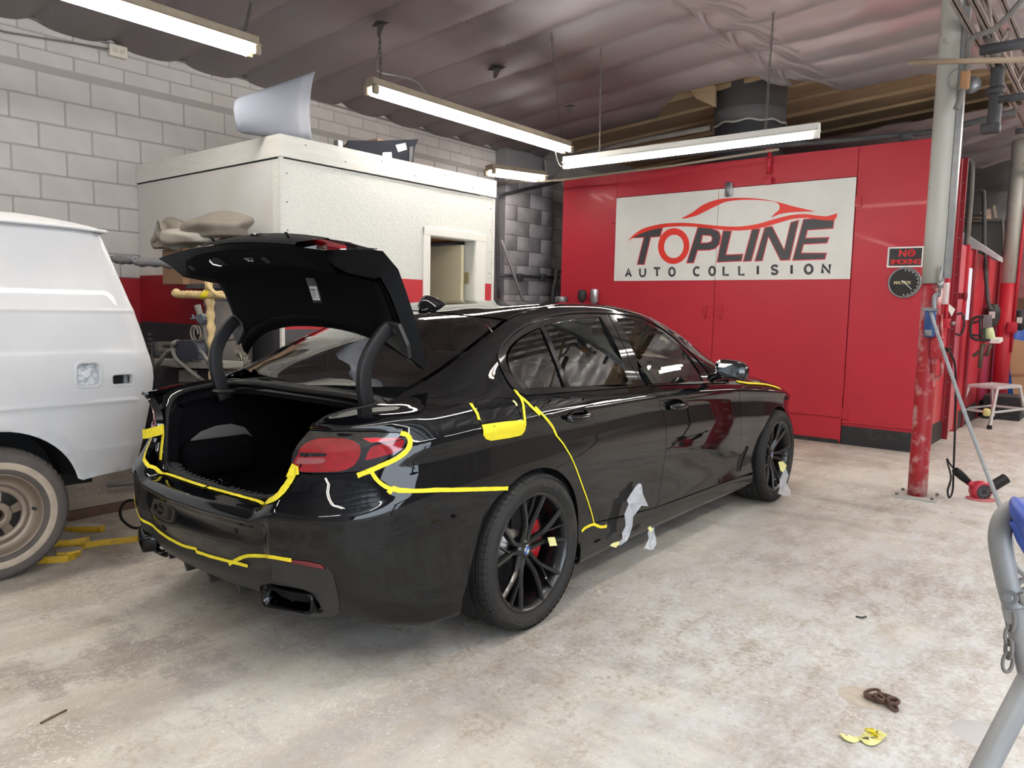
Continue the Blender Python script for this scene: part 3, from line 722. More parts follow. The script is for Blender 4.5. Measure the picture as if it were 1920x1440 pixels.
# details on the lining
BY = -.06
M_white = mat('white_label_paper', (.62, .62, .60), .6)
M_chrome = mat('chrome', (.8, .8, .8), .08, metal=1.0)
def lid_box(y, t, wy, wt, d, th, name, m, r=.004, rot=0.0):
    c = lin((y, t), d); ty = Vector((0, 1, 0)); a = lin((y, t+.02), d)-lin((y, t-.02), d); tt = a.normalized(); nn = ty.cross(tt)
    if nn.dot(Vector((-.7, 0, -.7))) < 0: nn = -nn
    Rm = Matrix((ty, tt, nn)).transposed()
    if rot: Rm = Rm @ Matrix.Rotation(rot, 3, 'Z')
    b = B(); b.rbox((-wy/2, -wt/2, -th/2), (wy/2, wt/2, th/2), r); 
    o = b.done(name, m, lid); o.matrix_local = Matrix.Translation(c) @ Rm.to_4x4(); return o, Rm, c
o_, Rm, c_ = lid_box(-.125, .46, .062, .115, .011, .006, 'label_holder', M_satin, .02)
o_, Rm, c_ = lid_box(-.127, .425, .048, .062, .0150, .0015, 'label', M_white, .001)
for i, wl in enumerate((.032, .036, .026, .036, .034, .02, .036)):
    lid_box(-.127+(.036-wl)/2, .475-.018*i, wl, .002 if i else .004, .0162, .0006, 'label_text_line', M_shell, .0001)
lid_box(BY, 1.80, .060, .026, .012, .008, 'button_plate', M_trim, .004)
for dy in (.012, -.012): lid_box(BY+dy, 1.80, .012, .010, .0165, .003, 'close_button', M_white, .001)
lid_box(-.167, 1.80, .028, .034, .013, .014, 'lining_clip', M_shell, .01); lid_box(.405, 1.80, .03, .03, .013, .012, 'lining_clip', M_shell, .01)
# chrome pull grip
g0 = lin((.195, 1.86), .012); g1 = lin((.165, 1.74), .012)
b = B(); nn = Vector((-.8, 0, -.6)); b.tube([g0, lerp(g0, g1, .15)+nn*.016, lerp(g0, g1, .5)+nn*.020+Vector((0, .01, 0)), lerp(g0, g1, .85)+nn*.014, g1], .005, 10)
b.done('pull_grip', M_chrome, lid)
lid_box(.18, 1.80, .07, .05, .010, .004, 'grip_pocket', M_shell, .018)
# lamps and plate recess on the outer rear face (seen edge-on over the lip)
def face_patch(poly, name, m, off=.002, th=.004, mirror=True):
    for s in ((-1, 1) if mirror else (-1,)):
        pp = [(s*y, t) for y, t in poly]; b = B(); up = [lin(p, -off-th) for p in pp]; dn = [lin(p, -.0005) for p in pp]
        n_ = len(up); b._add(up+dn, [tuple(range(n_)), tuple(range(2*n_-1, n_-1, -1))]+[(i, (i+1) % n_, n_+(i+1) % n_, n_+i) for i in range(n_)], 0); b.done(name, m, lid)
face_patch([(.20, 1.50), (.40, 1.50), (.50, 1.56), (.575, 1.62), (.575, 1.72), (.52, 1.74), (.46, 1.64), (.38, 1.58), (.22, 1.57)], 'lid_lamp', M_lamp_red, .006)
face_patch([(.24, 1.30), (.50, 1.32), (.57, 1.42), (.50, 1.42), (.26, 1.40)], 'lid_lamp_housing', M_lamp_dark, .004)
M_cover = mat('plate_recess', (.008, .008, .008), .85, spec=.1)
b = B(); b.grid([[lin((y, t), -.012+(.010 if i in (0, 3) else 0)) for y in np.linspace(-.42, .20, 16)] for i, t in enumerate((1.38, 1.42, 1.90, 1.94))]); b.done('plate_recess', M_cover, lid)
b = B(); q = lin((-.07, 1.62), -.010); b.rbox((q.x-.02, q.y-.035, q.z-.012), (q.x+.02, q.y+.035, q.z+.008), .008); b.done('lid_handle', M_chrome_d, lid)
for y in (-.30, .22):
    q = lin((y, 1.70), -.012); b = B(); b.tube([q, q+Vector((-.02, -.015, .012)), q+Vector((-.035, -.03, .01))], .006, 8); b.done('wiring_stub', M_shell, lid)
# script badge at the top right
me = text_mesh('530i', .055, .0015, shear=.2); bo = link('model_badge', me, mat('black_badge', (.02, .02, .02), .2, metal=.8), lid)
q = lin((-.59, 1.16), -.004); a = (lin((-.59, 1.20), -.004)-lin((-.59, 1.12), -.004)).normalized(); ty = Vector((0, 1, 0)); nn = a.cross(ty).normalized()
if nn.z < 0: nn = -nn
bo.matrix_local = Matrix.Translation(q) @ Matrix((ty, nn.cross(ty), nn)).transposed().to_4x4()
# inner reinforcement where the arms bolt on, painted side channels
for s in (-1, 1):
    b = B(); P = [lin((s*y, t), .018) for y, t in [(.50, .13), (.61, .10), (.62, .25), (.60, .42), (.54, .38), (.50, .25)]]
    Q = [lin((s*y, t), .001) for y, t in [(.50, .13), (.61, .10), (.62, .25), (.60, .42), (.54, .38), (.50, .25)]]
    n_ = len(P); b._add(P+Q, [tuple(range(n_))]+[(i, (i+1) % n_, n_+(i+1) % n_, n_+i) for i in range(n_)], 0); b.done('hinge_cover', M_satin, lid, bevel=.004)
    q = lin((s*.565, .30), .020); b = B(); b.lathe([(.0, .004), (.006, .004), (.007, 0), (.011, 0), (.012, .005), (.014, .005), (.015, -.01)], n=18)
    o = b.done('bolt', M_shell, lid); o.matrix_local = Matrix.Translation(q) @ Matrix.Rotation(math.radians(-115), 4, 'Y')
    # gooseneck arm
    pa = [(-.560, .525, .91), (-.582, .527, .98), (-.602, .530, 1.06), (-.600, .534, 1.13), (-.575, .539, 1.19), (-.535, .543, 1.245), (-.490, .547, 1.29)]
    cs = catmull(pa, 6); b = B(); rings = []
    for i, p in enumerate(cs):
        t = (cs[min(i+1, len(cs)-1)]-cs[max(i-1, 0)]).normalized(); nx2 = Vector((t.z, 0, -t.x)); w = .034-.005*i/len(cs)
        rr = []
        for a in range(12):
            ang = 2*math.pi*a/12; ca, sa = math.cos(ang), math.sin(ang)
            rr.append(Vector((p.x, s*p.y, p.z)) + nx2*w*math.copysign(abs(ca)**.45, ca) + Vector((0, 1, 0))*.016*math.copysign(abs(sa)**.45, sa))
        rings.append(rr)
    b._add([q for r in rings for q in r], [(i*12+j, i*12+(j+1) % 12, (i+1)*12+(j+1) % 12, (i+1)*12+j) for i in range(len(rings)-1) for j in range(12)] + [tuple(range(11, -1, -1)), tuple(range((len(rings)-1)*12, len(rings)*12))], 0, True)
    b.done('hinge_arm', M_satin_arm if 'M_satin_arm' in globals() else mat('arm_plastic', (.008, .008, .009), .5, spec=.35), car)
# ================================================================== wheels
M_tyre = mat('dusty_tyre_rubber', (.010, .0096, .009), .7, noise=(.050, .040, .030), noise_scale=2.6, lo=.54, hi=.74, noise_fac=.7, bump=.1, bump_scale=90)
M_rim = mat('satin_black_alloy', (.0045, .0045, .005), .32, coat=.25)
M_disc = mat('brake_disc_steel', (.22, .21, .20), .35, metal=.9)
M_cal = mat('red_brake_caliper', (.45, .008, .012), .35, coat=.3)
M_blue = mat('badge_blue', (.02, .10, .45), .3)
M_lug = mat('silver_valve', (.6, .6, .58), .3, metal=1)
def wheel_proto():
    """axis = local y, outer face towards -y; origin at hub centre on the wheel centre plane, outer tyre wall at y = -.125"""
    R = .337
    root = bpy.data.objects.new('wheel', None); COL.objects.link(root)
    # tyre
    prof = [(.252, .105), (.262, .118), (.290, .126), (.315, .124), (.330, .112), (.335, .095)]
    grooves = []
    for gy in (.068, .025, -.025, -.068): grooves += [(.3368, gy+.006), (.330, gy+.004), (.330, gy-.004), (.3368, gy-.006)]
    prof2 = prof + grooves + [(.335, -.095), (.330, -.112), (.315, -.124), (.305, -.1252), (.303, -.1268), (.288, -.1268), (.286, -.1255), (.262, -.118), (.252, -.105)]
    b = B(); b.lathe([(r, y) for r, y in prof2], axis='y', n=96, smooth=True)
    ty = b.done('tyre', M_tyre, root); ty.modifiers.new('e', 'EDGE_SPLIT').split_angle = math.radians(50)
    # shoulder sipes: shallow raised blocks between cuts
    b = B(); n = 72
    for i in range(n):
        for s in (-1, 1):
            a0 = 2*math.pi*(i+.06)/n; a1 = 2*math.pi*(i+.90)/n; P = []
            for (r, y) in ((.3375, .074), (.3372, .094), (.3325, .113), (.322, .1245)):
                P.append([((r+.0012)*math.cos(a+(.03 if r > .33 else .0)*(y/.1)), s*y, (r+.0012)*math.sin(a+(.03 if r > .33 else 0)*(y/.1))) for a in (a0, (a0+a1)/2, a1)])
            b.grid(P, smooth=False)
    b.done('tread_blocks', M_tyre, ty)['kind'] = 'stuff'
    # rim barrel + lip
    b = B(); b.lathe([(.236, .10), (.236, .03), (.222, .0), (.225, -.06), (.236, -.10), (.247, -.112), (.256, -.1175), (.2585, -.114), (.256, -.108)], axis='y', n=72)
    b.lathe([(.2585, -.114), (.2595, -.106)], axis='y', n=72); b.done('rim', M_rim, root)
    # brake disc, caliper, hub
    b = B(); b.lathe([(.0, -.0), (.075, -.0), (.078, .03), (.172, .03), (.172, .055), (.07, .055)], axis='y', n=48); b.done('brake_disc', M_disc, root)
    b = B(); P = []
    a0, a1 = math.radians(-28), math.radians(30)
    for y in (-.018, .07):
        P.append([[r*math.cos(a), y, r*math.sin(a)] for a in np.linspace(a0, a1, 8) for r in (0,)])
    rings = []
    for a in np.linspace(a0, a1, 9):
        k = 1-.5*abs((a-(a0+a1)/2)/(a1-a0)*2)**3
        rings.append([(r*math.cos(a), y, r*math.sin(a)) for r, y in ((.110, -.014), (.135, -.026*k), (.170, -.026*k), (.186, -.010), (.190, .03), (.186, .07), (.12, .07))])
    m_ = len(rings[0]); b._add([q for r in rings for q in r], [(i*m_+j, i*m_+(j+1) % m_, (i+1)*m_+(j+1) % m_, (i+1)*m_+j) for i in range(8) for j in range(m_)]+[tuple(range(m_)), tuple(range(9*m_-1, 8*m_-1, -1))], 0, False)
    b.done('brake_caliper', M_cal, root, bevel=.003)
    # spokes
    def spoke(b, path, w, dep, mi=0):
        """path: list of (r, ang_deg, y_face, halfwidth)"""
        rings = []
        pts = [Vector((r*math.cos(a), y, r*math.sin(a))) for r, a, y, hw in [(p[0], math.radians(p[1]), p[2], p[3]) for p in path]]
        for i, p in enumerate(pts):
            t = (pts[min(i+1, len(pts)-1)]-pts[max(i-1, 0)]); t.y = 0; t.normalize(); sd = Vector((-t.z, 0, t.x)); hw = path[i][3]
            rings.append([p-sd*hw*.55+Vector((0, 0, 0)), p+sd*hw*.55, p+sd*hw+Vector((0, .010, 0)), p+sd*hw*.8+Vector((0, dep, 0)), p-sd*hw*.8+Vector((0, dep, 0)), p-sd*hw+Vector((0, .010, 0))])
        m_ = 6; b._add([q for r in rings for q in r], [(i*m_+j, i*m_+(j+1) % m_, (i+1)*m_+(j+1) % m_, (i+1)*m_+j) for i in range(len(rings)-1) for j in range(m_)]+[tuple(range(m_)), tuple(range(len(rings)*m_-1, (len(rings)-1)*m_-1, -1))], mi, False)
    proto = None
    for g in range(5):
        c = 90+72*g
        for sgn in (1, -1):
            b = B(); spoke(b, [(.036, c+sgn*26, -.066, .013), (.075, c+sgn*13, -.076, .0125), (.115, c+sgn*10.5, -.088, .0115), (.165, c+sgn*14, -.100, .0115), (.215, c+sgn*16.5, -.108, .0105), (.246, c+sgn*17.5, -.113, .011)], 0, .028)
            b.done('spoke', M_rim, root)
        b = B(); spoke(b, [(.125, c+9.5, -.084, .006), (.170, c+4, -.094, .006), (.243, c-.5, -.110, .006)], 0, .018)
        b.done('thin_spoke', M_rim, root)
    b = B(); b.lathe([(.0, -.070), (.030, -.071), (.034, -.068), (.044, -.064), (.052, -.055), (.052, -.02)], axis='y', n=40); b.done('hub', M_rim, root)
    # cap roundel
    b = B(); b.lathe([(.0, -.0725), (.0175, -.0725)], axis='y', n=40, mi=0); hub = b.done('cap', mat('badge_silver', (.75, .75, .75), .25, metal=.6), root)
    b = B(); b.lathe([(.0175, -.0715), (.0178, -.0735), (.0265, -.0735), (.0275, -.072), (.028, -.070)], axis='y', n=40); b.done('cap_ring', M_trim, hub)
    for k in (0, 2):
        b = B(); a0 = math.radians(90*k+10); b._add([(0, -.0735, 0)]+[(.0172*math.cos(a0+math.radians(90)*i/8), -.0735, .0172*math.sin(a0+math.radians(90)*i/8)) for i in range(9)], [tuple(range(10))]); b.done('cap_quarter', M_blue, hub)
    me = text_mesh('BMW', .0075, .0003, bold=.0002); lt = link('cap_letters', me, M_white, hub); lt.matrix_local = Matrix.Translation((-.0095, -.0742, .019)) @ Matrix.Rotation(math.pi/2, 4, 'X')
    b = B(); b.cyl((.19*math.cos(math.radians(-52)), -.085, .19*math.sin(math.radians(-52))), (.19*math.cos(math.radians(-52)), -.098, .19*math.sin(math.radians(-52))), .006, 12); b.done('valve', M_lug, root)
    # raised wall lettering, bent round the tyre
    for base in (62, 250):
        me = text_mesh('BRIDGESTONE', .030, .0012, bold=.0006, spacing=1.06)
        xs = [v.co.x for v in me.vertices]; L = max(xs)-min(xs); R0 = .284
        for v in me.vertices:
            a = math.radians(base) + (L/2-(v.co.x-min(xs)))/R0 if True else 0; r = R0+v.co.y
            v.co = Vector((r*math.cos(a), -.1272-v.co.z, r*math.sin(a)))
        link('wall_lettering', me, mat('tyre_letter_rubber', (.04, .038, .036), .6), ty)
    return root
wp = wheel_proto()
def place_wheel(o, x, s, rot=0.0, nm=None):
    o.parent = car
    yo = .815
    M_ = Matrix.Translation((x, s*yo, .337))
    if s > 0: M_ = M_ @ Matrix.Rotation(math.pi, 4, 'Z')
    o.matrix_local = M_ @ Matrix.Rotation(math.radians(rot), 4, 'Y')
w2 = dup(wp); w3 = dup(wp); w4 = dup(wp)
place_wheel(wp, 0, -1); place_wheel(w2, 2.975, -1, 26); place_wheel(w3, 0, 1, 11); place_wheel(w4, 2.975, 1, 40)
wp['label'] = 'rear wheel nearest the camera'
# ================================================================== mirrors, handles, antenna, interior, tape
M_mirror = mat('mirror_glass', (.55, .60, .60), .02, metal=1.0)
M_yel = mat('yellow_masking_tape', (.80, .66, .015), .65, noise=(.60, .50, .02), noise_scale=40, noise_fac=.5, bump=.25, bump_scale=60)
M_yel2 = mat('pale_masking_tape', (.74, .70, .30), .7, bump=.2)
for s in (-1, 1):
    # housing: lofted shell
    b = B(); rings = []
    for (x, k, dz) in ((1.800, .72, .0), (1.815, .94, 0), (1.85, 1.0, 0), (1.90, .93, .002), (1.945, .70, .004), (1.965, .35, .006)):
        c = Vector((x, -1.005, 1.032+dz)); rr = []
        for a in range(24):
            ang = 2*math.pi*a/24; ca, sa = math.cos(ang), math.sin(ang)
            hy = .118 if ca < 0 else .110; hz = .062 if sa > 0 else .056
            rr.append(c + Vector((.10*ca*k*.35 + (-.0 if ca > 0 else 0), hy*k*math.copysign(abs(ca)**.65, ca), hz*k*math.copysign(abs(sa)**.7, sa) + .012*ca*k)))
        rings.append(rr)
    P = [q for r in rings for q in r]
    b._add(P, [(i*24+j, i*24+(j+1) % 24, (i+1)*24+(j+1) % 24, (i+1)*24+j) for i in range(5) for j in range(24)]+[tuple(range(120, 144))], 0, True)
    o = b.done('door_mirror', M_paint, car, sub=2)
    b = B(); g = [q+Vector((.006, 0, 0)) for q in rings[0]]; b._add([Vector((-.006, 0, 0))+q for q in rings[0]], [tuple(range(24))]); gl = b.done('mirror_glass', M_mirror, o)
    b = B(); b._add(rings[1]+[q+Vector((-.012, 0, 0)) for q in rings[0]], [(j, (j+1) % 24, 24+(j+1) % 24, 24+j) for j in range(24)]); b.done('mirror_frame', M_trim, o)
    b = B(); P = catmull([(1.90, -.86, .965), (1.885, -.885, .98), (1.875, -.92, .992), (1.87, -.955, 1.0)], 5); b.tube(P, [.030, .028, .026, .024, .024, .024, .024, .024, .024, .024, .024, .024, .024, .024, .024, .024][:len(P)], 12); b.done('mirror_arm', M_trim, o)
    if s > 0: o.scale = (1, -1, 1)
# handles
for nm, (px, py), par in (('r', (1082, 781), rd), ('f', (1268, 763), fdr)):
    uv = UVpx(px, py)
    for s in (-1, 1):
        P0 = Vector(on(*uv)[0]); n0 = Vector(snorm(np.array([uv[0]]), np.array([uv[1]]))[0]*_sg)
        tx = Vector((1, 0, 0)); tx = (tx-n0*n0.dot(tx)).normalized(); tz = n0.cross(tx); 
        if tz.z < 0: tz = -tz
        Rm = Matrix((tx, n0, tz)).transposed(); par_o = par[0] if s < 0 else par[1]
        def T(o):
            M_ = Matrix.Translation(P0) @ Rm.to_4x4()
            if s > 0: M_ = Matrix.Scale(-1, 4, (0, 1, 0)) @ M_
            o.matrix_local = M_
        b = B(); rings = []
        for d, k in ((.0015, 1.0), (.001, .93), (-.008, .75), (-.014, .3)):
            rings.append([Vector((.086*k*math.cos(a), d, (.036 if math.sin(a) > 0 else .032)*k*math.sin(a))) for a in np.linspace(0, 2*math.pi, 29)[:-1]])
        b._add([q for r in rings for q in r], [(i*28+j, i*28+(j+1) % 28, (i+1)*28+(j+1) % 28, (i+1)*28+j) for i in range(3) for j in range(28)]+[tuple(range(84, 112))], 0, True)
        T(b.done('handle_cup', M_paint, par_o))
        b = B(); P = catmull([(-.098, .006, .004), (-.085, .016, .006), (-.05, .032, .006), (0, .038, .006), (.05, .034, .006), (.085, .018, .004), (.095, .006, .004)], 5)
        rs = [.010+.006*math.sin(math.pi*i/(len(P)-1)) for i in range(len(P))]; b.tube(P, rs, 14)
        for v in b.bm.verts: v.co.z = .005+(v.co.z-.005)*1.25
        T(b.done('door_handle', M_paint, par_o))
        b = B(); b.tube([Vector(p)+Vector((0, .0135, -.004)) for p in P[4:-4]], .0016, 6); T(b.done('handle_strip', M_chrome, par_o))
# shark-fin aerial
b = B(); rings = []
for i, x in enumerate(np.linspace(.235, .445, 12)):
    t = i/11; h = .072*math.sin(math.pi*min(.5, (1-t)*.62+.0))**1.2*(1 if t > .12 else (.35+.65*t/.12)) ; w = .026*math.sin(math.pi*(.12+.80*t))+.004; z0 = np.interp(x, [.1, .3, .6], [1.328, 1.372, 1.407])-.006
    sh = -.028*(1-t)*1.0
    rings.append([(x+sh*k*1.2, w*c*(1-k)**.6, z0+h*k) for k, c in ((0, -1), (.3, -1), (.6, -1), (.85, -1), (1, 0), (.85, 1), (.6, 1), (.3, 1), (0, 1))])
b.grid(rings); b._add(rings[0], [tuple(range(9))]); o = b.done('roof_aerial', M_paint, car); o.modifiers.new('u', 'SUBSURF').render_levels = 2
# body-side mouldings: belt strip under the windows, roof joint strips
def ribbon3(P, N, w, th, name, m, parent=None, taper=None, side=None, mirror=False, closed=False):
    """flat strip along points P with surface normals N"""
    P = [Vector(p) for p in P]; N = [Vector(q).normalized() for q in N]; k = len(P); L = []; R_ = []
    for i in range(k):
        t = (P[min(i+1, k-1)]-P[max(i-1, 0)]).normalized(); sd = t.cross(N[i]).normalized()
        ww = w*(taper[i] if taper else 1)
        L.append(P[i]+sd*ww/2+N[i]*th); R_.append(P[i]-sd*ww/2+N[i]*th)
    L2 = [p-N[i]*th*1.5 for i, p in enumerate(L)]; R2 = [p-N[i]*th*1.5 for i, p in enumerate(R_)]
    b = B(); b.grid([L2, L, R_, R2], smooth=False); b._add([L2[0], L[0], R_[0], R2[0]], [(0, 1, 2, 3)]); b._add([L2[-1], L[-1], R_[-1], R2[-1]], [(3, 2, 1, 0)])
    o = b.done(name, m, parent or car)
    if mirror:
        o2 = o.copy(); COL.objects.link(o2); o2.scale = (1, -1, 1)
    return o
def surf_strip(uvs, w, name, m, off=.0012, th=.0006, jit=0.0, **kw):
    q = []
    for a, b_ in zip(uvs, uvs[1:]):
        L = math.hypot(b_[0]-a[0], (b_[1]-a[1])*.12); n_ = max(1, int(L/.015))
        for i in range(n_): q.append((a[0]+(b_[0]-a[0])*i/n_, a[1]+(b_[1]-a[1])*i/n_))
    q.append(uvs[-1]); q = np.array(q)
    N = snorm(q[:, 0], q[:, 1])*_sg; P = surf(q[:, 0], q[:, 1]) + N*off
    # smooth lightly, add hand-torn wobble
    P2 = P.copy(); P2[1:-1] = (P[:-2]+2*P[1:-1]+P[2:])/4; 
    if jit: P2 = P2 + N*np.abs(np.array([[rnd.gauss(0, jit)] for _ in P2])); 
    tp = [1+rnd.uniform(-.08, .08) if jit else 1 for _ in P2]
    return ribbon3(P2, N, w, th, name, m, taper=tp, **kw)
M_strip = mat('dark_chrome_line', (.25, .25, .26), .15, metal=1.0)
surf_strip([UVpx(x, 741.5-(x-982)*.0795) for x in np.linspace(984, 1206, 12)], .006, 'belt_strip', M_trim, off=.003, th=.003, mirror=True)
surf_strip([UVpx(x, 723.0-(x-1210)*.031) for x in np.linspace(1214, 1362, 9)], .006, 'belt_strip', M_trim, off=.003, th=.003, mirror=True)
surf_strip([(uofx(x), 15.02) for x in np.linspace(.25, 2.3, 30)], .008, 'roof_moulding', M_trim, off=.001, th=.002, mirror=True)
surf_strip(PX([(1140,588),(1150,607),(1165,640),(1180,675),(1194,700),(1209,720)]), .004, 'pillar_gap', M_shell, off=.0006, mirror=True)
surf_strip(uDt, .011, 'window_moulding', M_trim, off=.003, th=.003, mirror=True)
# air breather behind the front wheel
uvb = PX([(1401,836),(1404,839),(1388,880),(1386,884),(1381,884),(1383,868),(1390,853)])
panel('fender_vent', uvb, M_shell, off=.0022, flange=.003, step=.02, edge=.01, gap=0)
surf_strip(PX([(1402,837),(1396,850),(1390,866),(1386,882)]), .006, 'vent_blade', M_paint, off=.006, th=.004, mirror=True)
# ------------------------------------------------------------------ yellow tape on the panels
def tape(px, w, parent=car, m=M_yel, off=.0016, jit=.0006, n=6, name='masking_tape', **kw):
    q = catmull([(a, b_, 0) for a, b_ in px], n) if n > 1 else [Vector((a, b_, 0)) for a, b_ in px]
    return surf_strip([UVpx(p.x, p.y) for p in q], w, name, m, off=off, jit=jit, **kw)
tape([(751,812),(763,816),(769,826),(766,840),(755,852),(738,863),(715,873),(693,883),(670,892)], .018)
tape([(695,882),(706,899),(722,912),(741,919),(758,921)], .015)
tape([(735,917),(770,920.5),(820,919),(880,917.5),(952,915.5)], .016, n=3)
tape([(728,925),(738,914),(749,922)], .018, n=2, off=.003)
tape([(965,731),(972,741),(985,752),(998,765),(1012,778)], .016)
tape([(974,742),(980,757),(982,775),(984,792),(982,806),(975,815)], .013)
tape([(882,757),(888,766),(894,776),(898,788)], .014)
tape([(961,752),(966,755),(968,761)], .010, m=M_yel2, n=2)
tape([(1003,763),(1015,776),(1026.5,788),(1036,801),(1043,817)], .012)
tape([(1043,817),(1055,832),(1068,853),(1077,872),(1086,896),(1094,918),(1101,938),(1108,960),(1113,980)], .0075)
tape([(1090,996),(1096,990),(1106,985),(1114,983),(1122,987),(1130,988),(1137,986)], .014, n=3)
tape([(1381,716),(1400,719),(1420,720),(1440,722.5),(1462,729)], .024, off=.004)
tp = panel('masking_tape', PX([(903,797),(930,793),(955,790),(981,788),(983,800),(981,810),(973,817),(955,821),(920,826),(911,823),(906,816)]), M_yel, off=.003, flange=.003, sides='R', gap=0)
# lower bumper tape
tape([(352,1027),(375,1036),(395,1043),(430,1052),(465,1061)], .012, n=3)
# left end of the lower tape lies round the far corner
def mtape(uvs, w, name='masking_tape', m=M_yel, off=.0016):
    o = surf_strip(uvs, w, name, m, off=off, jit=.0005); o.scale = (1, -1, 1); return o
mtape([(UEND-.0, UVpx(352,1027)[1]), (UEND-.1, uDE[-1][1]+.06)]+[(u_, v_) for u_, v_ in uDE[::-1][:0]]+[(UEND-.25, uDE[-1][1]+.08), (UEND-.45, uDE[-1][1]+.2), (UEND-.6, 3.3), (UEND-.75, 4.3)], .012)
tape([(430,1058),(445,1049),(462,1042),(485,1041.5),(510,1044),(530,1047.5),(547,1050)], .014, n=4)
# tape along the boot sill (wraps over the edge)
rim_R = [(553,882),(549,893),(541,907),(531,921),(518,934),(503,941),(488,943),(468,940)]
o = tape(rim_R[:6], .028, n=4, jit=.001, off=.004)
tape([(556,872),(551,884),(546,897)], .034, n=3, jit=.003, off=.006)
tape([(545,890),(556,886),(562,884)], .026, n=3, jit=.003, off=.006)
half_uv = [UVpx(*p) for p in rim_R[:6]] + [(5.72, 8.35), (5.79, 9.05), (5.87, 9.3), (6.0, 9.4), (UEND-.01, 9.4)]
surf_strip(half_uv[5:], .016, 'masking_tape', M_yel, off=.004, jit=.001)
mtape(half_uv, .016, off=.004); mtape([(half_uv[0][0]-.01, half_uv[0][1]+.2), (half_uv[0][0]-.07, half_uv[0][1]+.3), (half_uv[0][0]-.13, half_uv[0][1]+.2)], .045, off=.005)
_cc = CARI @ Vector(CAMPOS)
ribbon3([K(u, v, 1, w).lerp(_cc, .022) for u, v, w in ((304, 805, .505), (296, 808, .53), (287, 810, .56), (277, 813, .60), (268, 814, .64))], [(-1, .25, 0)]*5, .042, .002, 'masking_tape', M_yel)
ribbon3([K(u, v, 1, .5).lerp(_cc, .02) for u, v in ((305, 796), (306, 815), (303, 840), (301, 862))], [(-1, .2, 0)]*4, .022, .003, 'masking_tape', M_yel)
# squares of pale tape on the wheel
b = B(); q = [K(1027,1008,1,-.93), K(1040,1007,1,-.93), K(1045,1023,1,-.93), K(1031,1024,1,-.925)]; b.prism(q, (0, .0015, 0)); b.done('tape_square', M_yel2, car)
# ------------------------------------------------------------------ cabin
M_seat = mat('black_leather', (.008, .008, .0085), .45)
M_cab = mat('dark_cabin_plastic', (.010, .010, .011), .6)
def seat(x, y, nm='front_seat', rear=False):
    b = B(); w = .25
    b.rbox((x, y-w, .38), (x+.50, y+w, .53), .05, seg=3)
    b.rbox((x-.13, y-w*.94, .45), (x+.04, y+w*.94, 1.06), .06, seg=3, rot=Matrix.Rotation(math.radians(-14), 3, 'Y'))
    o = b.done(nm, M_seat, car)
    b = B(); b.rbox((x-.26, y-.13, 1.09), (x-.15, y+.13, 1.27), .045, seg=3, rot=Matrix.Rotation(math.radians(-10), 3, 'Y'))
    b.cyl((x-.18, y-.05, 1.0), (x-.20, y-.05, 1.12), .007, 8); b.cyl((x-.18, y+.05, 1.0), (x-.20, y+.05, 1.12), .007, 8); b.done('headrest', M_seat, o)
seat(1.25, -.38); seat(1.25, .38)
b = B(); b.rbox((.30, -.62, .36), (.85, .62, .53), .05, seg=3); b.rbox((.12, -.62, .48), (.28, .62, 1.0), .06, seg=3, rot=Matrix.Rotation(math.radians(-22), 3, 'Y')); rs_ = b.done('rear_seat', M_seat, car)
for y in (-.38, .38):
    b = B(); b.rbox((.00, y-.12, 1.02), (.10, y+.12, 1.17), .04, seg=3); b.done('headrest', M_seat, rs_)
b = B(); b._add([(.14, -.60, 1.005), (.14, .60, 1.005), (-.47, .56, 1.0), (-.47, -.56, 1.0)], [(0, 1, 2, 3)]); b.done('parcel_shelf', M_cab, car)
b = B(); b.rbox((2.0, -.70, .62), (2.45, .70, .96), .06, seg=3); b.rbox((1.2, -.12, .30), (2.1, .12, .62), .04); b.done('dashboard', M_cab, car)
b = B(); b.tube([Vector((1.80, .37, .88)) + Matrix.Rotation(math.radians(-22), 3, 'Y') @ Vector((0, .185*math.cos(a), .185*math.sin(a))) for a in np.linspace(0, 2*math.pi, 33)[:-1]], .015, 10, closed=True)
b.rbox((1.80, .31, .83), (1.84, .43, .92), .02, rot=Matrix.Rotation(math.radians(-22), 3, 'Y')); b.cyl((1.81, .37, .87), (2.05, .37, .80), .03, 10); b.rbox((1.805, .20, .86), (1.825, .54, .89), .01); b.done('steering_wheel', M_cab, car)
b = B(); b.rbox((2.02, -.11, 1.19), (2.05, .11, 1.255), .012); b.cyl((2.04, 0, 1.24), (2.09, 0, 1.31), .008, 8); b.done('inside_mirror', M_trim, car)
b = B(); b._add([(x, s, .30) for x, s in ((.0, -.78), (2.5, -.78), (2.5, .78), (0, .78))], [(0, 1, 2, 3)]); b.done('cabin_floor', M_cab, car)
for s in (-1, 1):
    b = B(); b.grid([[(x, s*.80, z) for x in np.linspace(.0, 2.4, 6)] for z in (.30, .6, .93)]); b.done('door_card', M_cab, car)
# head-lining just under the roof
panel('head_lining', [(uofx(.30), 17.0), (uofx(.32), 15.2)] + [(uofx(x), 15.2) for x in np.linspace(.5, 1.6, 8)] + [(uofx(1.72), 15.2), (uofx(1.74), 17.0)], mat('grey_head_lining', (.10, .10, .10), .9), join=True, off=-.03, flange=0, step=.08, edge=.06)
# lower edge shade strip at the top of the rear window
# ================================================================== THE WORKSHOP SHELL
def srgb(r, g, b): return tuple(((c/255)/12.92 if c/255 <= .04045 else ((c/255+.055)/1.055)**2.4) for c in (r, g, b))
XW, YF, XS = -6.964, 8.475, -1.62
XB, YB, ZB = -4.77, 3.199, 2.56
ceil_z = lambda x: 3.585 + .075*(x+6.98)
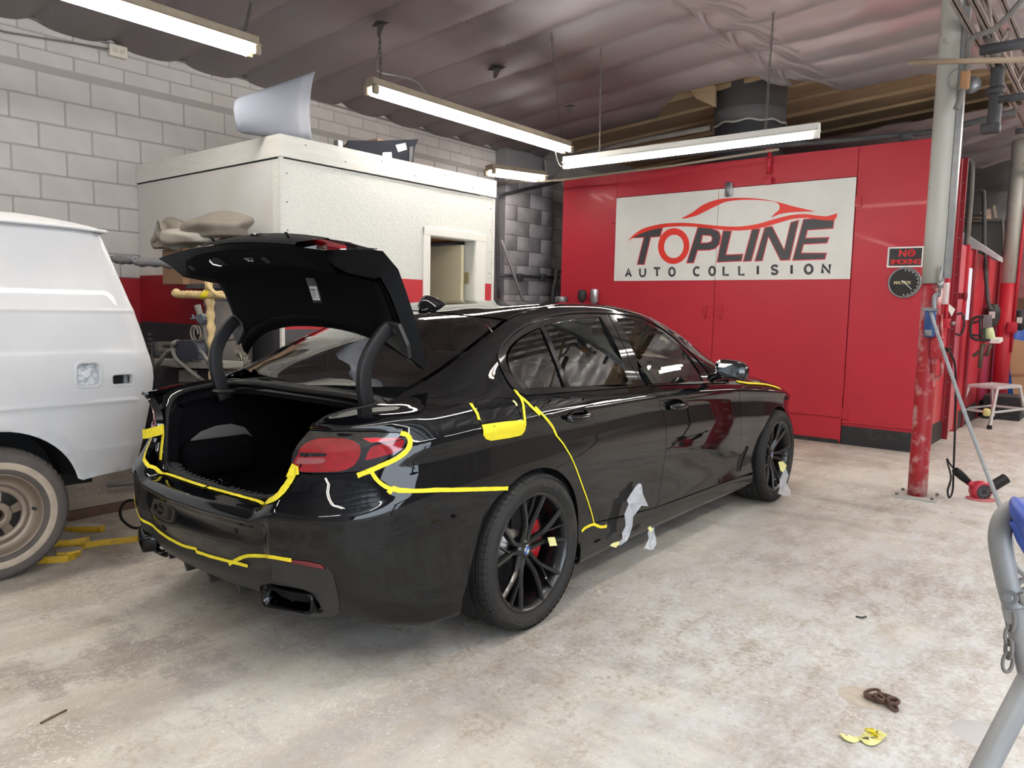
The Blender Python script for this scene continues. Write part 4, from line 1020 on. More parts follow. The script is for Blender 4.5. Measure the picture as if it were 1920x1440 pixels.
# ---- floor: dusty, scuffed concrete
def floor_mat():
    m = bpy.data.materials.new('dusty_concrete'); m.use_nodes = True; n, l = nodes(m); b = n['Principled BSDF']
    tc = n.new('ShaderNodeTexCoord')
    def noise(sc, det=8, rough=.65, stretch=None, dist=0.0):
        t = n.new('ShaderNodeTexNoise'); t.inputs['Scale'].default_value = sc; t.inputs['Detail'].default_value = det; t.inputs['Roughness'].default_value = rough; t.inputs['Distortion'].default_value = dist
        if stretch:
            mp = n.new('ShaderNodeMapping'); mp.inputs['Scale'].default_value = stretch[:3]; mp.inputs['Rotation'].default_value = (0, 0, stretch[3]); l.new(tc.outputs['Object'], mp.inputs[0]); l.new(mp.outputs[0], t.inputs['Vector'])
        else: l.new(tc.outputs['Object'], t.inputs['Vector'])
        return t.outputs['Fac']
    def rng(s, a, b_, c=0, d=1):
        r = n.new('ShaderNodeMapRange'); r.inputs['From Min'].default_value = a; r.inputs['From Max'].default_value = b_; r.inputs['To Min'].default_value = c; r.inputs['To Max'].default_value = d; l.new(s, r.inputs['Value']); return r.outputs[0]
    def mix(f, a, b_):
        x = n.new('ShaderNodeMix'); x.data_type = 'RGBA'
        for i, v in ((0, f), (6, a), (7, b_)):
            if isinstance(v, (tuple, float)): x.inputs[i].default_value = v if isinstance(v, float) else (*v, 1)
            else: l.new(v, x.inputs[i])
        return x.outputs[2]
    def madd(a, k, c_=0.0, op='MULTIPLY_ADD'):
        q = n.new('ShaderNodeMath'); q.operation = op
        for i, v in enumerate((a, k, c_)):
            if isinstance(v, (int, float)): q.inputs[i].default_value = v
            else: l.new(v, q.inputs[i])
        return q.outputs[0]
    fine = noise(38, 6, .75); mid = noise(9, 9, .72, stretch=(1, .45, 1, .5)); fm = madd(fine, .22, madd(mid, .34))
    def patch(sc, lo, hi, mx, **k): return rng(madd(noise(sc, 5, .6, **k), .8, fm), lo, hi, 0, mx)     # broken-edged patches
    def veins(sc, wid, mx, **k):
        d = madd(madd(noise(sc, 4, .6, **k), 1, -.5), 0, 0, 'ABSOLUTE'); return madd(rng(d, 0, wid, mx, 0), rng(noise(2.1, 5), .42, .62))
    sx = n.new('ShaderNodeSeparateXYZ'); l.new(tc.outputs['Object'], sx.inputs[0])
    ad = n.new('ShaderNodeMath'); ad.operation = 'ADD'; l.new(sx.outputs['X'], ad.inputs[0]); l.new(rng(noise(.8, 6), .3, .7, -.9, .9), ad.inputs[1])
    c = mix(rng(fine, .38, .62), srgb(146, 136, 122), srgb(172, 162, 148))
    c = mix(patch(.55, .58, .74, .95), c, srgb(204, 197, 182))                                        # settled sanding dust
    c = mix(patch(1.7, .66, .74, .55, dist=.4), c, srgb(212, 209, 200))
    c = mix(patch(1.3, .64, .74, .6, stretch=(1, .22, 1, .45)), c, srgb(142, 128, 116))               # drag marks
    c = mix(patch(3.1, .69, .76, .5, stretch=(.4, 1, 1, .2)), c, srgb(128, 116, 108))
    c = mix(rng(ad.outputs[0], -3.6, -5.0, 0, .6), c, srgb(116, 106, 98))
    c = mix(madd(rng(ad.outputs[0], -2.8, -.7, 0, .85), rng(fm, .235, .325, .15, 1)), c, srgb(212, 213, 213))  # whitens the floor to the right, painting in the daylight there
    c = mix(veins(5.5, .010, .55, dist=1.2), c, srgb(228, 225, 216)); c = mix(veins(13, .016, .6, dist=.8), c, srgb(232, 230, 224))
    c = mix(rng(noise(70, 3, .6), .64, .70, 0, .8), c, srgb(236, 235, 230))                          # pale specks
    c = mix(rng(noise(85, 3, .6, stretch=(1, 1, 1, 1.0)), .66, .74, 0, .6), c, srgb(104, 92, 84))    # grit
    l.new(c, b.inputs['Base Color']); b.inputs['Roughness'].default_value = .62
    l.new(rng(noise(3), .35, .65, .5, .8), b.inputs['Roughness'])
    bp = n.new('ShaderNodeBump'); bp.inputs['Strength'].default_value = .25; bp.inputs['Distance'].default_value = .006
    l.new(noise(34, 8, .7), bp.inputs['Height']); l.new(bp.outputs[0], b.inputs['Normal'])
    return m
b = B(); b.grid([[(x, y, 0) for x in np.linspace(-7.0, 3.8, 14)] for y in np.linspace(-3.2, 20.2, 26)][::-1], smooth=False)
o = b.done('floor', floor_mat()); o['kind'] = 'structure'
# ---- walls
M_white_blk = mat('painted_block_white', srgb(182, 178, 174), .75, noise=srgb(168, 163, 160), noise_scale=3, bump=.35, bump_scale=55)
M_grey_blk = mat('block_grey', srgb(158, 154, 158), .8, noise=srgb(112, 108, 112), noise_scale=3.5, lo=.45, hi=.75, noise_fac=.8, bump=.35, bump_scale=55)
M_red_blk = mat('painted_block_red', srgb(150, 18, 32), .6, noise=srgb(125, 14, 28), noise_scale=2.5, bump=.2, bump_scale=55)
M_dk_blk = mat('painted_block_charcoal', srgb(58, 57, 60), .7, noise=srgb(45, 44, 47), noise_scale=3, bump=.2, bump_scale=55)
M_mortar = mat('mortar', srgb(150, 146, 142), .9, bump=.3)
M_mortar_g = mat('mortar_grey', srgb(120, 117, 120), .9, bump=.3)
def wallbox(name, lo, hi, m, kind='structure'):
    b = B(); b.box(lo, hi); o = b.done(name, m); o['kind'] = kind; return o
wl = wallbox('wall_left', (XW-.25, -3.2, 0), (XW-.006, 20.2, 4.4), M_mortar)
def block_mesh(w, h, d=.02, r=.006):
    b = B(); b.rbox((-d/2, -w/2, -h/2), (d/2, w/2, h/2), r, seg=1); me = bpy.data.meshes.new('block'); b.bm.to_mesh(me); b.bm.free(); me.shade_flat(); return me
BM = {}
def block(y, z, w, h, m, parent, x=XW-.008):
    k = (round(w, 3), round(h, 3), m.name)
    if k not in BM: BM[k] = block_mesh(w, h); BM[k].materials.append(m)
    o = bpy.data.objects.new('block', BM[k]); COL.objects.link(o); o.location = (x, y, z); o.parent = parent; return o
nblk = 0; far = []
for k in range(13):
    z = 3.196-.2032*(k+.5); off = 2.424+(0 if k % 2 == 0 else .2032)
    for i in range(-3, 19):
        y = off + .4064*i + .2032
        if z < 2.30 and 3.25 < y < 5.3: continue          # behind the white office
        if z < 1.0: continue
        m = M_red_blk if 1.18 < z < 1.572 else (M_dk_blk if z < 1.18 else (M_grey_blk if y > 5.75 and z < 3.0 else M_white_blk))  # blocks past the office turn darker grey below the top course
        block(y, z, .397, .194, m, wl); nblk += 1
for k in range(3):
    z = 3.243+.122*(k+.5); off = 2.30+(0 if k % 2 else .2032)
    for i in range(-3, 15):
        if nblk >= 296: break
        y = off+.4064*i; block(y, z, .397, .114, M_white_blk, wl); nblk += 1
b = B()
for k in range(3):
    for i in range(15, 22):
        z = 3.243+.122*(k+.5); off = 2.30+(0 if k % 2 else .2032); y = off+.4064*i; b.box((XW-.018, y-.198, z-.057), (XW+.002, y+.198, z+.057))
o = b.done('distant_blocks', M_white_blk, wl); o['kind'] = 'stuff'
# lower, hidden part of the wall keeps its paint bands
for z0, z1, m, nm in ((0, 1.0, M_dk_blk, 'paint_band'), (1.18, 1.575, M_red_blk, 'paint_band'), (1.0, 1.18, M_dk_blk, 'paint_band')):
    b = B(); b.box((XW-.02, -3.2, z0), (XW-.003, 20, z1)); b.done(nm, m, wl)
b = B(); b.box((XW-.02, 5.75, 1.575), (XW-.002, 20, 3.19)); b.done('paint_band', M_mortar_g, wl)  # grey backing behind the darker blocks
# pilaster in the grey corner
for (ya, yb, xo) in ((8.06, 9.15, .20),):
    pl = wallbox('trim_1', (XW, ya, 0), (XW+xo-.008, yb, 3.55), M_mortar_g)
    for k in range(16):
        z = 3.196-.2032*(k+.5)
        if z < .1: break
        if k % 2: spl = [(ya, (ya+yb)/2), ((ya+yb)/2, yb)]
        else: spl = [(ya, ya+.27), (ya+.27, yb-.27), (yb-.27, yb)]
        for a, c in spl:
            b = B(); b.rbox((XW, a+.004, z-.098), (XW+xo, c-.004, z+.098), .006, seg=1); b.done('block', M_grey_blk, pl)
wallbox('wall_back', (-7.2, 18.6, 0), (3.8, 18.85, 4.8), mat('pale_red_brick_paint', srgb(196, 130, 134), .8, noise=srgb(150, 80, 86), noise_scale=6, bump=.3))
wallbox('wall_rear', (-7.2, 16.0, 0), (-1.9, 16.2, 4.5), M_grey_blk)
def wall_with_opening(name, axis, pos, a0, a1, o0, o1, ztop, zo, m):
    b = B()
    def seg(p, q, z0, z1):
        if axis == 'x': b.box((pos, p, z0), (pos+.2, q, z1))
        else: b.box((p, pos-.2, z0), (q, pos, z1))
    seg(a0, o0, 0, ztop); seg(o1, a1, 0, ztop); seg(o0, o1, zo, ztop)
    o = b.done(name, m); o['kind'] = 'structure'; return o
wall_with_opening('wall_right', 'x', 3.6, -3.2, 7.0, -2.5, 2.1, 4.8, 3.4, M_grey_blk)
wallbox('wall_right', (3.6, 7.0, 0), (3.8, 18.8, 4.8), M_white_blk)
wallbox('wall_front', (-7.2, -3.2, 0), (3.8, -3.0, 4.8), M_grey_blk)
# ---- ceiling: sagging reflective insulation sheet over joists that run across the shop
def foil_mat(name, c1, c2, rough, metal):
    m = mat(name, c1, rough, metal, noise=c2, noise_scale=.7, bump=.35, bump_scale=4.0, detail=4)
    return m
M_foil = foil_mat('dull_foil_sheet', srgb(118, 110, 110), srgb(104, 90, 92), .5, .3)
def lit_right_foil():  # foil painted paler and shinier to the right, standing in for light there
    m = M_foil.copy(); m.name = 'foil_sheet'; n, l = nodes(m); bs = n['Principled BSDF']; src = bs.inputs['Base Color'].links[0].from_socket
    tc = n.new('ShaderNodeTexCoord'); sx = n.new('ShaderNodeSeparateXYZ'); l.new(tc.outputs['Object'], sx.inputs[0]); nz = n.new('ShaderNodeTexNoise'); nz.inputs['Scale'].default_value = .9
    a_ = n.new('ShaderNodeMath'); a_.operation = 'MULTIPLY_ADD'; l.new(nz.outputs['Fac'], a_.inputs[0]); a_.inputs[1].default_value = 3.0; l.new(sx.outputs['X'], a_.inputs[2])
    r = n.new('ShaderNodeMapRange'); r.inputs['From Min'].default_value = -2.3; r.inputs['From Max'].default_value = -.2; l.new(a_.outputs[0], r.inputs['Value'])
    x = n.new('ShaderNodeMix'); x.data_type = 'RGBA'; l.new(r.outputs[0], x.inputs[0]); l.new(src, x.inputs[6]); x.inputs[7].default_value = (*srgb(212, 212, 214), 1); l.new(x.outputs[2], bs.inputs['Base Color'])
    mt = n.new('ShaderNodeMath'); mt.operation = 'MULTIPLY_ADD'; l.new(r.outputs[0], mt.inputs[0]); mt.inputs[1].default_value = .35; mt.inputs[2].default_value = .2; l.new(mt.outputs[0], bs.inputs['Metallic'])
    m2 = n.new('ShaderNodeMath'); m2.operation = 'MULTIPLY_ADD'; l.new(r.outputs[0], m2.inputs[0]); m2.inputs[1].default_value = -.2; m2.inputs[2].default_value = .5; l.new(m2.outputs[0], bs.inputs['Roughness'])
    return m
M_foil2 = lit_right_foil()
def sheet(name, x0, x1, y0, y1, nx, ny, m, e0=None, e1=None, extra=0.0, amp=.065):
    r2 = random.Random(11); P = []
    W1 = [(r2.uniform(.4, 1.3), r2.uniform(.8, 2.4), r2.uniform(0, 6)) for _ in range(6)]; W2 = [(r2.uniform(2, 6), r2.uniform(1.5, 5), r2.uniform(0, 6)) for _ in range(7)]
    for j in range(ny+1):
        row = []
        for i in range(nx+1):
            x = x0+(x1-x0)*i/nx; a = e0(x) if e0 else y0; c = e1(x) if e1 else y1; y = a+(c-a)*j/ny
            ph = ((y+.04)/.61) % 1.0; sag = amp*(1-abs(2*ph-1)**3.0)
            wr = sum(math.sin(a_*x*1.3+c_)*math.sin(b_*y+c_*2) for a_, b_, c_ in W1)*.006
            k = min(1, max(0, (x+3.4)/2.0))*.8+extra; wr += k*sum(abs(math.sin(a_*x+b_*y*.9+c_)) for a_, b_, c_ in W2)*.012
            row.append((x, y, ceil_z(x)-sag-wr))
        P.append(row)
    b = B(); b.grid(P[::-1]); o = b.done(name, m, recalc=False); o['kind'] = 'structure'; return o
def edge_from(px, dz):
    q = []
    for u, v in px:
        x = -3.0
        for _ in range(8): p = W(u, v, 2, ceil_z(x)-dz); x = p.x
        q.append((p.x, p.y))
    q.sort(); xs = [a for a, c in q]; yv = [c for a, c in q]; return lambda x: float(np.interp(x, xs, yv))
edge1 = edge_from([(1010,300),(1060,262),(1150,243),(1233,226),(1240,203),(1275,180),(1340,160),(1402,143),(1475,141),(1493,161),(1522,147),(1524,182),(1585,170),(1647,154),(1738,140),(1765,136),(1800,130),(1900,118)], .05)
edge2 = edge_from([(1380,285),(1519,256),(1620,238),(1752,216),(1800,206),(1860,190),(1910,178)], .05)
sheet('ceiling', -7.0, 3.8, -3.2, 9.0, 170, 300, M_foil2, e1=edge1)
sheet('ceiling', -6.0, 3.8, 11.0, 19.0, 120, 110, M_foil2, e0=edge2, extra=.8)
M_wood = mat('old_roof_boards', srgb(196, 170, 136), .8, noise=srgb(140, 118, 92), noise_scale=4, stretch=(.4, 6, 6), bump=.2)
wd_ = wallbox('ceiling', (-7.0, -3.2, 4.75), (3.8, 19, 4.9), M_wood)
for i in range(11):
    y = 6.98+i*.61
    b = B(); b.box((-7.0, y, ceil_z(-7)+.27), (3.7, y+.595, ceil_z(-7)+.30)); b.box((-7.0, y-.02, ceil_z(-7)+.225), (3.7, y+.01, ceil_z(-7)+.275))
    for v in b.bm.verts: v.co.z += .075*(v.co.x+7.0) + (i*7 % 3)*.006
    b.done('board', M_wood, wd_)
# hanging flap of dark sheet at the far right, above the mezzanine
M_dark_sheet = mat('dark_hanging_sheet', srgb(92, 88, 88), .6, noise=srgb(60, 57, 58), noise_scale=2, bump=.5, bump_scale=5)
P = []
for i in range(14):
    t = i/13; row = []
    for j in range(10):
        s_ = j/9; x = -2.6+2.4*t; row.append((x, 14.0-.25*math.sin(t*7)*s_, 3.75-.75*s_*(.55+.45*math.sin(t*5.2+.6))+.05*math.sin(t*21)))
    P.append(row)
b = B(); b.grid(P); tag(b.done('torn_ceiling_sheet', M_dark_sheet), kind='structure')
# small torn holes in the sheet
M_hole = mat('dark_void', (.01, .01, .01), .95)
def flap(u, v, w, h, rot):
    x = -4.0
    for _ in range(6): c = W(u, v, 2, ceil_z(x)-.085); x = c.x
    b = B(); b._add([c+Vector((-w, 0, 0)), c+Vector((-.2*w, h*.7, .0)), c+Vector((w, h*.3, 0)), c+Vector((.4*w, -h, 0))], [(0, 1, 2, 3)]); o = b.done('torn_hole', M_hole); o['kind'] = 'structure'
    b = B(); b._add([c+Vector((-w*.2, -.1*h, -.002)), c+Vector((w*.6, .1*h, -.004)), c+Vector((w*.45, -h*.5, -.11)), c+Vector((.0, -h*.4, -.10))], [(0, 1, 2, 3)]); o = b.done('hanging_flap', M_foil); o['kind'] = 'structure'
flap(930, 128, .11, .10, 0); flap(712, 45, .10, .07, 0); flap(1068, 199, .08, .05, 0)
# ================================================================== white plywood office
M_osb = mat('white_painted_board', srgb(216, 216, 208), .6, noise=srgb(202, 202, 192), noise_scale=22, stretch=(1, 1, 2.2), bump=.35, bump_scale=38)
M_osb2 = mat('white_painted_ply', srgb(206, 205, 202), .6, noise=srgb(180, 172, 160), noise_scale=1.2, noise_fac=.5, bump=.12, bump_scale=40)
M_wtrim = mat('white_trim_paint', srgb(214, 213, 206), .5, noise=srgb(196, 192, 180), noise_scale=5, stretch=(1, 1, 8), bump=.1)
M_dkline = mat('dark_gap', (.02, .02, .02), .9)
M_redp = mat('red_wall_paint', srgb(196, 40, 52), .55, noise=srgb(176, 32, 44), noise_scale=4, bump=.15)
M_greyp = mat('grey_wall_paint', srgb(78, 77, 80), .6)
YE = 5.52
wr = wallbox('wall_office_side', (XB-.10, YB, 0), (XB, 4.66, ZB-.16), M_osb)
o = wallbox('wall_office_side', (XB-.10, 5.26, 0), (XB, YE, ZB-.16), M_osb)
o2 = wallbox('wall_office_side', (XB-.10, 4.66, 2.02), (XB, 5.26, ZB-.16), M_osb)
wf = wallbox('wall_office_front', (XW+.012, YB, 0), (XB-.10, YB+.10, ZB-.16), M_osb2)
wallbox('wall_office_end', (XW+.012, YE-.10, 0), (XB-.10, YE, ZB), M_osb2)
wallbox('wall_office_roof', (XW+.012, YB, ZB-.03), (XB, YE, ZB), M_osb2)
for (lo, hi, nm) in (((XB-.012, YB-.012, ZB-.15), (XB+.014, YE+.01, ZB+.004), 'trim_2'), ((XW+.012, YB-.014, ZB-.15), (XB+.012, YB+.01, ZB+.004), 'trim_3'), ((XB-.02, YB-.008, 0), (XB+.006, YB+.018, ZB-.15), 'trim_4'), ((XB, YE-.03, 0), (XB+.006, YE+.004, ZB-.16), 'trim_4')):
    wallbox(nm, lo, hi, M_wtrim)
wallbox('trim_5', (XW+.012, YB-.006, ZB-.158), (XB-.03, YB+.01, ZB-.150), M_dkline)
# paint bands on the office walls
wallbox('trim_6', (XB-.01, YB+.018, 1.19), (XB+.003, 4.60, 1.603), M_redp); wallbox('trim_6', (XB-.01, 5.38, 1.19), (XB+.003, YE-.03, 1.603), M_redp)
wallbox('trim_6', (XW+.012, YB-.003, 1.19), (XB-.02, YB+.01, 1.60), M_red_blk); wallbox('trim_7', (XW+.012, YB-.003, 0), (XB-.02, YB+.01, 1.19), M_dk_blk)
wallbox('trim_7', (XB-.01, YB+.018, 0), (XB+.003, 4.60, 1.19), M_greyp)
# screws along the board edges
b = B()
for k in range(11):
    for (y, dy) in ((YB+.05, 0), (YE-.06, 0)): b.cyl((XB+.0, y+rnd.uniform(-.004, .004), .3+k*.2), (XB+.004, y, .3+k*.2), .005, 6)
for k in range(7): b.cyl((XB+.01, YB+.2+k*.36, ZB-.04-.06*(k % 2)), (XB+.016, YB+.2+k*.36, ZB-.04-.06*(k % 2)), .005, 6)
o = b.done('screw_heads', M_dkline, wr); o['kind'] = 'stuff'
# door opening with casing, open cream door inside
M_cream = mat('cream_door', srgb(228, 214, 178), .5)
M_casing = mat('white_casing', srgb(226, 224, 214), .45)
dr = empty('door_1', (XB, 4.66, 0), 'open cream interior door of the white office', 'door'); dr['kind'] = 'structure'; del dr['category']
def rel(o, par):
    o.parent = par; o.matrix_parent_inverse = Matrix.Translation(par.location).inverted() @ Matrix.Identity(4); return o
for lo, hi, nm in (((XB, 4.59, 0), (XB+.02, 4.668, 2.055), 'casing'), ((XB, 5.25, 0), (XB+.02, 5.385, 2.055), 'casing'), ((XB, 4.59, 1.985), (XB+.022, 5.385, 2.055), 'casing')):
    b = B(); b.box(lo, hi); o = b.done(nm, M_casing, bevel=.006); rel(o, dr)
for lo, hi in (((XB-.12, 4.655, 0), (XB+.004, 4.672, 2.0)), ((XB-.12, 5.245, 0), (XB+.004, 5.262, 2.0)), ((XB-.12, 4.655, 1.98), (XB+.004, 5.262, 2.0))):
    b = B(); b.box(lo, hi); rel(b.done('jamb', M_casing), dr)
b = B(); b.rbox((-.74, -.02, .01), (0, .02, 1.95), .003); o = b.done('door_leaf', M_cream); o.location = (XB-.10, 5.20, 0); o.rotation_euler = (0, 0, math.radians(-3)); rel(o, dr)
b = B(); b.box((XB-.10, 5.222, 1.60), (XB-.06, 5.246, 1.70)); rel(b.done('hinge', mat('brass_hinge', srgb(170, 160, 130), .4, .8)), dr)
wallbox('wall_office_lintel', (XB-2.0, 4.4, 1.99), (XB-.13, 5.3, 2.06), mat('orange_lintel', srgb(176, 112, 60), .6))
# ================================================================== red paint booth
M_boothred = mat('booth_red_paint', srgb(184, 38, 54), .44, noise=srgb(168, 32, 48), noise_scale=1.3, bump=.05, bump_scale=30, coat=.04, rough2=.55)
M_boothred_glare = mat('booth_red_glare', srgb(196, 44, 60), .34, noise=srgb(205, 96, 104), noise_scale=1.8, lo=.45, hi=.7, noise_fac=.6, coat=.2)  # pink mixed into the red stands in for glare on this side
M_boothdk = mat('booth_dark_red', srgb(128, 14, 30), .4)
M_sign = mat('white_sign_board', srgb(226, 226, 220), .55, noise=srgb(206, 206, 200), noise_scale=3, noise_fac=.4)
M_kick = mat('black_kick_plate', srgb(38, 38, 40), .6, noise=srgb(70, 68, 68), noise_scale=9, lo=.5)
M_galv = mat('galvanised_steel', srgb(150, 152, 154), .4, .7, noise=srgb(120, 122, 124), noise_scale=12)
XL0, XD0, XC, XD1 = -6.103, -5.256, -3.87, -2.36
booth = empty('paint_booth', (XD0, YF, 0), 'red sheet-metal paint booth with double doors and white lettered panel', 'paint booth')
def bp(name, m, lo, hi, bev=0, r=0, label=None, par=booth):
    b = B(); (b.rbox(lo, hi, r) if r else b.box(lo, hi)); o = b.done(name, m, bevel=bev); rel(o, par if par.type == 'EMPTY' else par)
    if label: o['label'] = label
    return o
bp('booth_core', M_boothdk, (XL0+.03, YF+.04, 0), (XS-.03, 9.7, 3.09))
bp('booth_core', M_boothdk, (XL0+.03, 9.7, 0), (XS-.05, 14.1, 2.19))
bp('front_panel', M_boothred, (XL0, YF, 0), (XD0-.003, YF+.04, 2.985), bev=.002)
bp('front_panel', M_boothred, (XD1+.004, YF, .20), (XS, YF+.04, 3.115), bev=.002)
for s0, s1 in ((XL0, XD0-.003), (XD0+.001, XD1-.001)): bp('header_panel', M_boothred, (s0, YF, 2.812 if s0 > -6 else 2.988), (s1, YF+.04, 3.115), bev=.002)
bp('kick_plate', M_kick, (XD1+.004, YF-.004, 0), (XS+.004, YF+.04, .20)); 
bp('base_rail', M_boothred, (XD1+.004, YF-.02, .235), (XS, YF, .262), bev=.002)
dl = bp('booth_door', M_boothred, (XD0+.004, YF-.012, .02), (XC-.003, YF+.03, 2.805), bev=.003, label='left door of the pair')
dR = bp('booth_door', M_boothred, (XC+.003, YF-.012, .02), (XD1-.003, YF+.03, 2.805), bev=.003, label='right door of the pair')
def sub(par, name, m, lo, hi, bev=0, r=0):
    b = B(); (b.rbox(lo, hi, r) if r else b.box(lo, hi)); o = b.done(name, m, bevel=bev); o.parent = par; o.matrix_parent_inverse = Matrix.Identity(4); return o
SG = YF-.014
sub(dl, 'sign_half', M_sign, (XD0+.004, SG-.004, 1.755), (XC-.003, SG+.003, 2.803)); sub(dR, 'sign_half', M_sign, (XC+.003, SG-.004, 1.755), (XD1-.003, SG+.003, 2.803))
for d_, x0, x1 in ((dl, XD0+.02, XC-.02), (dR, XC+.02, XD1-.02)):
    sub(d_, 'bottom_rail', M_boothred, (x0, YF-.03, .29), (x1, YF-.012, .31), .002); sub(d_, 'bottom_seal', M_kick, (x0, YF-.02, .0), (x1, YF-.002, .045))
for d_, x in ((dl, -3.963), (dR, -3.775)):
    b = B(); b.tube(catmull([(x, YF-.012, 1.455), (x, YF-.05, 1.44), (x, YF-.055, 1.39), (x, YF-.05, 1.34), (x, YF-.012, 1.325)], 5), .009, 8); b.rbox((x-.018, YF-.018, 1.45), (x+.018, YF-.01, 1.475), .003); b.rbox((x-.018, YF-.018, 1.30), (x+.018, YF-.01, 1.33), .003)
    o = b.done('pull_handle', M_boothred, d_); o.matrix_parent_inverse = Matrix.Identity(4)
# hinges
for z in (2.55, .33):
    for x in (XD1, XD0):
        bp('hinge', M_boothred, (x+(.03 if x == XD1 else -.03)-.030, YF-.020, z-.055), (x+(.03 if x == XD1 else -.03)+.030, YF-.004, z+.055), bev=.003)
b = B(); b.rbox((-3.795, YF-.035, 2.71), (-3.70, YF-.014, 2.865), .01); b.cyl((-3.748, YF-.04, 2.70), (-3.748, YF-.04, 2.87), .014, 10); rel(b.done('top_latch', M_galv), booth)
for dx in (-.03, .03):
    for dz in (-.05, 0, .05): pass
# red conduit coming down to a box
b = B(); b.tube([(-3.285, YF-.04, 3.22), (-3.285, YF-.04, 3.16)], .045, 12); b.tube([(-3.285, YF-.04, 3.18), (-3.285, YF-.04, 2.92)], .022, 10); b.rbox((-3.33, YF-.075, 2.80), (-3.24, YF-.005, 2.88), .006); b.tube([(-3.285, YF-.04, 3.08), (-3.285, YF-.04, 3.05)], .034, 10)
rel(b.done('conduit_drop', M_boothred), booth)
# side of the booth, running away from the camera
YA = 9.60
bp('side_panel', M_boothred_glare, (XS-.03, YF+.04, .22), (XS, YA, 3.10), bev=.002)
bp('kick_plate', M_kick, (XS-.03, YF+.0, 0), (XS+.004, YA+.25, .22))
b = B(); b.box((XS-.03, YA, 0.2), (XS+.02, YA+.13, 3.10)); b.box((XS, YA+.10, .0), (XS+.06, YA+.13, 3.12)); rel(b.done('corner_flange', M_boothdk, bevel=.003), booth)
b = B()
for k in range(14): b.cyl((XS+.03, YA+.09, .25+k*.2), (XS+.03, YA+.101, .25+k*.2), .008, 6)
o = b.done('flange_bolts', M_galv); rel(o, booth); o['kind'] = 'stuff'
bp('side_door', mat('booth_door_glare', srgb(205, 92, 104), .36, noise=srgb(214, 140, 146), noise_scale=1.5, coat=.2), (XS-.04, YA+.14, .03), (XS-.008, 10.45, 2.22), bev=.004)  # door is red; the pink paints in the glare on it
bp('door_post', M_boothred_glare, (XS-.04, YA+.135, 0), (XS+.02, YA+.19, 2.24)); bp('door_post', M_boothred, (XS-.04, 10.46, 0), (XS+.02, 10.56, 2.24))
bp('lower_booth_wall', M_boothred_glare, (XS-.05, 10.45, .22), (XS-.01, 14.1, 2.20)); bp('kick_plate', M_kick, (XS-.04, 10.5, 0), (XS+.004, 14.1, .22))
for y in (11.0, 12.1, 13.2): bp('wall_post', M_boothdk, (XS-.03, y-.06, .0), (XS+.02, y+.06, 2.22), bev=.003)
bp('light_window', mat('booth_window', srgb(196, 208, 216), .2, emit=(.8, .9, 1.0), estr=.35), (XS-.01, 10.62, 1.35), (XS+.004, 10.9, 1.98))
b = B(); b.tube(catmull([(XS, 9.98, 1.40), (XS+.07, 9.98, 1.42), (XS+.10, 9.98, 1.30), (XS+.07, 9.98, 1.18), (XS, 9.98, 1.20)], 5), .012, 8); rel(b.done('pull_handle', M_kick), booth)
b = B(); b.cyl((XS, 9.95, 1.62), (XS+.08, 9.95, 1.62), .035, 12); b.cyl((XS+.08, 9.95, 1.62), (XS+.11, 9.95, 1.62), .05, 12); rel(b.done('door_knob', M_boothdk), booth)
# sign lettering and swooshes
M_let = mat('charcoal_lettering', srgb(62, 62, 66), .5); M_letred = mat('bright_red_lettering', srgb(226, 52, 40), .5); M_letout = mat('red_outline', srgb(214, 60, 66), .5)
S0 = Vector((XD0+.004, SG-.006, 1.755)); SWd, SHt = (XD1-XD0-.008), 1.048
def sp(px, py, e=0.0): # sign pixel coordinates (zoomed crop 1920x1440 of 1100..1740, 240..720) to the board via the photo's own plane
    p = W(1100+px/3, 240+py/3, 1, YF-.018); return Vector((p.x, SG-.005-e, p.z))
def sgpoly(pts, name, m, e=0.0, holes=None):
    P = [sp(*q, e) for q in pts]; n_ = len(P)
    vv = [Vector((p.x, p.z)) for p in P]; loops = [list(range(n_))]
    if holes:
        for h in holes:
            Q = [sp(*q, e) for q in h]; loops.append(list(range(len(P), len(P)+len(Q)))); P += Q; vv += [Vector((p.x, p.z)) for p in Q]
    ed = [(lp[i], lp[(i+1) % len(lp)]) for lp in loops for i in range(len(lp))]
    V, E_, F, *_ = delaunay_2d_cdt(vv, ed, [], 0, 1e-7)
    outer = [(vv[i].x, vv[i].y) for i in loops[0]]; hs = [[(vv[i].x, vv[i].y) for i in lp] for lp in loops[1:]]
    FF = []
    for f in F:
        c = np.array([[sum(V[i].x for i in f)/3, sum(V[i].y for i in f)/3]])
        if inside(c, outer)[0] and not any(inside(c, h)[0] for h in hs): FF.append(tuple(f))
    y = P[0].y; b = B(); k = len(V)
    b._add([(v.x, y, v.y) for v in V]+[(v.x, y+.003+e, v.y) for v in V], FF)
    o = b.done(name, m); 
    for f in o.data.polygons: pass
    rel(o, booth); return o
def cr(pts, n=6): return [(p.x, p.y) for p in catmull([(a, b_, 0) for a, b_ in pts], n)]
def letter(pts, holes=None, nm='letter'):
    # coloured outline behind, charcoal face in front
    sgpoly(grow(pts, 5), nm, M_letout, .000, [grow(h, -5) for h in holes] if holes else None); sgpoly(pts, nm, M_let, .0015, holes)
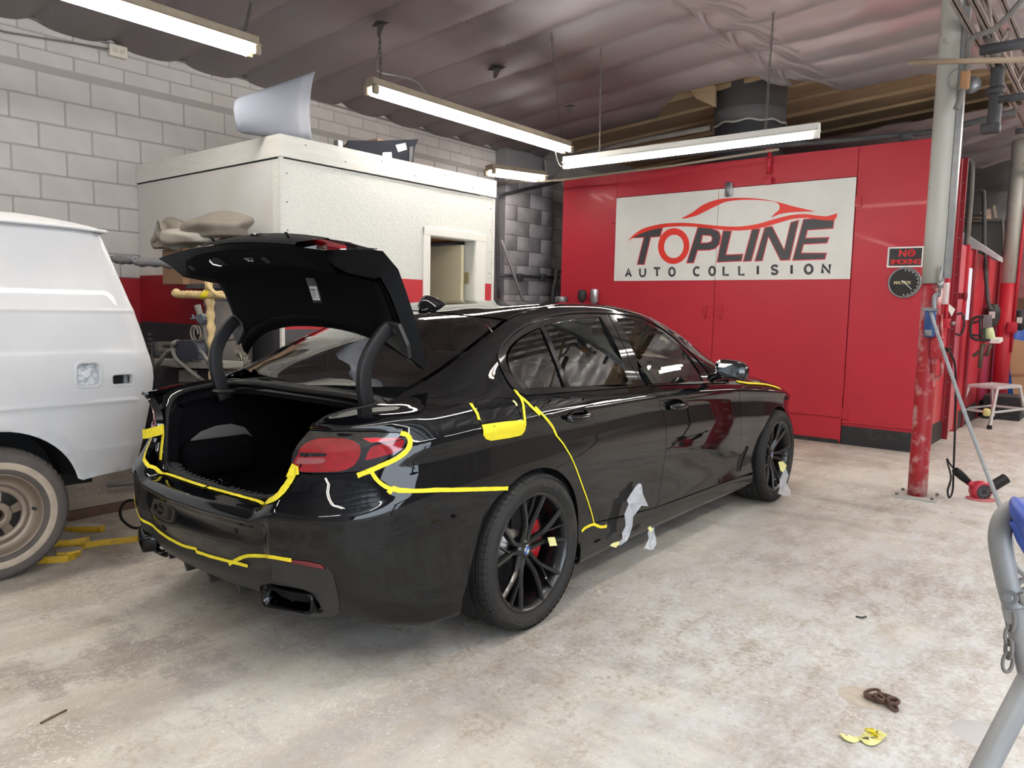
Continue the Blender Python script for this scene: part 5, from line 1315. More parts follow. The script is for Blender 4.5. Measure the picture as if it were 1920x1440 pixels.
def grow(pts, g):
    A = sum(pts[i][0]*pts[(i+1) % len(pts)][1]-pts[(i+1) % len(pts)][0]*pts[i][1] for i in range(len(pts))); s = 1 if A > 0 else -1
    out = []; n_ = len(pts)
    for i in range(n_):
        a, b_, c = pts[i-1], pts[i], pts[(i+1) % n_]
        def nn(p, q): L = math.hypot(q[0]-p[0], q[1]-p[1])+1e-9; return ((q[1]-p[1])/L*s, -(q[0]-p[0])/L*s)
        n1, n2 = nn(a, b_), nn(b_, c); m = (n1[0]+n2[0], n1[1]+n2[1]); L = math.hypot(*m); k = min(1.8, 2/(L*L+1e-9)*L)
        out.append((b_[0]+m[0]/(L+1e-9)*g*k, b_[1]+m[1]/(L+1e-9)*g*k))
    return out
letter([(250,618),(300,592),(350,575),(425,562),(412,608),(358,612),(322,765),(288,765),(326,612)])
letter([(628,560),(700,566),(742,584),(752,612),(744,652),(722,676),(690,684),(622,686),(600,756),(566,757)], [[(650,600),(640,650),(682,648),(704,640),(710,618),(700,604)]])
letter([(770,580),(812,582),(780,716),(876,712),(868,746),(736,752)])
letter([(932,572),(972,570),(924,746),(884,748)])
letter([(1004,562),(1042,556),(1112,690),(1150,534),(1190,522),(1140,740),(1092,742),(1022,606),(986,744),(950,746)])
letter([(1222,516),(1300,510),(1390,512),(1384,562),(1240,572),(1228,622),(1360,618),(1350,644),(1218,652),(1204,706),(1346,706),(1338,736),(1162,742)])
circ = lambda cx, cy, rx, ry, rot=.12: [(cx+rx*math.cos(a)*math.cos(rot)-ry*math.sin(a)*math.sin(rot), cy+rx*math.cos(a)*math.sin(rot)+ry*math.sin(a)*math.cos(rot)) for a in np.linspace(0, 2*math.pi, 41)[:-1]]
sgpoly(circ(490, 664, 88, 101), 'letter', M_letred, .001, [circ(491, 666, 55, 66)])
sw = cr([(230,640),(260,606),(310,570),(380,548),(460,536),(560,534),(660,542),(760,552),(860,554),(960,540),(1060,512),(1140,492),(1220,484),(1290,492),(1350,496),(1390,486),(1412,480)]) + cr([(1402,512),(1372,520),(1310,516),(1240,506),(1160,512),(1080,534),(980,562),(880,576),(780,574),(680,562),(580,554),(470,556),(380,570),(310,592),(262,616),(232,638)])
sgpoly(sw, 'swoosh', M_letred, .003)
roof_ = cr([(530,510),(590,478),(660,430),(740,402),(820,394),(910,394),(1000,402),(1080,418),(1160,440),(1230,456),(1292,470)]) + cr([(1240,470),(1160,474),(1090,484),(1036,506)],4) + cr([(1060,480),(1084,458),(1082,430),(1050,414),(980,406),(900,404),(830,408),(770,420),(690,458),(620,492),(560,508)],4)
sgpoly(roof_, 'swoosh', M_letred, .003)
# AUTO COLLISION: round stroke letters, one object each
def strokes(ch, x, w, yb, yt, r=5.5):
    G = {'A': [[(0,1),(.5,0),(1,1)],[(.2,.66),(.8,.66)]], 'U': [[(0,0),(0,.7),(.2,.95),(.5,1),(.8,.95),(1,.7),(1,0)]], 'T': [[(0,0),(1,0)],[(.5,0),(.5,1)]],
         'O': [[(.5+.5*math.cos(a), .5+.5*math.sin(a)) for a in np.linspace(0, 2*math.pi, 17)]], 'C': [[(.5+.5*math.cos(a), .5+.5*math.sin(a)) for a in np.linspace(-.85, -5.4, 14)]],
         'L': [[(0,0),(0,1),(1,1)]], 'I': [[(.5,0),(.5,1)]], 'S': [[(.95,.15),(.7,.0),(.35,.02),(.08,.2),(.2,.42),(.75,.56),(.95,.76),(.75,.97),(.35,1),(.02,.85)]], 'N': [[(0,1),(0,0),(1,1),(1,0)]]}[ch]
    b = B()
    for st in G:
        P = [sp(x+w*a, yt+(yb-yt)*c, .001) for a, c in st]
        b.tube([p for p in P], .0135, 8)
    for v in b.bm.verts: v.co.y = SG-.006+(v.co.y-(SG-.006))*.12
    rel(b.done('letter', M_let), booth)
for ch, x, w in (('A',220,30),('U',300,30),('T',378,36),('O',464,32),('C',603,36),('O',690,32),('L',770,30),('L',858,30),('I',954,18),('S',1038,38),('I',1144,18),('O',1228,42),('N',1326,42)):
    t = (x-220)/1150; strokes(ch, x, w, 836-t*20, 792-t*26)
# items on the front
def disc_text(txt, size, m, par, loc, **kw):
    me = text_mesh(txt, size, **kw); o = link('lettering', me, m, par); o.matrix_parent_inverse = Matrix.Identity(4); o.matrix_local = Matrix.Translation(Vector(loc)-Vector(par.location)) @ Matrix.Rotation(math.pi/2, 4, 'X'); return o
YS = YF-.006
ns = empty('no_smoking_sign', (-1.852, YF, 1.87), 'black NO SMOKING sign with red letters above the round clock', 'sign')
def rl(name, m, lo, hi, par, r=0):
    b = B(); (b.rbox(lo, hi, r) if r else b.box(lo, hi)); o = b.done(name, m); o.parent = par; o.matrix_parent_inverse = Matrix.Translation(par.location).inverted(); return o
rl('plate', M_sign, (-2.017, YF-.008, 1.868), (-1.686, YF-.001, 2.072), ns); rl('black_field', mat('sign_black', (.015, .015, .017), .4), (-2.000, YF-.0095, 1.884), (-1.702, YF-.008, 2.057), ns)
M_sred = mat('sign_red', srgb(205, 24, 36), .4)
disc_text('NO', .098, M_sred, ns, (-1.915, YF-.0105, 1.975), ext=.0005, bold=.003)['label'] = 'red word NO'
disc_text('SMOKING', .068, M_sred, ns, (-1.985, YF-.0105, 1.900), ext=.0005, bold=.002, spacing=.88)
b = B(); P = [Vector((-1.795+.031*math.cos(a), YF-.0115, 2.010+.031*math.sin(a))) for a in np.linspace(0, 2*math.pi, 25)[:-1]]; b.tube(P, .004, 6, closed=True); b.tube([(-1.818, YF-.0115, 2.032), (-1.772, YF-.0115, 1.988)], .004, 6); b.box((-1.815, YF-.0125, 2.004), (-1.775, YF-.011, 2.010)); o = b.done('no_symbol', M_sred); o.parent = ns; o.matrix_parent_inverse = Matrix.Translation(ns.location).inverted()
ck = empty('wall_clock', (-1.84, YF, 1.714), 'round black wall clock with white hands under the no smoking sign', 'clock')
cc = Vector((-1.840, YF, 1.714))
b = B(); b.lathe([(0, -.016), (.140, -.016), (.143, -.024), (.152, -.024), (.156, -.014), (.156, 0)], cc, axis='y', n=48); o = b.done('clock_case', M_galv); o.parent = ck; o.matrix_parent_inverse = Matrix.Translation(-cc)
b = B(); b.lathe([(0, -.0175), (.139, -.0175)], cc, axis='y', n=48); o = b.done('clock_face', mat('clock_black', (.012, .012, .013), .35)); o.parent = ck; o.matrix_parent_inverse = Matrix.Translation(-cc)
b = B()
for a in range(-90, 91, 18): 
    ca, sa = math.cos(math.radians(a)), math.sin(math.radians(a)); b.tube([cc+Vector((.112*ca, -.0185, .112*sa)), cc+Vector((.132*ca, -.0185, .132*sa))], .003, 4)
b.tube([cc+Vector((.132*math.cos(a), -.0185, .132*math.sin(a))) for a in np.linspace(-1.6, 1.6, 20)], .0018, 4); o = b.done('dial_marks', M_sign); o.parent = ck; o.matrix_parent_inverse = Matrix.Translation(-cc)
for nm, a, L, w in (('clock_hand', 140, .03, .005), ('clock_hand', -44, .10, .0035)):
    b = B(); b.tube([cc+Vector((0, -.021, 0)), cc+Vector((L*math.cos(math.radians(a)), -.021, L*math.sin(math.radians(a))))], w, 6); o = b.done(nm, M_sign); o.parent = ck; o.matrix_parent_inverse = Matrix.Translation(-cc)
disc_text('MATRIX', .042, mat('clock_letters', srgb(222, 205, 150), .4), ck, (-1.938, YF-.0195, 1.700), ext=.0003, bold=.0012, spacing=1.05)
# two cups hanging left
cp = empty('spray_gun', (-5.703, YF-.06, 1.45), 'dark spray gun with black cup hung on the red booth front', 'spray gun')
def lt(par, name, m, prof, c, **kw):
    b = B(); b.lathe(prof, c, **kw); o = b.done(name, m); o.parent = par; o.matrix_parent_inverse = Matrix.Translation(par.location).inverted(); return o
lt(cp, 'cup', M_kick, [(0, .09), (.03, .09), (.055, .07), (.058, .0), (.045, -.04), (.02, -.06), (.02, -.09), (0, -.09)], (-5.703, YF-.07, 1.55), n=20)
b = B(); b.rbox((-5.73, YF-.10, 1.38), (-5.68, YF-.03, 1.46), .01); b.cyl((-5.705, YF-.07, 1.40), (-5.705, YF-.0, 1.40), .012, 8); o = b.done('gun_body', M_galv); o.parent = cp; o.matrix_parent_inverse = Matrix.Translation(cp.location).inverted()
cp = empty('paint_cup', (-5.51, YF-.06, 1.45), 'silver metal paint cup hung on the red booth front', 'cup')
lt(cp, 'cup', mat('bare_aluminium', srgb(196, 198, 200), .3, .8), [(0, .10), (.052, .10), (.055, .09), (.055, -.06), (.03, -.09), (0, -.09)], (-5.51, YF-.065, 1.55), n=20)
b = B(); b.cyl((-5.51, YF-.065, 1.42), (-5.51, YF-.065, 1.47), .02, 10); b.cyl((-5.51, YF-.065, 1.45), (-5.51, YF, 1.45), .012, 8); b.rbox((-5.50, YF-.1, 1.40), (-5.40, YF-.04, 1.44), .01); o = b.done('hook', M_galv); o.parent = cp; o.matrix_parent_inverse = Matrix.Translation(cp.location).inverted()
o = B(); o.lathe([(0, .04), (.085, .04), (.088, .03), (.088, -.10), (0, -.10)], (-6.02, YF-.10, 1.51), n=24); o.cyl((-6.02, YF-.10, 1.50), (-6.02, YF, 1.50), .02, 8); tag(o.done('metal_can', M_galv), 'plain grey metal can fixed low at the left end of the red booth front', 'can')
# extraction duct out of the booth roof
_a, _c = W(1341, 230, 1, 9.2), W(1474, 230, 1, 9.2); DX = (_a.x+_c.x)/2; DR = (_c.x-_a.x)/2*.93; DZ = W(1407, 222, 1, 9.2-DR).z
du = empty('extraction_duct', (DX, 9.2, 3.12), 'wide grey round extraction duct rising from the booth roof through the torn ceiling sheet', 'duct')
lt(du, 'lower_collar', mat('charcoal_duct', srgb(52, 52, 56), .55, .3), [(DR*.97, 0), (DR*.97, DZ-3.11)], (DX, 9.2, 3.12), n=40)
lt(du, 'upper_pipe', mat('grey_duct', srgb(96, 94, 96), .6, .2), [(DR*1.01, DZ-3.12), (DR, DZ-3.11), (DR, DZ-2.96), (DR+.012, DZ-2.955), (DR, DZ-2.945), (DR, 4.30-3.12)], (DX, 9.2, 3.12), n=40)
M_tape_s = mat('silver_tape_edge', srgb(170, 168, 164), .5)
b = B(); b.tube([(DX+(DR+.005)*math.cos(a), 9.2+(DR+.005)*math.sin(a), DZ+.012*math.sin(a*9)) for a in np.linspace(0, 2*math.pi, 50)[:-1]], .014, 6, closed=True); o = b.done('sealing_tape', M_tape_s); o.parent = du; o.matrix_parent_inverse = Matrix.Translation(du.location).inverted()
# ================================================================== fluorescent fittings
TUBE = 34.0
M_tube = mat('lit_fluorescent_tube', (1, 1, 1), .4, emit=(1.0, .965, .91), estr=TUBE)
M_fix = mat('dusty_fitting_enamel', srgb(150, 138, 120), .6, noise=srgb(120, 106, 88), noise_scale=9, lo=.4)
M_fixw = mat('clean_white_fitting', srgb(215, 212, 204), .45)
M_chain = mat('zinc_chain', srgb(110, 106, 100), .5, .6)
def chain(p, q, name, label, group='chains holding up the light fittings', step=.045):
    p, q = Vector(p), Vector(q); d = q-p; n_ = max(2, int(d.length/step)); b = B(); t = d.normalized(); u = t.cross(Vector((.3, 1, .1))).normalized(); w = t.cross(u)
    for i in range(n_):
        c = p+d*(i+.5)/n_; a = u if i % 2 else w
        b.tube([c+t*step*.62*math.cos(k)+a*step*.22*math.sin(k) for k in np.linspace(0, 2*math.pi, 9)[:-1]], .0035, 4, closed=True)
    return tag(b.done(name, M_chain), label, 'chain', group)
def fitting(a, c, label, m=M_fix, tubes=2, wide=.15, group='fluorescent ceiling lights', hood=False):
    a, c = Vector(a), Vector(c); L = (c-a).length; mid = (a+c)/2; ang = math.atan2(c.y-a.y, c.x-a.x)
    r = empty('fluorescent_light', mid, label, 'light', group, rz=ang)
    if abs(c.z-a.z) > 1e-4: r.rotation_euler = (0, -math.asin((c.z-a.z)/L), ang)
    h = L/2; b = B(); w = wide/2
    pr = [(-w*.55, .085), (w*.55, .085), (w*.6, .04), (w, .028), (w, .020), (-w, .020), (-w, .028), (-w*.6, .04)]
    b._add([(-h-.02, y, z) for y, z in pr]+[(h+.02, y, z) for y, z in pr], [tuple(range(8)), tuple(range(15, 7, -1))]+[(i, (i+1) % 8, 8+(i+1) % 8, 8+i) for i in range(8)])
    b.done('housing', m, r, bevel=.003)
    for s in ((-1, 1) if tubes == 2 else (0,)):
        y = s*w*.62; b = B(); b.tube([(-h+.03, y, -.012), (h-.03, y, -.012)], .019, 10); b.done('tube', M_tube, r)
        for e in (-1, 1):
            b = B(); b.rbox((e*h-.022, y-.018, -.035), (e*h+.022, y+.018, .022), .005); b.done('lamp_holder', m, r)
    if tubes == 2: b = B(); b.rbox((-.02, -.012, -.012), (.02, .012, .022), .004); b.done('centre_clip', m, r)
    return r
fitting((-4.575, 3.86, 2.985), (-4.60, 6.43, 2.985), 'twin-tube fluorescent light with dusty trough hanging over the car roof, parallel to the block wall')
fitting((-4.56, 2.86, 3.0), (-4.53, .42, 3.0), 'twin-tube fluorescent light with tan trough nearest the camera, top left')
fitting((-4.52, 6.30, 2.80), (-2.08, 6.30, 2.80), 'slim white fluorescent strip hung in front of the red booth lettering', m=M_fixw, tubes=1, wide=.085)
fitting((-6.25, 7.14, 3.03), (-6.01, 7.86, 3.03), 'small bright fluorescent light beyond the white office roof', wide=.30)
hid = [((-4.5, -2.6, 3.0), (-4.5, -.2, 3.0)), ((-1.5, 1.5, 3.1), (-1.5, 3.9, 3.1)), ((-1.5, -2.2, 3.1), (-1.5, .2, 3.1)), ((.9, .2, 3.15), (.9, 2.6, 3.15)), ((.9, 3.4, 3.15), (.9, 5.8, 3.15)), ((.6, 6.8, 3.2), (.6, 9.2, 3.2)), ((2.4, 9.6, 3.4), (.2, 9.6, 3.4)), ((.0, 11.6, 3.5), (.0, 14.0, 3.5)), ((-.6, 15.2, 3.5), (-.6, 17.6, 3.5)), ((2.2, 7.6, 3.5), (2.2, 10.0, 3.5)), ((2.0, 11.2, 3.5), (2.0, 13.6, 3.5)), ((1.0, 10.2, 3.4), (-.3, 10.2, 3.4))]
hl = ['above and behind the viewer, over the van', 'over the open bay right of the car', 'behind the viewer over the open bay', 'over the right side aisle, near end', 'over the right side aisle, far end', 'over the aisle beside the red booth', 'hung crosswise past the booth corner', 'over the far aisle by the low booth', 'at the far end of the shop by the mezzanine', 'along the right wall, nearer one', 'along the right wall, farther one', 'short, crosswise beside the booth door']
for (a, c), t_ in zip(hid, hl): fitting(a, c, 'twin-tube fluorescent light '+t_)
ch = 'thin chain holding the light fitting over the car'
CT = Vector(W(712, 50, 2, 3.72)); chain((-4.575, 3.95, 3.07), CT, 'hanging_chain', 'chain at the near end of the trough light over the car')
chain((-4.60, 6.33, 3.07), W(1033, 60, 2, 3.77), 'hanging_chain', 'chain at the far end of the trough light over the car')
chain((-4.12, 6.30, 2.88), W(1127, 85, 2, 3.80), 'hanging_chain', 'chain at the left end of the slim white strip light', step=.03)
chain((-2.50, 6.30, 2.88), W(1451, 10, 2, 3.90), 'hanging_chain', 'chain near the right end of the slim white strip light', step=.04)
chain((-4.56, 2.80, 3.09), W(472, -2, 2, 3.73), 'hanging_chain', 'chain at the end of the top left trough light')
M_cable = mat('grey_cable', srgb(120, 116, 112), .6)
b = B(); b.tube(catmull([W(800, 178, 0, -4.58), W(783, 155, 0, -4.62), W(750, 143, 0, -4.7), W(712, 135, 0, -4.8), W(706, 120, 0, -4.85), CT.lerp(Vector((-4.6, 3.98, 3.07)), .3), CT], 8), .008, 8); tag(b.done('light_cable', M_cable), 'grey flex looping from the ceiling to the trough light', 'cable')
b = B(); b.tube(catmull([(-4.59, 6.2, 2.98), (-4.62, 6.3, 2.86), (-4.58, 6.32, 2.80), (-4.50, 6.30, 2.83)], 8), .006, 8); tag(b.done('light_cable', M_cable), 'short flex linking the trough light to the slim white strip', 'cable')
# ================================================================== other things in the shop
def PD(u, v, d): return Vector(CAMPOS + ray(u, v)*d)
def PP(L, ax, val): return [W(u, v, ax, val) for u, v in L]
def part(b, name, m, par, **kw):
    o = b.done(name, m, **kw); o.parent = par; o.matrix_parent_inverse = Matrix.Identity(4) if par.type != 'EMPTY' or par.get('local') else par.matrix_basis.inverted(); return o
# ------------------------------------------------------------------ white van, rear end in view
M_van = mat('dull_white_primer_paint', srgb(198, 197, 196), .38, noise=srgb(184, 184, 186), noise_scale=1.6, coat=.25, bump=.02, rough2=.55)
M_vanw = mat('whitewall', srgb(176, 160, 142), .7, noise=srgb(140, 126, 112), noise_scale=14)
M_vant = mat('dusty_van_tyre', srgb(92, 84, 78), .85, noise=srgb(64, 59, 56), noise_scale=8, bump=.15, bump_scale=120)
M_vanrim = mat('dusty_steel_wheel', srgb(140, 124, 108), .42, .35, noise=srgb(112, 98, 86), noise_scale=5)
van = empty('van', (-5.15, 1.2, 0), 'old white panel van parked beside the block wall, rear corner in view', 'van')
YR = lambda z: float(np.interp(z, [.43, .60, .93, 1.0, 1.12, 1.2, 1.31, 1.43, 1.6, 1.76], [1.885, 1.93, 1.998, 1.995, 1.968, 1.95, 1.92, 1.885, 1.84, 1.80]))
def XV(y, z):
    x = -4.185 - .006*max(0, (z-1.10))**1*0
    x = float(np.interp(z, [.40, .60, .80, 1.09, 1.115, 1.30, 1.45, 1.60, 1.74], [-4.225, -4.19, -4.18, -4.183, -4.193, -4.222, -4.262, -4.31, -4.36]))
    x += .009*math.exp(-((z-1.318)/.010)**2) + .009*math.exp(-((z-.838)/.011)**2)*(1 if y < 1.88 else 0) + (.007*(1/(1+math.exp((z-.597)/.004))) if y > 1.60 else 0)
    r = math.hypot(y-1.205, z-.345)                                          # flared arch lip
    if z < .85: x += .030*math.exp(-((r-.405)/.022)**2)
    e = YR(z)-y
    if e < .08: x -= .035*(1-e/.08)**2
    return x
def vpanel(out, name, holes=(), dy=.06, zl=None, m=M_van, off=0.0, par=van, XF=XV):
    poly = resample(out, .03); hs = [resample(h, .02) for h in holes]
    zl = zl or [.44,.48,.52,.56,.585,.592,.597,.602,.61,.65,.70,.75,.79,.815,.826,.832,.838,.844,.850,.862,.90,.95,1.0,1.05,1.085,1.10,1.107,1.114,1.13,1.18,1.24,1.29,1.30,1.307,1.313,1.318,1.323,1.329,1.336,1.35,1.40,1.46,1.52,1.58,1.64,1.70]
    G = np.array([(y, z) for y in np.concatenate([np.arange(-2.3, .85, .25), np.arange(.86, 2.0, .035)]) for z in zl]); ok = inside(G, poly)
    for h in hs: ok &= ~inside(G, h)
    bb = np.array(poly+[q for h in hs for q in h]); G = G[ok]; G = G[np.array([np.min(np.hypot(*(bb-g).T)) > .010 for g in G])]
    V = [Vector(p) for p in poly]; ed = [(i, (i+1) % len(poly)) for i in range(len(poly))]; k = len(poly)
    for h in hs: V += [Vector(p) for p in h]; ed += [(k+i, k+(i+1) % len(h)) for i in range(len(h))]; k += len(h)
    V += [Vector(g) for g in G]; vv, ee, ff, *_ = delaunay_2d_cdt(V, ed, [], 0, 1e-7)
    cc = np.array([[sum(vv[i].x for i in f)/3, sum(vv[i].y for i in f)/3] for f in ff]); ok = inside(cc, poly)
    for h in hs: ok &= ~inside(cc, h)
    b = B(); b._add([(XF(p.x, p.y)+off, p.x, p.y) for p in vv], [tuple(f) for f, o_ in zip(ff, ok) if o_], 0, True)
    return part(b, name, m, par)
rr = lambda y0, y1, z0, z1, r: [((y0 if q[0] < 0 else y1)-q[0]*r+r*math.cos(math.radians(a)), (z0 if q[1] < 0 else z1)-q[1]*r+r*math.sin(math.radians(a))) for q, a0 in (((1, 1), 0), ((-1, 1), 90), ((-1, -1), 180), ((1, -1), 270)) for a in np.linspace(a0, a0+90, 5)]
fuel_h = rr(1.592, 1.697, .932, 1.042, .02); side_h = rr(1.765, 1.868, .925, .975, .012)
arc = [(1.205+.390*math.cos(a), .345+.390*math.sin(a)) for a in np.linspace(math.radians(15), math.radians(165), 24)]
arcf = [(-1.75+.390*math.cos(a), .345+.390*math.sin(a)) for a in np.linspace(math.radians(15), math.radians(165), 16)]
side = [(1.885, .455), (1.60, .437)] + arc + [(.80, .40), (-1.36, .40)] + arcf + [(-2.2, .42), (-2.3, 1.0), (-2.1, 1.3), (-1.8, 1.74), (1.80, 1.745)] + [(YR(z), z) for z in np.linspace(1.7, .48, 22)]
vpanel(side, 'side_panel', [fuel_h, side_h])
# recess dishes with pressed rims
for hpts, nm, dep in ((fuel_h, 'filler_recess', .03), (side_h, 'marker_recess', .05)):
    b = B(); n_ = len(hpts); cy = sum(p[0] for p in hpts)/n_; cz = sum(p[1] for p in hpts)/n_
    g_ = grow(hpts, .012 if nm[0] == 'f' else .009); g0 = grow(hpts, .018 if nm[0] == 'f' else .014)
    A0 = [(XV(*p)+.001, p[0], p[1]) for p in g0]; A1 = [(XV(*p)+.006, p[0], p[1]) for p in g_]; A2 = [(XV(*p), p[0], p[1]) for p in hpts]; A3 = [(XV(*p)-dep, p[0], p[1]) for p in hpts]
    b._add(A0+A1+A2+A3, [(k*n_+i, k*n_+(i+1) % n_, (k+1)*n_+(i+1) % n_, (k+1)*n_+i) for k in range(3) for i in range(n_)], 0, True); part(b, nm, M_van, van)
    if nm[0] == 'f':
        b = B(); P = [[(-4.205+rnd.uniform(-.012, .012), y, z) for y in np.linspace(1.588, 1.70, 9)] for z in np.linspace(.928, 1.046, 9)]; b.grid(P, smooth=False); part(b, 'crumpled_masking', mat('crumpled_paper', srgb(200, 202, 206), .35, noise=srgb(120, 118, 118), noise_scale=20, lo=.45, hi=.6), van)
    else:
        b = B(); b.box((-4.26, 1.75, .91), (-4.235, 1.88, .99)); part(b, 'dark_backing', M_hole, van); b = B(); b.box((-4.235, 1.835, .925), (-4.215, 1.855, .975)); part(b, 'bracket', M_galv, van)
# rear, roof, far side
b = B(); b.grid([[(XV(YR(z)-.001, z)-.0-(.9*t)*1.95, YR(z)+.05*math.sin(math.pi*min(t*.9, 1))+.0, z) for t in np.concatenate([[0, .01, .03, .08], np.linspace(.15, 1, 8)])] for z in np.linspace(.45, 1.745, 24)]); part(b, 'rear_doors', M_van, van)
b = B(); P = []
for y in np.concatenate([np.linspace(-1.85, 1.5, 10), [1.6, 1.7, 1.78, 1.82]]):
    e = max(0, (y-1.45))/.37; dz = -.035*e*e
    P.append([(x, y, z+dz*(1 if z > 1.76 else .3)) for x, z in ((-4.36, 1.742), (-4.318, 1.742), (-4.316, 1.752), (-4.345, 1.760), (-4.37, 1.772), (-4.46, 1.80), (-4.7, 1.83), (-5.15, 1.845), (-5.6, 1.83), (-5.84, 1.80), (-5.95, 1.75))])
b.grid(P); b._add(P[-1], [tuple(range(len(P[-1])))]); part(b, 'roof', M_van, van)
b = B(); b.box((-6.0, -2.2, .42), (-5.9, 1.9, 1.74)); part(b, 'far_side', M_van, van)
b = B(); b.box((-5.95, -2.28, .5), (-4.4, -2.2, 1.5)); part(b, 'front_bulkhead', M_van, van)
for yc in (1.205, -1.75):
    b = B(); b.grid([[(x, yc+.40*math.cos(a), .345+.40*math.sin(a)) for x in (-4.215, -4.30, -4.55)] for a in np.linspace(math.radians(14), math.radians(166), 20)]); b.box((-4.60, yc-.39, .42), (-4.55, yc+.39, .8)); part(b, 'wheel_arch', M_shell, van)
b = B(); b.box((-5.9, -2.0, .36), (-4.45, 1.75, .43)); part(b, 'underside', M_shell, van)
b = B(); b.tube([(-4.7, 1.10, .33), (-4.62, 1.62, .52)], .035, 8); b.box((-4.75, .9, .40), (-4.68, 1.9, .50)); part(b, 'leaf_spring', mat('dusty_underbody', srgb(66, 60, 56), .8), van)
def van_wheel(yc):
    r = bpy.data.objects.new('wheel', None); COL.objects.link(r); r.parent = van; r.matrix_parent_inverse = van.matrix_basis.inverted(); r.location = (-4.26, yc, .325); r['local'] = 1
    L = lambda prof, nm, m, pr=r, n=64: (lambda b: (b.lathe(prof, (0, 0, 0), axis='x', n=n), part(b, nm, m, pr))[1])(B())
    ty = L([(.20, -.09), (.27, -.105), (.315, -.09), (.325, -.06), (.325, .06), (.316, .085), (.305, .096), (.282, .102), (.262, .101)], 'tyre', M_vant)
    L([(.262, .101), (.258, .1025), (.232, .100), (.229, .0985)], 'whitewall_band', M_vanw, ty)
    L([(.229, .0985), (.212, .094), (.205, .088)], 'inner_wall', M_vant, ty)
    b = B()
    for i in range(56):
        a0 = 2*math.pi*i/56
        for s in (0, 1):
            a = a0+(.05 if s else 0); c = [((r_), x_) for r_, x_ in ((.327, .03), (.3265, .058), (.318, .0865), (.308, .0965))]
            if s == 0: b.grid([[(x_, (r_+.002)*math.cos(t), (r_+.002)*math.sin(t)) for t in (a, a+.042, a+.084)] for r_, x_ in c], smooth=False)
    part(b, 'tread_blocks', M_vant, ty)['kind'] = 'stuff'
    L([(.206, .086), (.203, .096), (.197, .094), (.190, .070), (.170, .050), (.150, .040), (.146, .046)], 'rim', M_vanrim)
    L([(.146, .040), (.143, .060), (.130, .066), (.120, .060), (.112, .058), (.112, .052)], 'rim_dish', M_vanrim)
    L([(.112, .052), (.07, .070), (.065, .080)], 'slotted_centre', mat('dark_slots', (.012, .012, .012), .5))
    for k in range(5):
        a = math.radians(72*k+14); b = B(); b._add([(.060+.014*(q[0] < .09), q[0]*math.cos(a+q[1]), q[0]*math.sin(a+q[1])) for q in ((.112, -.2), (.112, .2), (.065, .28), (.065, -.28))]+[(.045, q[0]*math.cos(a+q[1]), q[0]*math.sin(a+q[1])) for q in ((.112, -.2), (.112, .2), (.065, .28), (.065, -.28))], [(0, 1, 2, 3), (0, 4, 5, 1), (1, 5, 6, 2), (2, 6, 7, 3), (3, 7, 4, 0)]); part(b, 'wheel_web', M_vanrim, r)
    L([(.065, .078), (.062, .090), (.056, .088), (.050, .094), (.044, .090), (.038, .096), (.030, .09), (.030, .06)], 'hub_ring', M_vanrim)
    b = B(); b.cyl((.05, .178*math.cos(-.35), .178*math.sin(-.0)), (.075, .18*math.cos(-.35), 0), .007, 10); part(b, 'valve', M_kick, r)
    return r
van_wheel(1.205); van_wheel(-1.75)
# ------------------------------------------------------------------ things on the floor by the van
M_rust = mat('rusty_steel', srgb(92, 66, 54), .8, noise=srgb(58, 42, 36), noise_scale=14, bump=.2)
M_yplate = [mat('dusty_plate_top', srgb(150, 140, 126), .8, noise=srgb(178, 170, 158), noise_scale=6, bump=.15), mat('yellow_plate_edge', srgb(190, 150, 30), .6, noise=srgb(120, 92, 30), noise_scale=18, lo=.55, hi=.6)]
b = B(); b.prism([(-5.25, 1.30, 0), (-5.20, 1.30, 0), (-5.20, 1.30, .055), (-5.25, 1.30, .055)], (0, 1.9, 0))
o = b.done('floor_rail', M_rust, bevel=.004); o.location = (.28, -.12, 0); o.rotation_euler = (0, 0, math.radians(3)); tag(o, 'long rusty steel rail lying on the floor behind the van wheel', 'rail')
def plate(pts, z0, z1, label, cuts=0):
    P = [Vector((W(u, v, 2, z1).x, W(u, v, 2, z1).y, z0)) for u, v in pts]; b = B(); n_ = len(P)
    b._add(P+[p+Vector((0, 0, z1-z0)) for p in P], [tuple(range(n_, 2*n_))], 0); b._add(P+[p+Vector((0, 0, z1-z0)) for p in P], [tuple(range(n_-1, -1, -1))]+[(i, (i+1) % n_, n_+(i+1) % n_, n_+i) for i in range(n_)], 1)
    return tag(b.done('steel_plate', M_yplate), label, 'steel plate', 'yellow-edged plates on the floor beside the van')
plate([(60,980),(150,979),(190,982),(197,984),(188,987),(108,988),(60,988)], .0, .036, 'straight yellow-edged plate farthest from the camera, beside the van tyre')
plate([(80,1000),(104,998),(120,996),(150,999),(166,1001),(168,1006),(150,1009),(128,1013),(80,1014)], .036, .072, 'broad yellow-edged plate on top of the pile by the van tyre')
plate([(150,1002),(200,998),(262,990),(300,985),(312,996),(240,1007),(190,1012),(160,1017),(140,1017)], .0, .034, 'longest yellow-edged plate running under the car bumper')
plate([(60,1036),(86,1030),(104,1026),(140,1024),(152,1027),(140,1036),(128,1041),(90,1044),(60,1044)], .0, .036, 'yellow-edged plate nearest the camera, against the van tyre')
plate([(104,1030),(118,1026),(140,1024),(156,1025),(150,1031),(125,1036),(106,1036)], .037, .050, 'small worn tongue plate lying on the nearest plate')
b = B(); P = catmull([W(285, 949, 2, .25), W(243, 938, 2, .27), W(226, 955, 2, .16), W(230, 975, 2, .10), W(252, 990, 2, .12), W(280, 985, 2, .2)], 8); b.tube(P, .008, 8); tag(b.done('black_cable', M_rubber), 'black cable loop hanging by the far side of the bumper', 'cable')
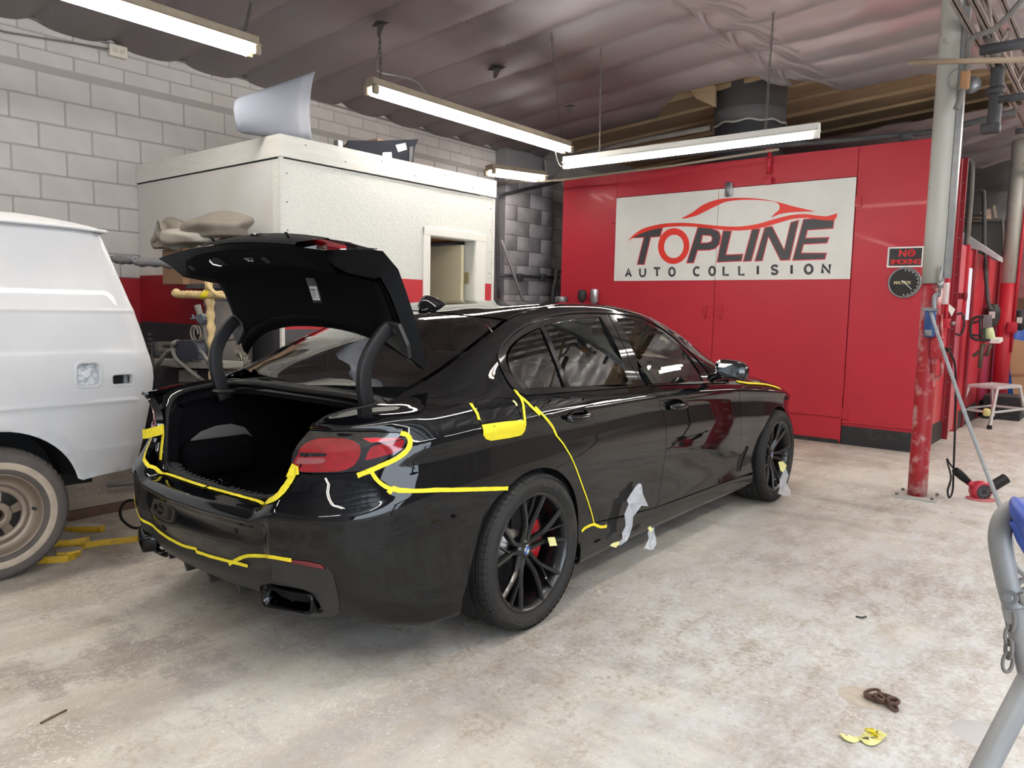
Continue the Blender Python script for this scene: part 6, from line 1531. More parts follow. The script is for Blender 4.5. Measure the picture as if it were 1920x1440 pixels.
b = B(); b.tube([(-5.6, 2.3, .06), (-5.35, 3.0, .05)], .02, 8); tag(b.done('grey_hose', M_cable), 'grey hose on the floor behind the van', 'hose')
# ------------------------------------------------------------------ pulling rig and stand behind the car, at the office wall
M_rig = mat('dusty_grey_steel', srgb(118, 114, 108), .7, noise=srgb(84, 80, 76), noise_scale=6, bump=.15)
M_rigd = mat('charcoal_steel', srgb(58, 58, 62), .6, noise=srgb(88, 86, 84), noise_scale=7, lo=.5)
M_card = mat('brown_cardboard', srgb(158, 126, 98), .8, noise=srgb(138, 108, 84), noise_scale=4)
M_sack = mat('grey_tan_cloth', srgb(142, 134, 122), .9, noise=srgb(112, 106, 98), noise_scale=5, bump=.3, bump_scale=20)
cyl = empty('steel_cylinder', (-5.18, 3.02, 0), 'tall dusty steel cylinder standing at the office wall behind the taped post', 'cylinder')
b = B(); b.lathe([(0, .3), (.160, .3), (.163, .32), (.163, 1.34), (.17, 1.345), (.17, 1.40), (.155, 1.42), (0, 1.43)], (-5.18, 3.02, 0), n=36); part(b, 'body', mat('dusty_aluminium', srgb(190, 184, 176), .45, .5, noise=srgb(128, 110, 104), noise_scale=3), cyl)
b = B(); b.lathe([(0, 0), (.15, 0), (.15, .3), (0, .3)], (-5.18, 3.02, 0), n=24); part(b, 'foot', M_rigd, cyl)
b = B(); b.tube([(-5.18+.168*math.cos(a), 3.02+.168*math.sin(a), 1.12+.03*math.sin(a)) for a in np.linspace(0, 2*math.pi, 30)[:-1]], .006, 6, closed=True); part(b, 'strap_wire', M_rigd, cyl)
M_kraft = mat('kraft_masking_paper', srgb(206, 182, 132), .75, noise=srgb(176, 150, 104), noise_scale=12, bump=1.0, bump_scale=26)
ts_ = empty('taped_stand', (-4.965, 2.74, 0), 'post stand wrapped in tan masking paper with a crossbar', 'stand')
YT = 2.5
t_ = lambda u, v, y=0.0: W(u, v, 1, YT+y)
b = B(); P = catmull([t_(394, 560), t_(395, 600), t_(397, 640), t_(399, 690), t_(400, 760), t_(402, 860), t_(403, 960)], 6); b.tube(P, [.024+.005*math.sin(i*1.7) for i in range(len(P))], 10); b.tube(catmull([t_(384, 545), t_(388, 555), t_(394, 570)], 4), .014, 8); part(b, 'post', M_kraft, ts_)
b = B(); b.tube([t_(391, 520), t_(393, 566)], .015, 10); part(b, 'upper_post', M_rig, ts_)
b = B(); P = catmull([t_(327, 549), t_(335, 552), t_(355, 552), t_(375, 553), t_(395, 553), t_(412, 553), t_(428, 552)], 6); b.tube(P, [.020+.007*abs(math.sin(i*1.3)) for i in range(len(P))], 10); part(b, 'crossbar', M_kraft, ts_)
b = B(); b.tube(catmull([t_(328, 543), t_(331, 548), t_(336, 554)], 3), [.010, .018, .024, .026, .024, .022, .02], 8); part(b, 'paper_knot', M_kraft, ts_)
b = B(); b.tube(catmull([t_(389, 526, -.02), t_(394, 540, -.03), t_(408, 553, -.03), t_(425, 556, -.02)], 5), .013, 8); part(b, 'paper_wrap', M_kraft, ts_)
b = B(); b.tube([t_(391, 522), t_(392, 545)], .024, 10); part(b, 'paper_sleeve', M_kraft, ts_)
b = B(); b.tube([t_(379, 556, -.01), t_(389, 550, -.02)], .020, 8); part(b, 'yellow_tape_wrap', M_yel, ts_)
q = t_(403, 960); b = B(); b.box((q.x-.2, YT-.03, 0), (q.x+.2, YT+.03, .04)); b.box((q.x-.03, YT-.2, 0), (q.x+.03, YT+.2, .04)); b.tube([(q.x, YT, .0), (q.x, YT, q.z+.02)], .02, 8); part(b, 'stand_foot', M_rig, ts_)
cb = empty('cardboard_box', (-5.45, 2.9, 1.5), 'brown cardboard box on the shelf behind the raised boot lid', 'box')
b = B(); b.box((-5.93, 2.90, 1.505), (-4.95, 3.17, 1.775)); part(b, 'carton', M_card, cb, bevel=.006)
b = B(); b.box((-5.60, 2.893, 1.504), (-5.52, 2.90, 1.775)); part(b, 'packing_tape', mat('tan_packing_tape', srgb(186, 150, 112), .4), cb)
sh = empty('wall_shelf', (-5.45, 3.0, 1.49), 'dark shelf on the office wall under the cardboard box', 'shelf')
b = B(); b.box((-5.3, 2.76, 1.47), (-4.82, 3.19, 1.50)); part(b, 'board', M_rigd, sh)
b = B(); b.box((-4.99, 2.80, 1.38), (-4.96, 3.19, 1.47)); part(b, 'bracket', M_rigd, sh)
def blob(name, c, r, m, label, cat, seed, squash=(1, 1, 1), nz=.25, peak=None, group=None):
    r3 = random.Random(seed); bm = bmesh.new(); bmesh.ops.create_icosphere(bm, subdivisions=4, radius=1)
    ks = [(Vector((r3.gauss(0, 1), r3.gauss(0, 1), r3.gauss(0, 1)))*2.6, r3.uniform(0, 6)) for _ in range(9)]
    for v in bm.verts:
        p = v.co.copy(); d = 1+nz*sum(math.sin(p.dot(k)+f) for k, f in ks)/9*1.8
        v.co = Vector((p.x*squash[0]*r*d, p.y*squash[1]*r*d, max(p.z, -.55)*squash[2]*r*d))
    for f in bm.faces: f.smooth = True
    me = bpy.data.meshes.new(name); bm.to_mesh(me); bm.free(); o = link(name, me, m); o.location = c; return tag(o, label, cat, group)
blob('cloth_bundle', (-5.78, 2.93, 1.862), .16, M_sack, 'peaked grey cloth bundle on the left end of the cardboard box', 'cloth', 3, (1.25, .9, .85), .5)
b = B(); b.grid([[(-5.88+.30*t+.02*s_, 2.80+.12*s_, 1.80+.20*max(0, 1-abs(t-.35)*2.6)*(1-s_*.3)+.01*math.sin(9*t)) for t in np.linspace(0, 1, 14)] for s_ in np.linspace(0, 1, 6)]); tag(b.done('cloth_sheet', M_sack, solid=.004), 'pale folded cloth sheet with a pointed peak lying on the cardboard box', 'cloth')
blob('cloth_sack', (-5.18, 2.96, 1.90), .22, M_sack, 'long rounded grey cloth sack lying behind the boot lid on the box', 'sack', 9, (1.6, .8, .48), .25)
blob('cloth_sheet_pile', (-5.45, 2.92, 1.84), .14, mat('pale_cloth', srgb(182, 176, 164), .9, bump=.2), 'low pale cloth pile between the two grey bundles on the box', 'cloth', 12, (2.2, 1.1, .5), .3)
b = B(); P = catmull([W(u, v, 1, 2.7) for u, v in ((214, 485), (232, 488), (255, 487), (262, 492), (300, 493), (345, 499))], 6); b.tube([W(214, 485, 1, 2.7)-Vector((.5, 0, 0))]+P, [.026]+[.024+.012*math.sin(i*.9)**2 for i in range(len(P))], 12); o = b.done('wrapped_pipe', mat('grey_wrapping', srgb(128, 128, 132), .6, bump=.5, bump_scale=18)); tag(o, 'grey plastic-wrapped pipe standing out from the wall above the van', 'pipe')
rig = empty('frame_puller', (-5.5, 2.7, 0), 'dusty grey steel frame-pulling machine behind the car', 'machine')
def hp(u, v, y=2.72): return W(u, v, 1, y)
def slab(pts, y0, y1, nm, m, par=rig, bev=.004):
    b = B(); b.prism([hp(u, v, y0) for u, v in pts], (0, y1-y0, 0)); return part(b, nm, m, par, bevel=bev)
slab([(283,641),(400,641),(400,647),(305,648),(300,690),(283,690)], 2.72, 2.80, 'upper_frame', M_rig)
slab([(298,653),(372,653),(372,660),(298,660)], 2.70, 2.78, 'cross_bar', M_rig)
slab([(288,673),(335,675),(400,680),(400,692),(340,690),(290,684)], 2.62, 2.84, 'work_arm', mat('pale_dusty_steel', srgb(150, 147, 138), .7, noise=srgb(120, 116, 108), noise_scale=7))
slab([(290,690),(420,694),(420,790),(290,790)], 2.72, 2.84, 'cabinet', M_rigd)
slab([(335,693),(368,694),(368,715),(335,717)], 2.712, 2.722, 'label_panel', mat('pale_grey_panel', srgb(160, 160, 156), .5))
slab([(330,672),(330,640),(342,637),(358,638),(368,643),(371,652),(371,675),(332,676)], 2.60, 2.66, 'shield', mat('blue_black_shield', srgb(52, 56, 68), .5, noise=srgb(90, 92, 98), noise_scale=9, lo=.55), bev=.006)
slab([(284,585+60),(289,640),(293,668),(286,668)], 2.70, 2.78, 'side_bracket', M_rigd)
for u in (335, 345, 352, 361): 
    b = B(); b.cyl(hp(u, 673, 2.6), hp(u, 679, 2.6), .007, 8); part(b, 'bolt', M_rigd, rig)
b = B(); b.cyl(hp(341, 684, 2.61), hp(341, 684, 2.60), .012, 12); part(b, 'pin_hole', M_hole, rig)
def hose(px, r, label, m=M_cable, y=2.58, nm='air_hose'):
    b = B(); b.tube(catmull([hp(u, v, y+dy) for u, v, dy in px], 8), r, 8); return tag(b.done(nm, m), label, 'hose')
hose([(288,700,.1),(297,682,0),(312,662,0),(325,655,0)], .014, 'grey hose bending down beside the van, left of the dark shield')
hose([(335,640,.1),(327,642,0),(323,652,0),(330,672,0),(350,690,0),(370,706,0),(385,716,.1)], .014, 'grey hose curving in front of the dark shield')
hose([(372,655,.05),(380,662,0),(388,675,0),(395,690,.05)], .012, 'short grey hose right of the dark shield')
cl = empty('clamp', (-5.2, 2.6, 1.2), 'grey screw clamp with wing nut fixed beside the taped post', 'clamp')
b = B(); b.tube([hp(370, 572, 2.62), hp(381, 612, 2.66)], .022, 10); b.tube([hp(381, 607, 2.66), hp(386, 640, 2.68), hp(400, 675, 2.7)], .014, 8); part(b, 'clamp_bar', M_rig, cl)
b = B(); b.prism([hp(366, 592, 2.60), hp(377, 588, 2.60), hp(384, 600, 2.60), hp(378, 608, 2.60), hp(369, 603, 2.60)], (0, .05, 0)); b.tube([hp(358, 598, 2.6), hp(398, 593, 2.62)], .009, 8); b.tube([hp(361, 590, 2.6), hp(363, 598, 2.6), hp(366, 596, 2.6)], .007, 6); part(b, 'clamp_screw', mat('blue_grey_clamp', srgb(110, 118, 130), .5, .4), cl, bevel=.003)
def coil(c, r, n_, label, y=2.62, r0=.006):
    b = B(); b.tube([hp(c[0], c[1], y)+Vector((r*math.cos(a), .02*a/6.28, r*math.sin(a)*(.95))) for a in np.linspace(0, 2*math.pi*n_, 14*n_)], r0, 6); return tag(b.done('hose_coil', mat('pale_hose', srgb(150, 144, 132), .6)), label, 'hose', None)
coil((363, 626), .058, 2, 'coiled thin hose above the dark shield'); coil((447, 656), .055, 2, 'coiled thin hose just right of the left boot hinge', y=2.9); coil((446, 675), .05, 3, 'low thin hose coil behind the rear deck', y=2.9)
hose([(372,640,.05),(380,630,.05),(384,618,.05),(376,610,.05)], .006, 'thin hose rising from the shield to the clamp')
b = B(); 
for k in range(4): b.rbox(tuple(hp(281, 628+k*9, 2.72)-Vector((.02, .02, .012))), tuple(hp(281, 628+k*9, 2.72)+Vector((.02, .02, .012))), .006)
tag(b.done('stacked_knobs', M_kick), 'short black ribbed post beside the van door edge', 'post')
# ------------------------------------------------------------------ on the office roof
M_bonnet = mat('grey_primer_panel', srgb(142, 145, 154), .6, noise=srgb(128, 131, 141), noise_scale=4, noise_fac=.5)
P = []
pr_ = [(0, 455, 262, 588, 262), (.2, 445, 245, 585, 245), (.4, 440, 225, 583, 222), (.6, 438, 205, 583, 200), (.8, 440, 190, 585, 172), (.93, 448, 184, 588, 150), (1, 460, 180, 593, 133)]
for (t, ul, vl, ur, vr) in pr_:
    a = W(ul, vl, 0, -4.97+.06*math.sin(math.pi*t)); c = W(ur, vr, 0, -4.97+.06*math.sin(math.pi*t)-.03*t)
    P.append([a+(c-a)*s_+Vector((.035*math.sin(math.pi*s_)-.02*(s_ > .8), 0, 0)) for s_ in (0, .05, .2, .4, .6, .76, .80, .86, .95, 1)])
zmin = min(p.z for p in P[0]); 
for row in P:
    for p in row: p.z = max(p.z, ZB+.006)
b = B(); b.grid(P); o = b.done('car_bonnet', M_bonnet, solid=.012); tag(o, 'curved grey primed car bonnet standing on the corner of the white office roof', 'car bonnet')
fe = [(636,268),(655,263),(690,264),(730,263),(765,262),(785,261),(779,275),(776,290),(775,306),(740,300),(700,290),(660,278)]
Pf = [W(u, v, 0, -5.08) for u, v in fe]; 
for p in Pf: p.z = max(p.z, ZB+.004)
for_z = min(p.z for p in Pf)
for p in Pf:
    if p.z < ZB+.12: p.z = ZB+.002
bl = empty('plastic_fender', Pf[0], 'black plastic car panel with two white stickers on the office roof', 'car panel')
b = B(); b.prism(Pf, (-.02, 0, .0)); part(b, 'panel_skin', mat('dull_black_plastic', srgb(24, 26, 33), .75, spec=.12), bl, bevel=.004)
for q in ([(742,272),(760,268),(763,280),(747,285)], [(718,286),(734,285),(735,296),(718,295)]):
    b = B(); b.prism([W(u, v, 0, -5.076) for u, v in q], (-.003, 0, 0)); part(b, 'sticker', M_sign, bl)
b = B(); b.prism([W(u, v, 0, -5.072) for u, v in [(768,276),(775,274),(773,304),(767,302)]], (-.02, 0, 0)); part(b, 'slot', M_kick, bl)
bx = [W(u, v, 0, -5.25) for u, v in ((608,262),(610,252),(708,258),(708,275))]; 
q0, q1 = W(612, 254, 1, 4.5), W(708, 259, 1, 4.5); b = B(); b.box((q0.x, 4.5, ZB), (q1.x, 4.8, min(q0.z, q1.z))); tag(b.done('flat_carton', M_card, bevel=.004), 'low brown carton on the office roof behind the black panel', 'box')
b = B(); q = W(633, 268, 0, -5.0); b.rbox((q.x-.03, q.y-.02, ZB), (q.x+.03, q.y+.03, q.z+.02), .008); b.cyl((q.x, q.y+.03, ZB+.02), (q.x+.0, q.y+.09, ZB+.05), .022, 10); tag(b.done('metal_bracket', M_galv), 'small shiny metal bracket between bonnet and black panel on the roof', 'bracket')
# ------------------------------------------------------------------ wall conduits
b = B(); b.tube([(XW+.03, .9, W(0, 33, 0, XW).z), (XW+.03, 2.2, 3.42), W(205, 92, 0, XW+.03)], .008, 8); tag(b.done('conduit', M_rig), 'thin conduit along the top of the block wall leading to the socket', 'conduit')
sk = empty('wall_socket', W(220, 97, 0, XW+.02), 'white double socket box high on the block wall', 'socket')
c_ = Vector(sk.location); b = B(); b.rbox((XW, c_.y-.075, c_.z-.05), (XW+.05, c_.y+.075, c_.z+.05), .006); part(b, 'box', mat('cream_box', srgb(196, 190, 178), .5), sk)
for s_ in (-.03, .03):
    b = B(); b.cyl((XW+.05, c_.y+s_, c_.z), (XW+.054, c_.y+s_, c_.z), .02, 14); part(b, 'outlet', mat('beige_outlet', srgb(180, 172, 158), .5), sk)
b = B(); b.tube([W(u, v, 0, XW+.03) for u, v in ((0, 10), (130, 62), (400, 130), (600, 190), (1000, 301))], .009, 6); tag(b.done('ceiling_edge_wire', M_rig), 'dark wire along the joint of block wall and ceiling', 'wire')
b = B(); b.tube(catmull([W(935, 560, 0, XW+.25), W(932, 420, 0, XW+.25), W(933, 368, 0, XW+.25), W(960, 361, 0, XW+.25), W(1050, 340, 0, XW+.25)], 6), .022, 8); tag(b.done('wall_pipe', M_rigd), 'dark iron pipe up the corner beside the office then across', 'pipe')
b = B(); b.tube([W(u, v, 0, XW+.25) for u, v in ((934, 516), (1048, 520))], .02, 8); 
for u in (975, 1018): b.rbox(tuple(W(u, 520, 0, XW+.25)-Vector((.03, .05, .05))), tuple(W(u, 520, 0, XW+.25)+Vector((.03, .05, .05))), .012)
tag(b.done('wall_pipe', M_rigd), 'horizontal dark pipe low in the grey corner between office and booth', 'pipe')
b = B(); b.tube([W(940, 450, 0, -6.6), W(980, 560, 0, -6.6), W(980, 560, 0, -6.6)+(W(980, 560, 0, -6.6)-W(940, 450, 0, -6.6))*2.05], .022, 8); tag(b.done('leaning_pole', mat('grey_pole', srgb(128, 126, 128), .5, .3)), 'grey pole leaning in the dark corner between office and booth', 'pole')
b = B(); b.tube(catmull([W(1050, 510, 0, -6.5), W(1044, 508, 0, -6.5), W(1042, 525, 0, -6.5), W(1036, 562, 0, -6.5), Vector((-6.5, W(1036, 562, 0, -6.5).y-.1, .03))], 5), .03, 8); tag(b.done('wrapped_hose_end', M_rigd), 'dark hose end at the left edge of the red booth', 'hose')
# pipes and conduit above the booth
b = B(); b.tube([W(925, 343, 1, 7.9), W(1050, 338, 1, 7.9), W(1260, 311, 1, 7.9), W(1460, 280, 1, 7.9)], .014, 8); tag(b.done('ceiling_conduit', mat('tan_conduit', srgb(140, 128, 112), .6)), 'thin tan conduit strung across above the booth lettering', 'conduit')
b = B(); b.tube([W(1062, 295, 1, 8.3), W(1210, 262, 1, 8.3), W(1330, 240, 1, 8.3)], .03, 10); tag(b.done('sprinkler_pipe', M_rig), 'grey pipe rising to the left of the round duct', 'pipe')
b = B(); b.tube([W(1200, 300, 1, 8.35), W(1400, 277, 1, 8.35), W(1600, 262, 1, 8.35), W(1760, 246, 1, 8.35), W(1905, 208, 1, 8.35)], .028, 10); tag(b.done('sprinkler_pipe', M_rigd), 'long dark pipe running along just above the top of the red booth', 'pipe')
b = B(); b.rbox(tuple(W(1700, 255, 1, 8.35)-Vector((.06, .03, .03))), tuple(W(1700, 255, 1, 8.35)+Vector((.06, .03, .04))), .01); b.cyl(W(1688, 258, 1, 8.35), W(1712, 252, 1, 8.35), .045, 10); tag(b.done('pipe_coupling', M_rigd), 'coupling on the long dark pipe above the no smoking sign', 'pipe fitting')
b = B(); b.prism([W(1283, 150, 1, 8.6), W(1340, 160, 1, 8.6), W(1340, 200, 1, 8.6), W(1305, 185, 1, 8.6)], (0, .05, 0)); tag(b.done('dark_rafter_end', M_wood), 'dark rafter end left of the duct under the torn sheet', 'beam')
# pale panel in the corner at the top of the grey wall
b = B(); b.prism([W(u, v, 0, -6.7) for u, v in ((1020, 300), (1056, 303), (1050, 320), (1036, 330), (1023, 334))], (.03, 0, 0)); tag(b.done('loose_panel', mat('grey_loose_panel', srgb(134, 132, 134), .6)), 'pale loose panel hanging in the corner below the ceiling', 'panel')
# ------------------------------------------------------------------ pillar with its fittings
M_pil = [mat('scuffed_white_pillar', srgb(172, 171, 163), .5, noise=srgb(150, 140, 118), noise_scale=7, lo=.62, hi=.64, noise_fac=.7, bump=.06),
         mat('scuffed_red_pillar', srgb(158, 32, 42), .45, noise=srgb(200, 172, 168), noise_scale=9, lo=.50, hi=.66, noise_fac=.7, bump=.08)]
PXc, PYc = -1.2, 6.40
pil = empty('support_pillar', (PXc, PYc, 0), 'round steel pillar, white above and scuffed red below, in front of the booth corner', 'pillar')
def pil_part(z0, z1, r, m, nm):
    b = B(); b.tube([(PXc+.0, PYc, z) for z in np.linspace(z0, z1, 8)], r, 28); return part(b, nm, m, pil)
pil_part(.0, 1.62, .068, M_pil[1], 'red_section'); pil_part(1.62, 4.05, .076, M_pil[0], 'white_section')
b = B(); b.box((PXc-.15, PYc-.13, 0), (PXc+.15, PYc+.13, .014)); part(b, 'base_plate', mat('dusty_base_plate', srgb(176, 174, 168), .6), pil, bevel=.003)
b = B()
for sx, sy in ((1,1),(1,-1),(-1,1),(-1,-1)): b.cyl((PXc+sx*.12, PYc+sy*.1, .014), (PXc+sx*.12, PYc+sy*.1, .03), .012, 6)
part(b, 'anchor_bolts', M_rig, pil)
ds = [(1785.0, 470), (1793, 0)]
b = B(); b.box((PXc+.075, PYc-.03, 1.66), (PXc+.115, PYc+.03, 4.05)); o = part(b, 'steel_channel', M_galv, pil)
b = B(); b.tube([W(1764, 590, 1, 6.36), W(1766, 700, 1, 6.37), W(1755, 712, 1, 6.36)], .012, 8); b.tube([W(1745, 600, 1, 6.33), W(1748, 700, 1, 6.34)], .01, 8); part(b, 'conduit', M_pil[1], pil)
b = B(); b.tube(catmull([W(1752, 590, 1, 6.30), W(1752, 562, 1, 6.30), W(1756, 553, 1, 6.30), W(1763, 552, 1, 6.30)], 5), .018, 10); b.tube([W(1762, 552, 1, 6.30), W(1764, 500, 1, 6.30)], .010, 8); b.cyl(W(1763, 540, 1, 6.3), W(1763, 528, 1, 6.3), .02, 8); part(b, 'pipe_elbow', M_galv, pil)
b = B(); b.tube([W(1803, 0, 1, 6.45), W(1792, 130, 1, 6.45), W(1783, 300, 1, 6.45)], .014, 8); part(b, 'dark_conduit', M_kick, pil)
M_bluebox = mat('blue_plastic', srgb(30, 72, 140), .45, noise=srgb(60, 80, 110), noise_scale=10)
bb = empty('filter_box', W(1745, 600, 1, 6.31), 'blue regulator box strapped to the pillar with a grey hose on it', 'regulator')
b = B(); q0 = W(1733, 632, 1, 6.30); q1 = W(1756, 582, 1, 6.30); b.rbox((q0.x, 6.25, q0.z), (q1.x, 6.33, q1.z), .012); part(b, 'housing', M_bluebox, bb)
b = B(); b.box((q0.x-.01, 6.24, q1.z-.005), (q1.x+.01, 6.33, q1.z+.012)); b.box((q0.x-.02, 6.245, q1.z+.012), (q0.x+.06, 6.26, q1.z+.02)); part(b, 'top_bracket', M_galv, bb)
b = B(); b.rbox((q0.x+.01, 6.243, q0.z+.01), (q1.x-.01, 6.252, q0.z+.055), .003); part(b, 'label_plate', M_galv, bb)
b = B(); H0 = W(1745, 585, 1, 6.26); H1 = W(1926, 1083, 2, .02); P = catmull([H0, H0.lerp(H1, .15)+Vector((0, 0, -.02)), H0.lerp(H1, .5)+Vector((0, 0, -.04)), H0.lerp(H1, .85)+Vector((0, 0, -.01)), H1, H1+Vector((.6, -.5, 0))], 8); b.tube(P, .0125, 8)
tag(b.done('air_hose', mat('grey_air_hose', srgb(130, 134, 138), .6, noise=srgb(168, 170, 172), noise_scale=20)), 'grey air hose slanting from the blue box on the pillar to the floor', 'hose')
# outlet, cord and heat gun
ob = empty('outlet_box', W(1757, 655, 1, 6.33), 'red outlet box low on the pillar with a black plug in it', 'outlet')
b = B(); q = W(1757, 655, 1, 6.33); b.rbox((q.x-.04, 6.30, q.z-.07), (q.x+.04, 6.37, q.z+.09), .008); part(b, 'box', M_pil[1], ob)
b = B(); b.tube([q+Vector((.04, 0, 0)), q+Vector((.09, -.01, .0))], [.018, .012], 10); part(b, 'plug', M_rubber, ob)
gun = empty('heat_gun', W(1838, 930, 2, .0), 'red heat gun with black nozzle and grip standing on the floor by the pillar', 'heat gun')
D0 = W(1838, 936, 2, .0); dep = (D0-Vector(CAMPOS)).dot(Vector(_f))
g = lambda u, v, dd=0.0: PD(u, v, dep+dd)
b = B(); b.lathe([(0, 0), (.098, 0), (.098, .006), (.03, .012), (.022, .03), (0, .03)], tuple(D0), n=28); part(b, 'base_disc', mat('pinkish_dusty_red', srgb(190, 110, 112), .6), gun)
M_gunred = mat('heat_gun_red', srgb(176, 38, 56), .4)
fw = Vector(_f); fw.z = 0; fw.normalize(); c0 = g(1838, 920)
rt = Vector(_r); upv = Vector((0, 0, 1))
b = B(); rings = []
for r, d in ((.0, -.045), (.055, -.045), (.075, -.03), (.078, .0), (.07, .035), (.0, .04)):
    rings.append([c0+fw*d+rt*r*math.cos(a)+upv*r*math.sin(a) for a in np.linspace(0, 2*math.pi, 25)[:-1]])
b._add([q for r_ in rings for q in r_], [(i*24+j, i*24+(j+1) % 24, (i+1)*24+(j+1) % 24, (i+1)*24+j) for i in range(5) for j in range(24)], 0, True)
b.tube([g(1848, 918), g(1858, 914)], [.05, .045], 12); b.tube([g(1826, 912), g(1815, 903)], [.022, .026], 8); part(b, 'body', M_gunred, gun)
b = B(); b._add([c0+fw*-.047+rt*.055*math.cos(a)+upv*.055*math.sin(a) for a in np.linspace(0, 2*math.pi, 25)[:-1]], [tuple(range(24))]); part(b, 'intake', M_kick, gun)
b = B()
for k in range(14):
    a = 2*math.pi*k/14; b.tube([c0+fw*-.049+rt*.02*math.cos(a)+upv*.02*math.sin(a), c0+fw*-.049+rt*.052*math.cos(a+.2)+upv*.052*math.sin(a+.2)], .0025, 4)
part(b, 'intake_grille', M_galv, gun)
b = B(); b.tube([g(1856, 915), g(1886, 897)], [.040, .040], 18, caps=False); b.tube([g(1857, 915), g(1870, 907)], .034, 12); part(b, 'nozzle', mat('black_metal', srgb(44, 42, 44), .5, .4), gun)
b = B(); b.tube([g(1815, 903), g(1806, 895), g(1797, 887), g(1790, 881)], [.024, .030, .032, .026], 10); b.tube([g(1790, 881), g(1780, 868), g(1776, 860)], .006, 6); part(b, 'grip', M_rubber, gun)
b = B(); P = catmull([W(1763, 655, 1, 6.33)+Vector((.05, 0, 0)), PD(1782, 663, 5.45), PD(1791, 690, 5.45), PD(1791, 780, 5.5), PD(1788, 880, 5.5), PD(1786, 920, 5.45), PD(1780, 933, 5.4), PD(1777, 920, 5.42), PD(1783, 895, 5.45), PD(1777, 868, dep), g(1776, 860)], 8); b.tube(P, .007, 8); tag(b.done('power_cord', M_rubber), 'black cord hanging from the pillar outlet down to the heat gun', 'cord')
# fittings on the booth side
ft = empty('switch_box', (XS, 9.30, 1.4), 'small red switch box with knob and paper tag on the booth side', 'switch')
q = W(1773, 606, 0, XS+.03); b = B(); b.rbox((XS, q.y-.09, q.z-.05), (XS+.07, q.y+.06, q.z+.05), .005); part(b, 'box', M_boothred, ft); b = B(); b.cyl((XS+.07, q.y, q.z), (XS+.12, q.y, q.z), .02, 10); part(b, 'knob', M_galv, ft)
b = B(); b.prism([W(u, v, 0, XS+.075) for u, v in ((1779, 570), (1791, 580), (1784, 593), (1778, 582))], (.002, 0, 0)); part(b, 'tag_card', M_white, ft)
b = B(); b.tube([(XS+.02, q.y-.02, q.z+.05), (XS+.02, q.y-.02, 2.0), (XS+.02, q.y-.02, 2.55)], .009, 6); part(b, 'conduit', M_boothred, ft)
b = B(); q = W(1774, 555, 0, XS+.03); b.rbox((XS, q.y-.07, q.z-.09), (XS+.05, q.y+.05, q.z+.14), .006); tag(b.done('gauge_box', mat('white_gauge', srgb(206, 206, 204), .4)), 'slim white gauge box above the red switch box on the booth side', 'gauge')
# bracket with paper roll
rl_ = empty('roll_holder', (-1.4, 10.6, 1.0), 'wall bracket holding a pale green paper roll beside the second pillar', 'roll holder')
YQ = 10.3
wq = lambda u, v, y=YQ: W(u, v, 1, y)
b = B(); b.tube(catmull([wq(1857, 638), wq(1828, 636), wq(1820, 625), wq(1822, 602), wq(1832, 594), wq(1845, 594)], 6), .016, 8); b.tube([wq(1838, 596), wq(1838, 636)], .014, 8); b.tube([wq(1824, 606), wq(1840, 600)], .012, 8); b.tube([wq(1822, 628), wq(1840, 630)], .012, 8); part(b, 'frame', M_kick, rl_)
b = B(); b.prism([wq(1845, 636), wq(1875, 636), wq(1875, 644), wq(1857, 644)], (0, .25, .02)); part(b, 'tray', M_sign, rl_, bevel=.003)
b = B(); b.cyl(wq(1846, 628)+Vector((0, .1, 0)), wq(1861, 626)+Vector((0, .1, 0)), .075, 24); part(b, 'paper_roll', mat('pale_green_paper', srgb(206, 214, 168), .8), rl_)
b = B(); b.prism([wq(1842, 615), wq(1847, 615), wq(1847, 640), wq(1842, 642)], (0, .2, 0)); part(b, 'end_plate', mat('dark_green_steel', srgb(40, 66, 56), .5), rl_)
b = B(); b.prism([wq(1836, 590), wq(1853, 590), wq(1853, 640), wq(1836, 640)], (0, .02, 0)); b.v = 0; o = part(b, 'back_plate', M_galv, rl_); o.location.y += .28
b = B(); b.tube(catmull([wq(1848, 645), wq(1842, 655), wq(1828, 665), wq(1824, 668)], 5), .02, 8); b.tube([wq(1842, 645), wq(1837, 690)], .025, 8); b.tube([wq(1858, 646), wq(1848, 668)], .02, 8); tag(b.done('hanging_tools', mat('dark_tan_tools', srgb(82, 72, 58), .6)), 'dark grips and tan strap hanging under the roll holder', 'tool')
# second pillar
p2 = empty('far_pillar', (-1.46, 12.95, 0), 'farther pillar, white above and red below, beside the cardboard', 'pillar')
b = B(); b.tube([(-1.46, 12.95, 0), (-1.46, 12.95, 1.88)], .10, 24); part(b, 'red_section', M_boothred, p2)
b = B(); b.tube([(-1.46, 12.95, 1.88), (-1.46, 12.95, 4.1)], .10, 24); part(b, 'white_section', M_pil[0], p2)
b = B(); b.tube([(-1.36, 12.9, .9), (-1.34, 12.9, 2.6), (-1.32, 12.9, 4.1)], .02, 8); b.rbox((-1.42, 12.78, 1.18), (-1.30, 12.86, 1.33), .01); part(b, 'conduit', M_boothred, p2)
# air filter bowls
def bowl(u, v, y, label):
    e = empty('air_filter', wq(u, v, y), label, 'air filter'); c = wq(u, v, y)
    b = B(); b.lathe([(0, .14), (.06, .14), (.065, .10), (.085, .09), (.09, -.02), (.075, -.12), (.04, -.16), (0, -.16)], tuple(c), n=20); part(b, 'bowl', M_kick, e)
    b = B(); b.box((c.x-.03, c.y-.095, c.z-.05), (c.x+.04, c.y-.085, c.z+.04)); part(b, 'label', M_white, e); return e
bowl(1861, 590, 12.0, 'black air filter bowl hung on the booth side above the paper roll'); bowl(1912, 600, 14.0, 'black spray can shaped filter at the right edge before the blue drum')
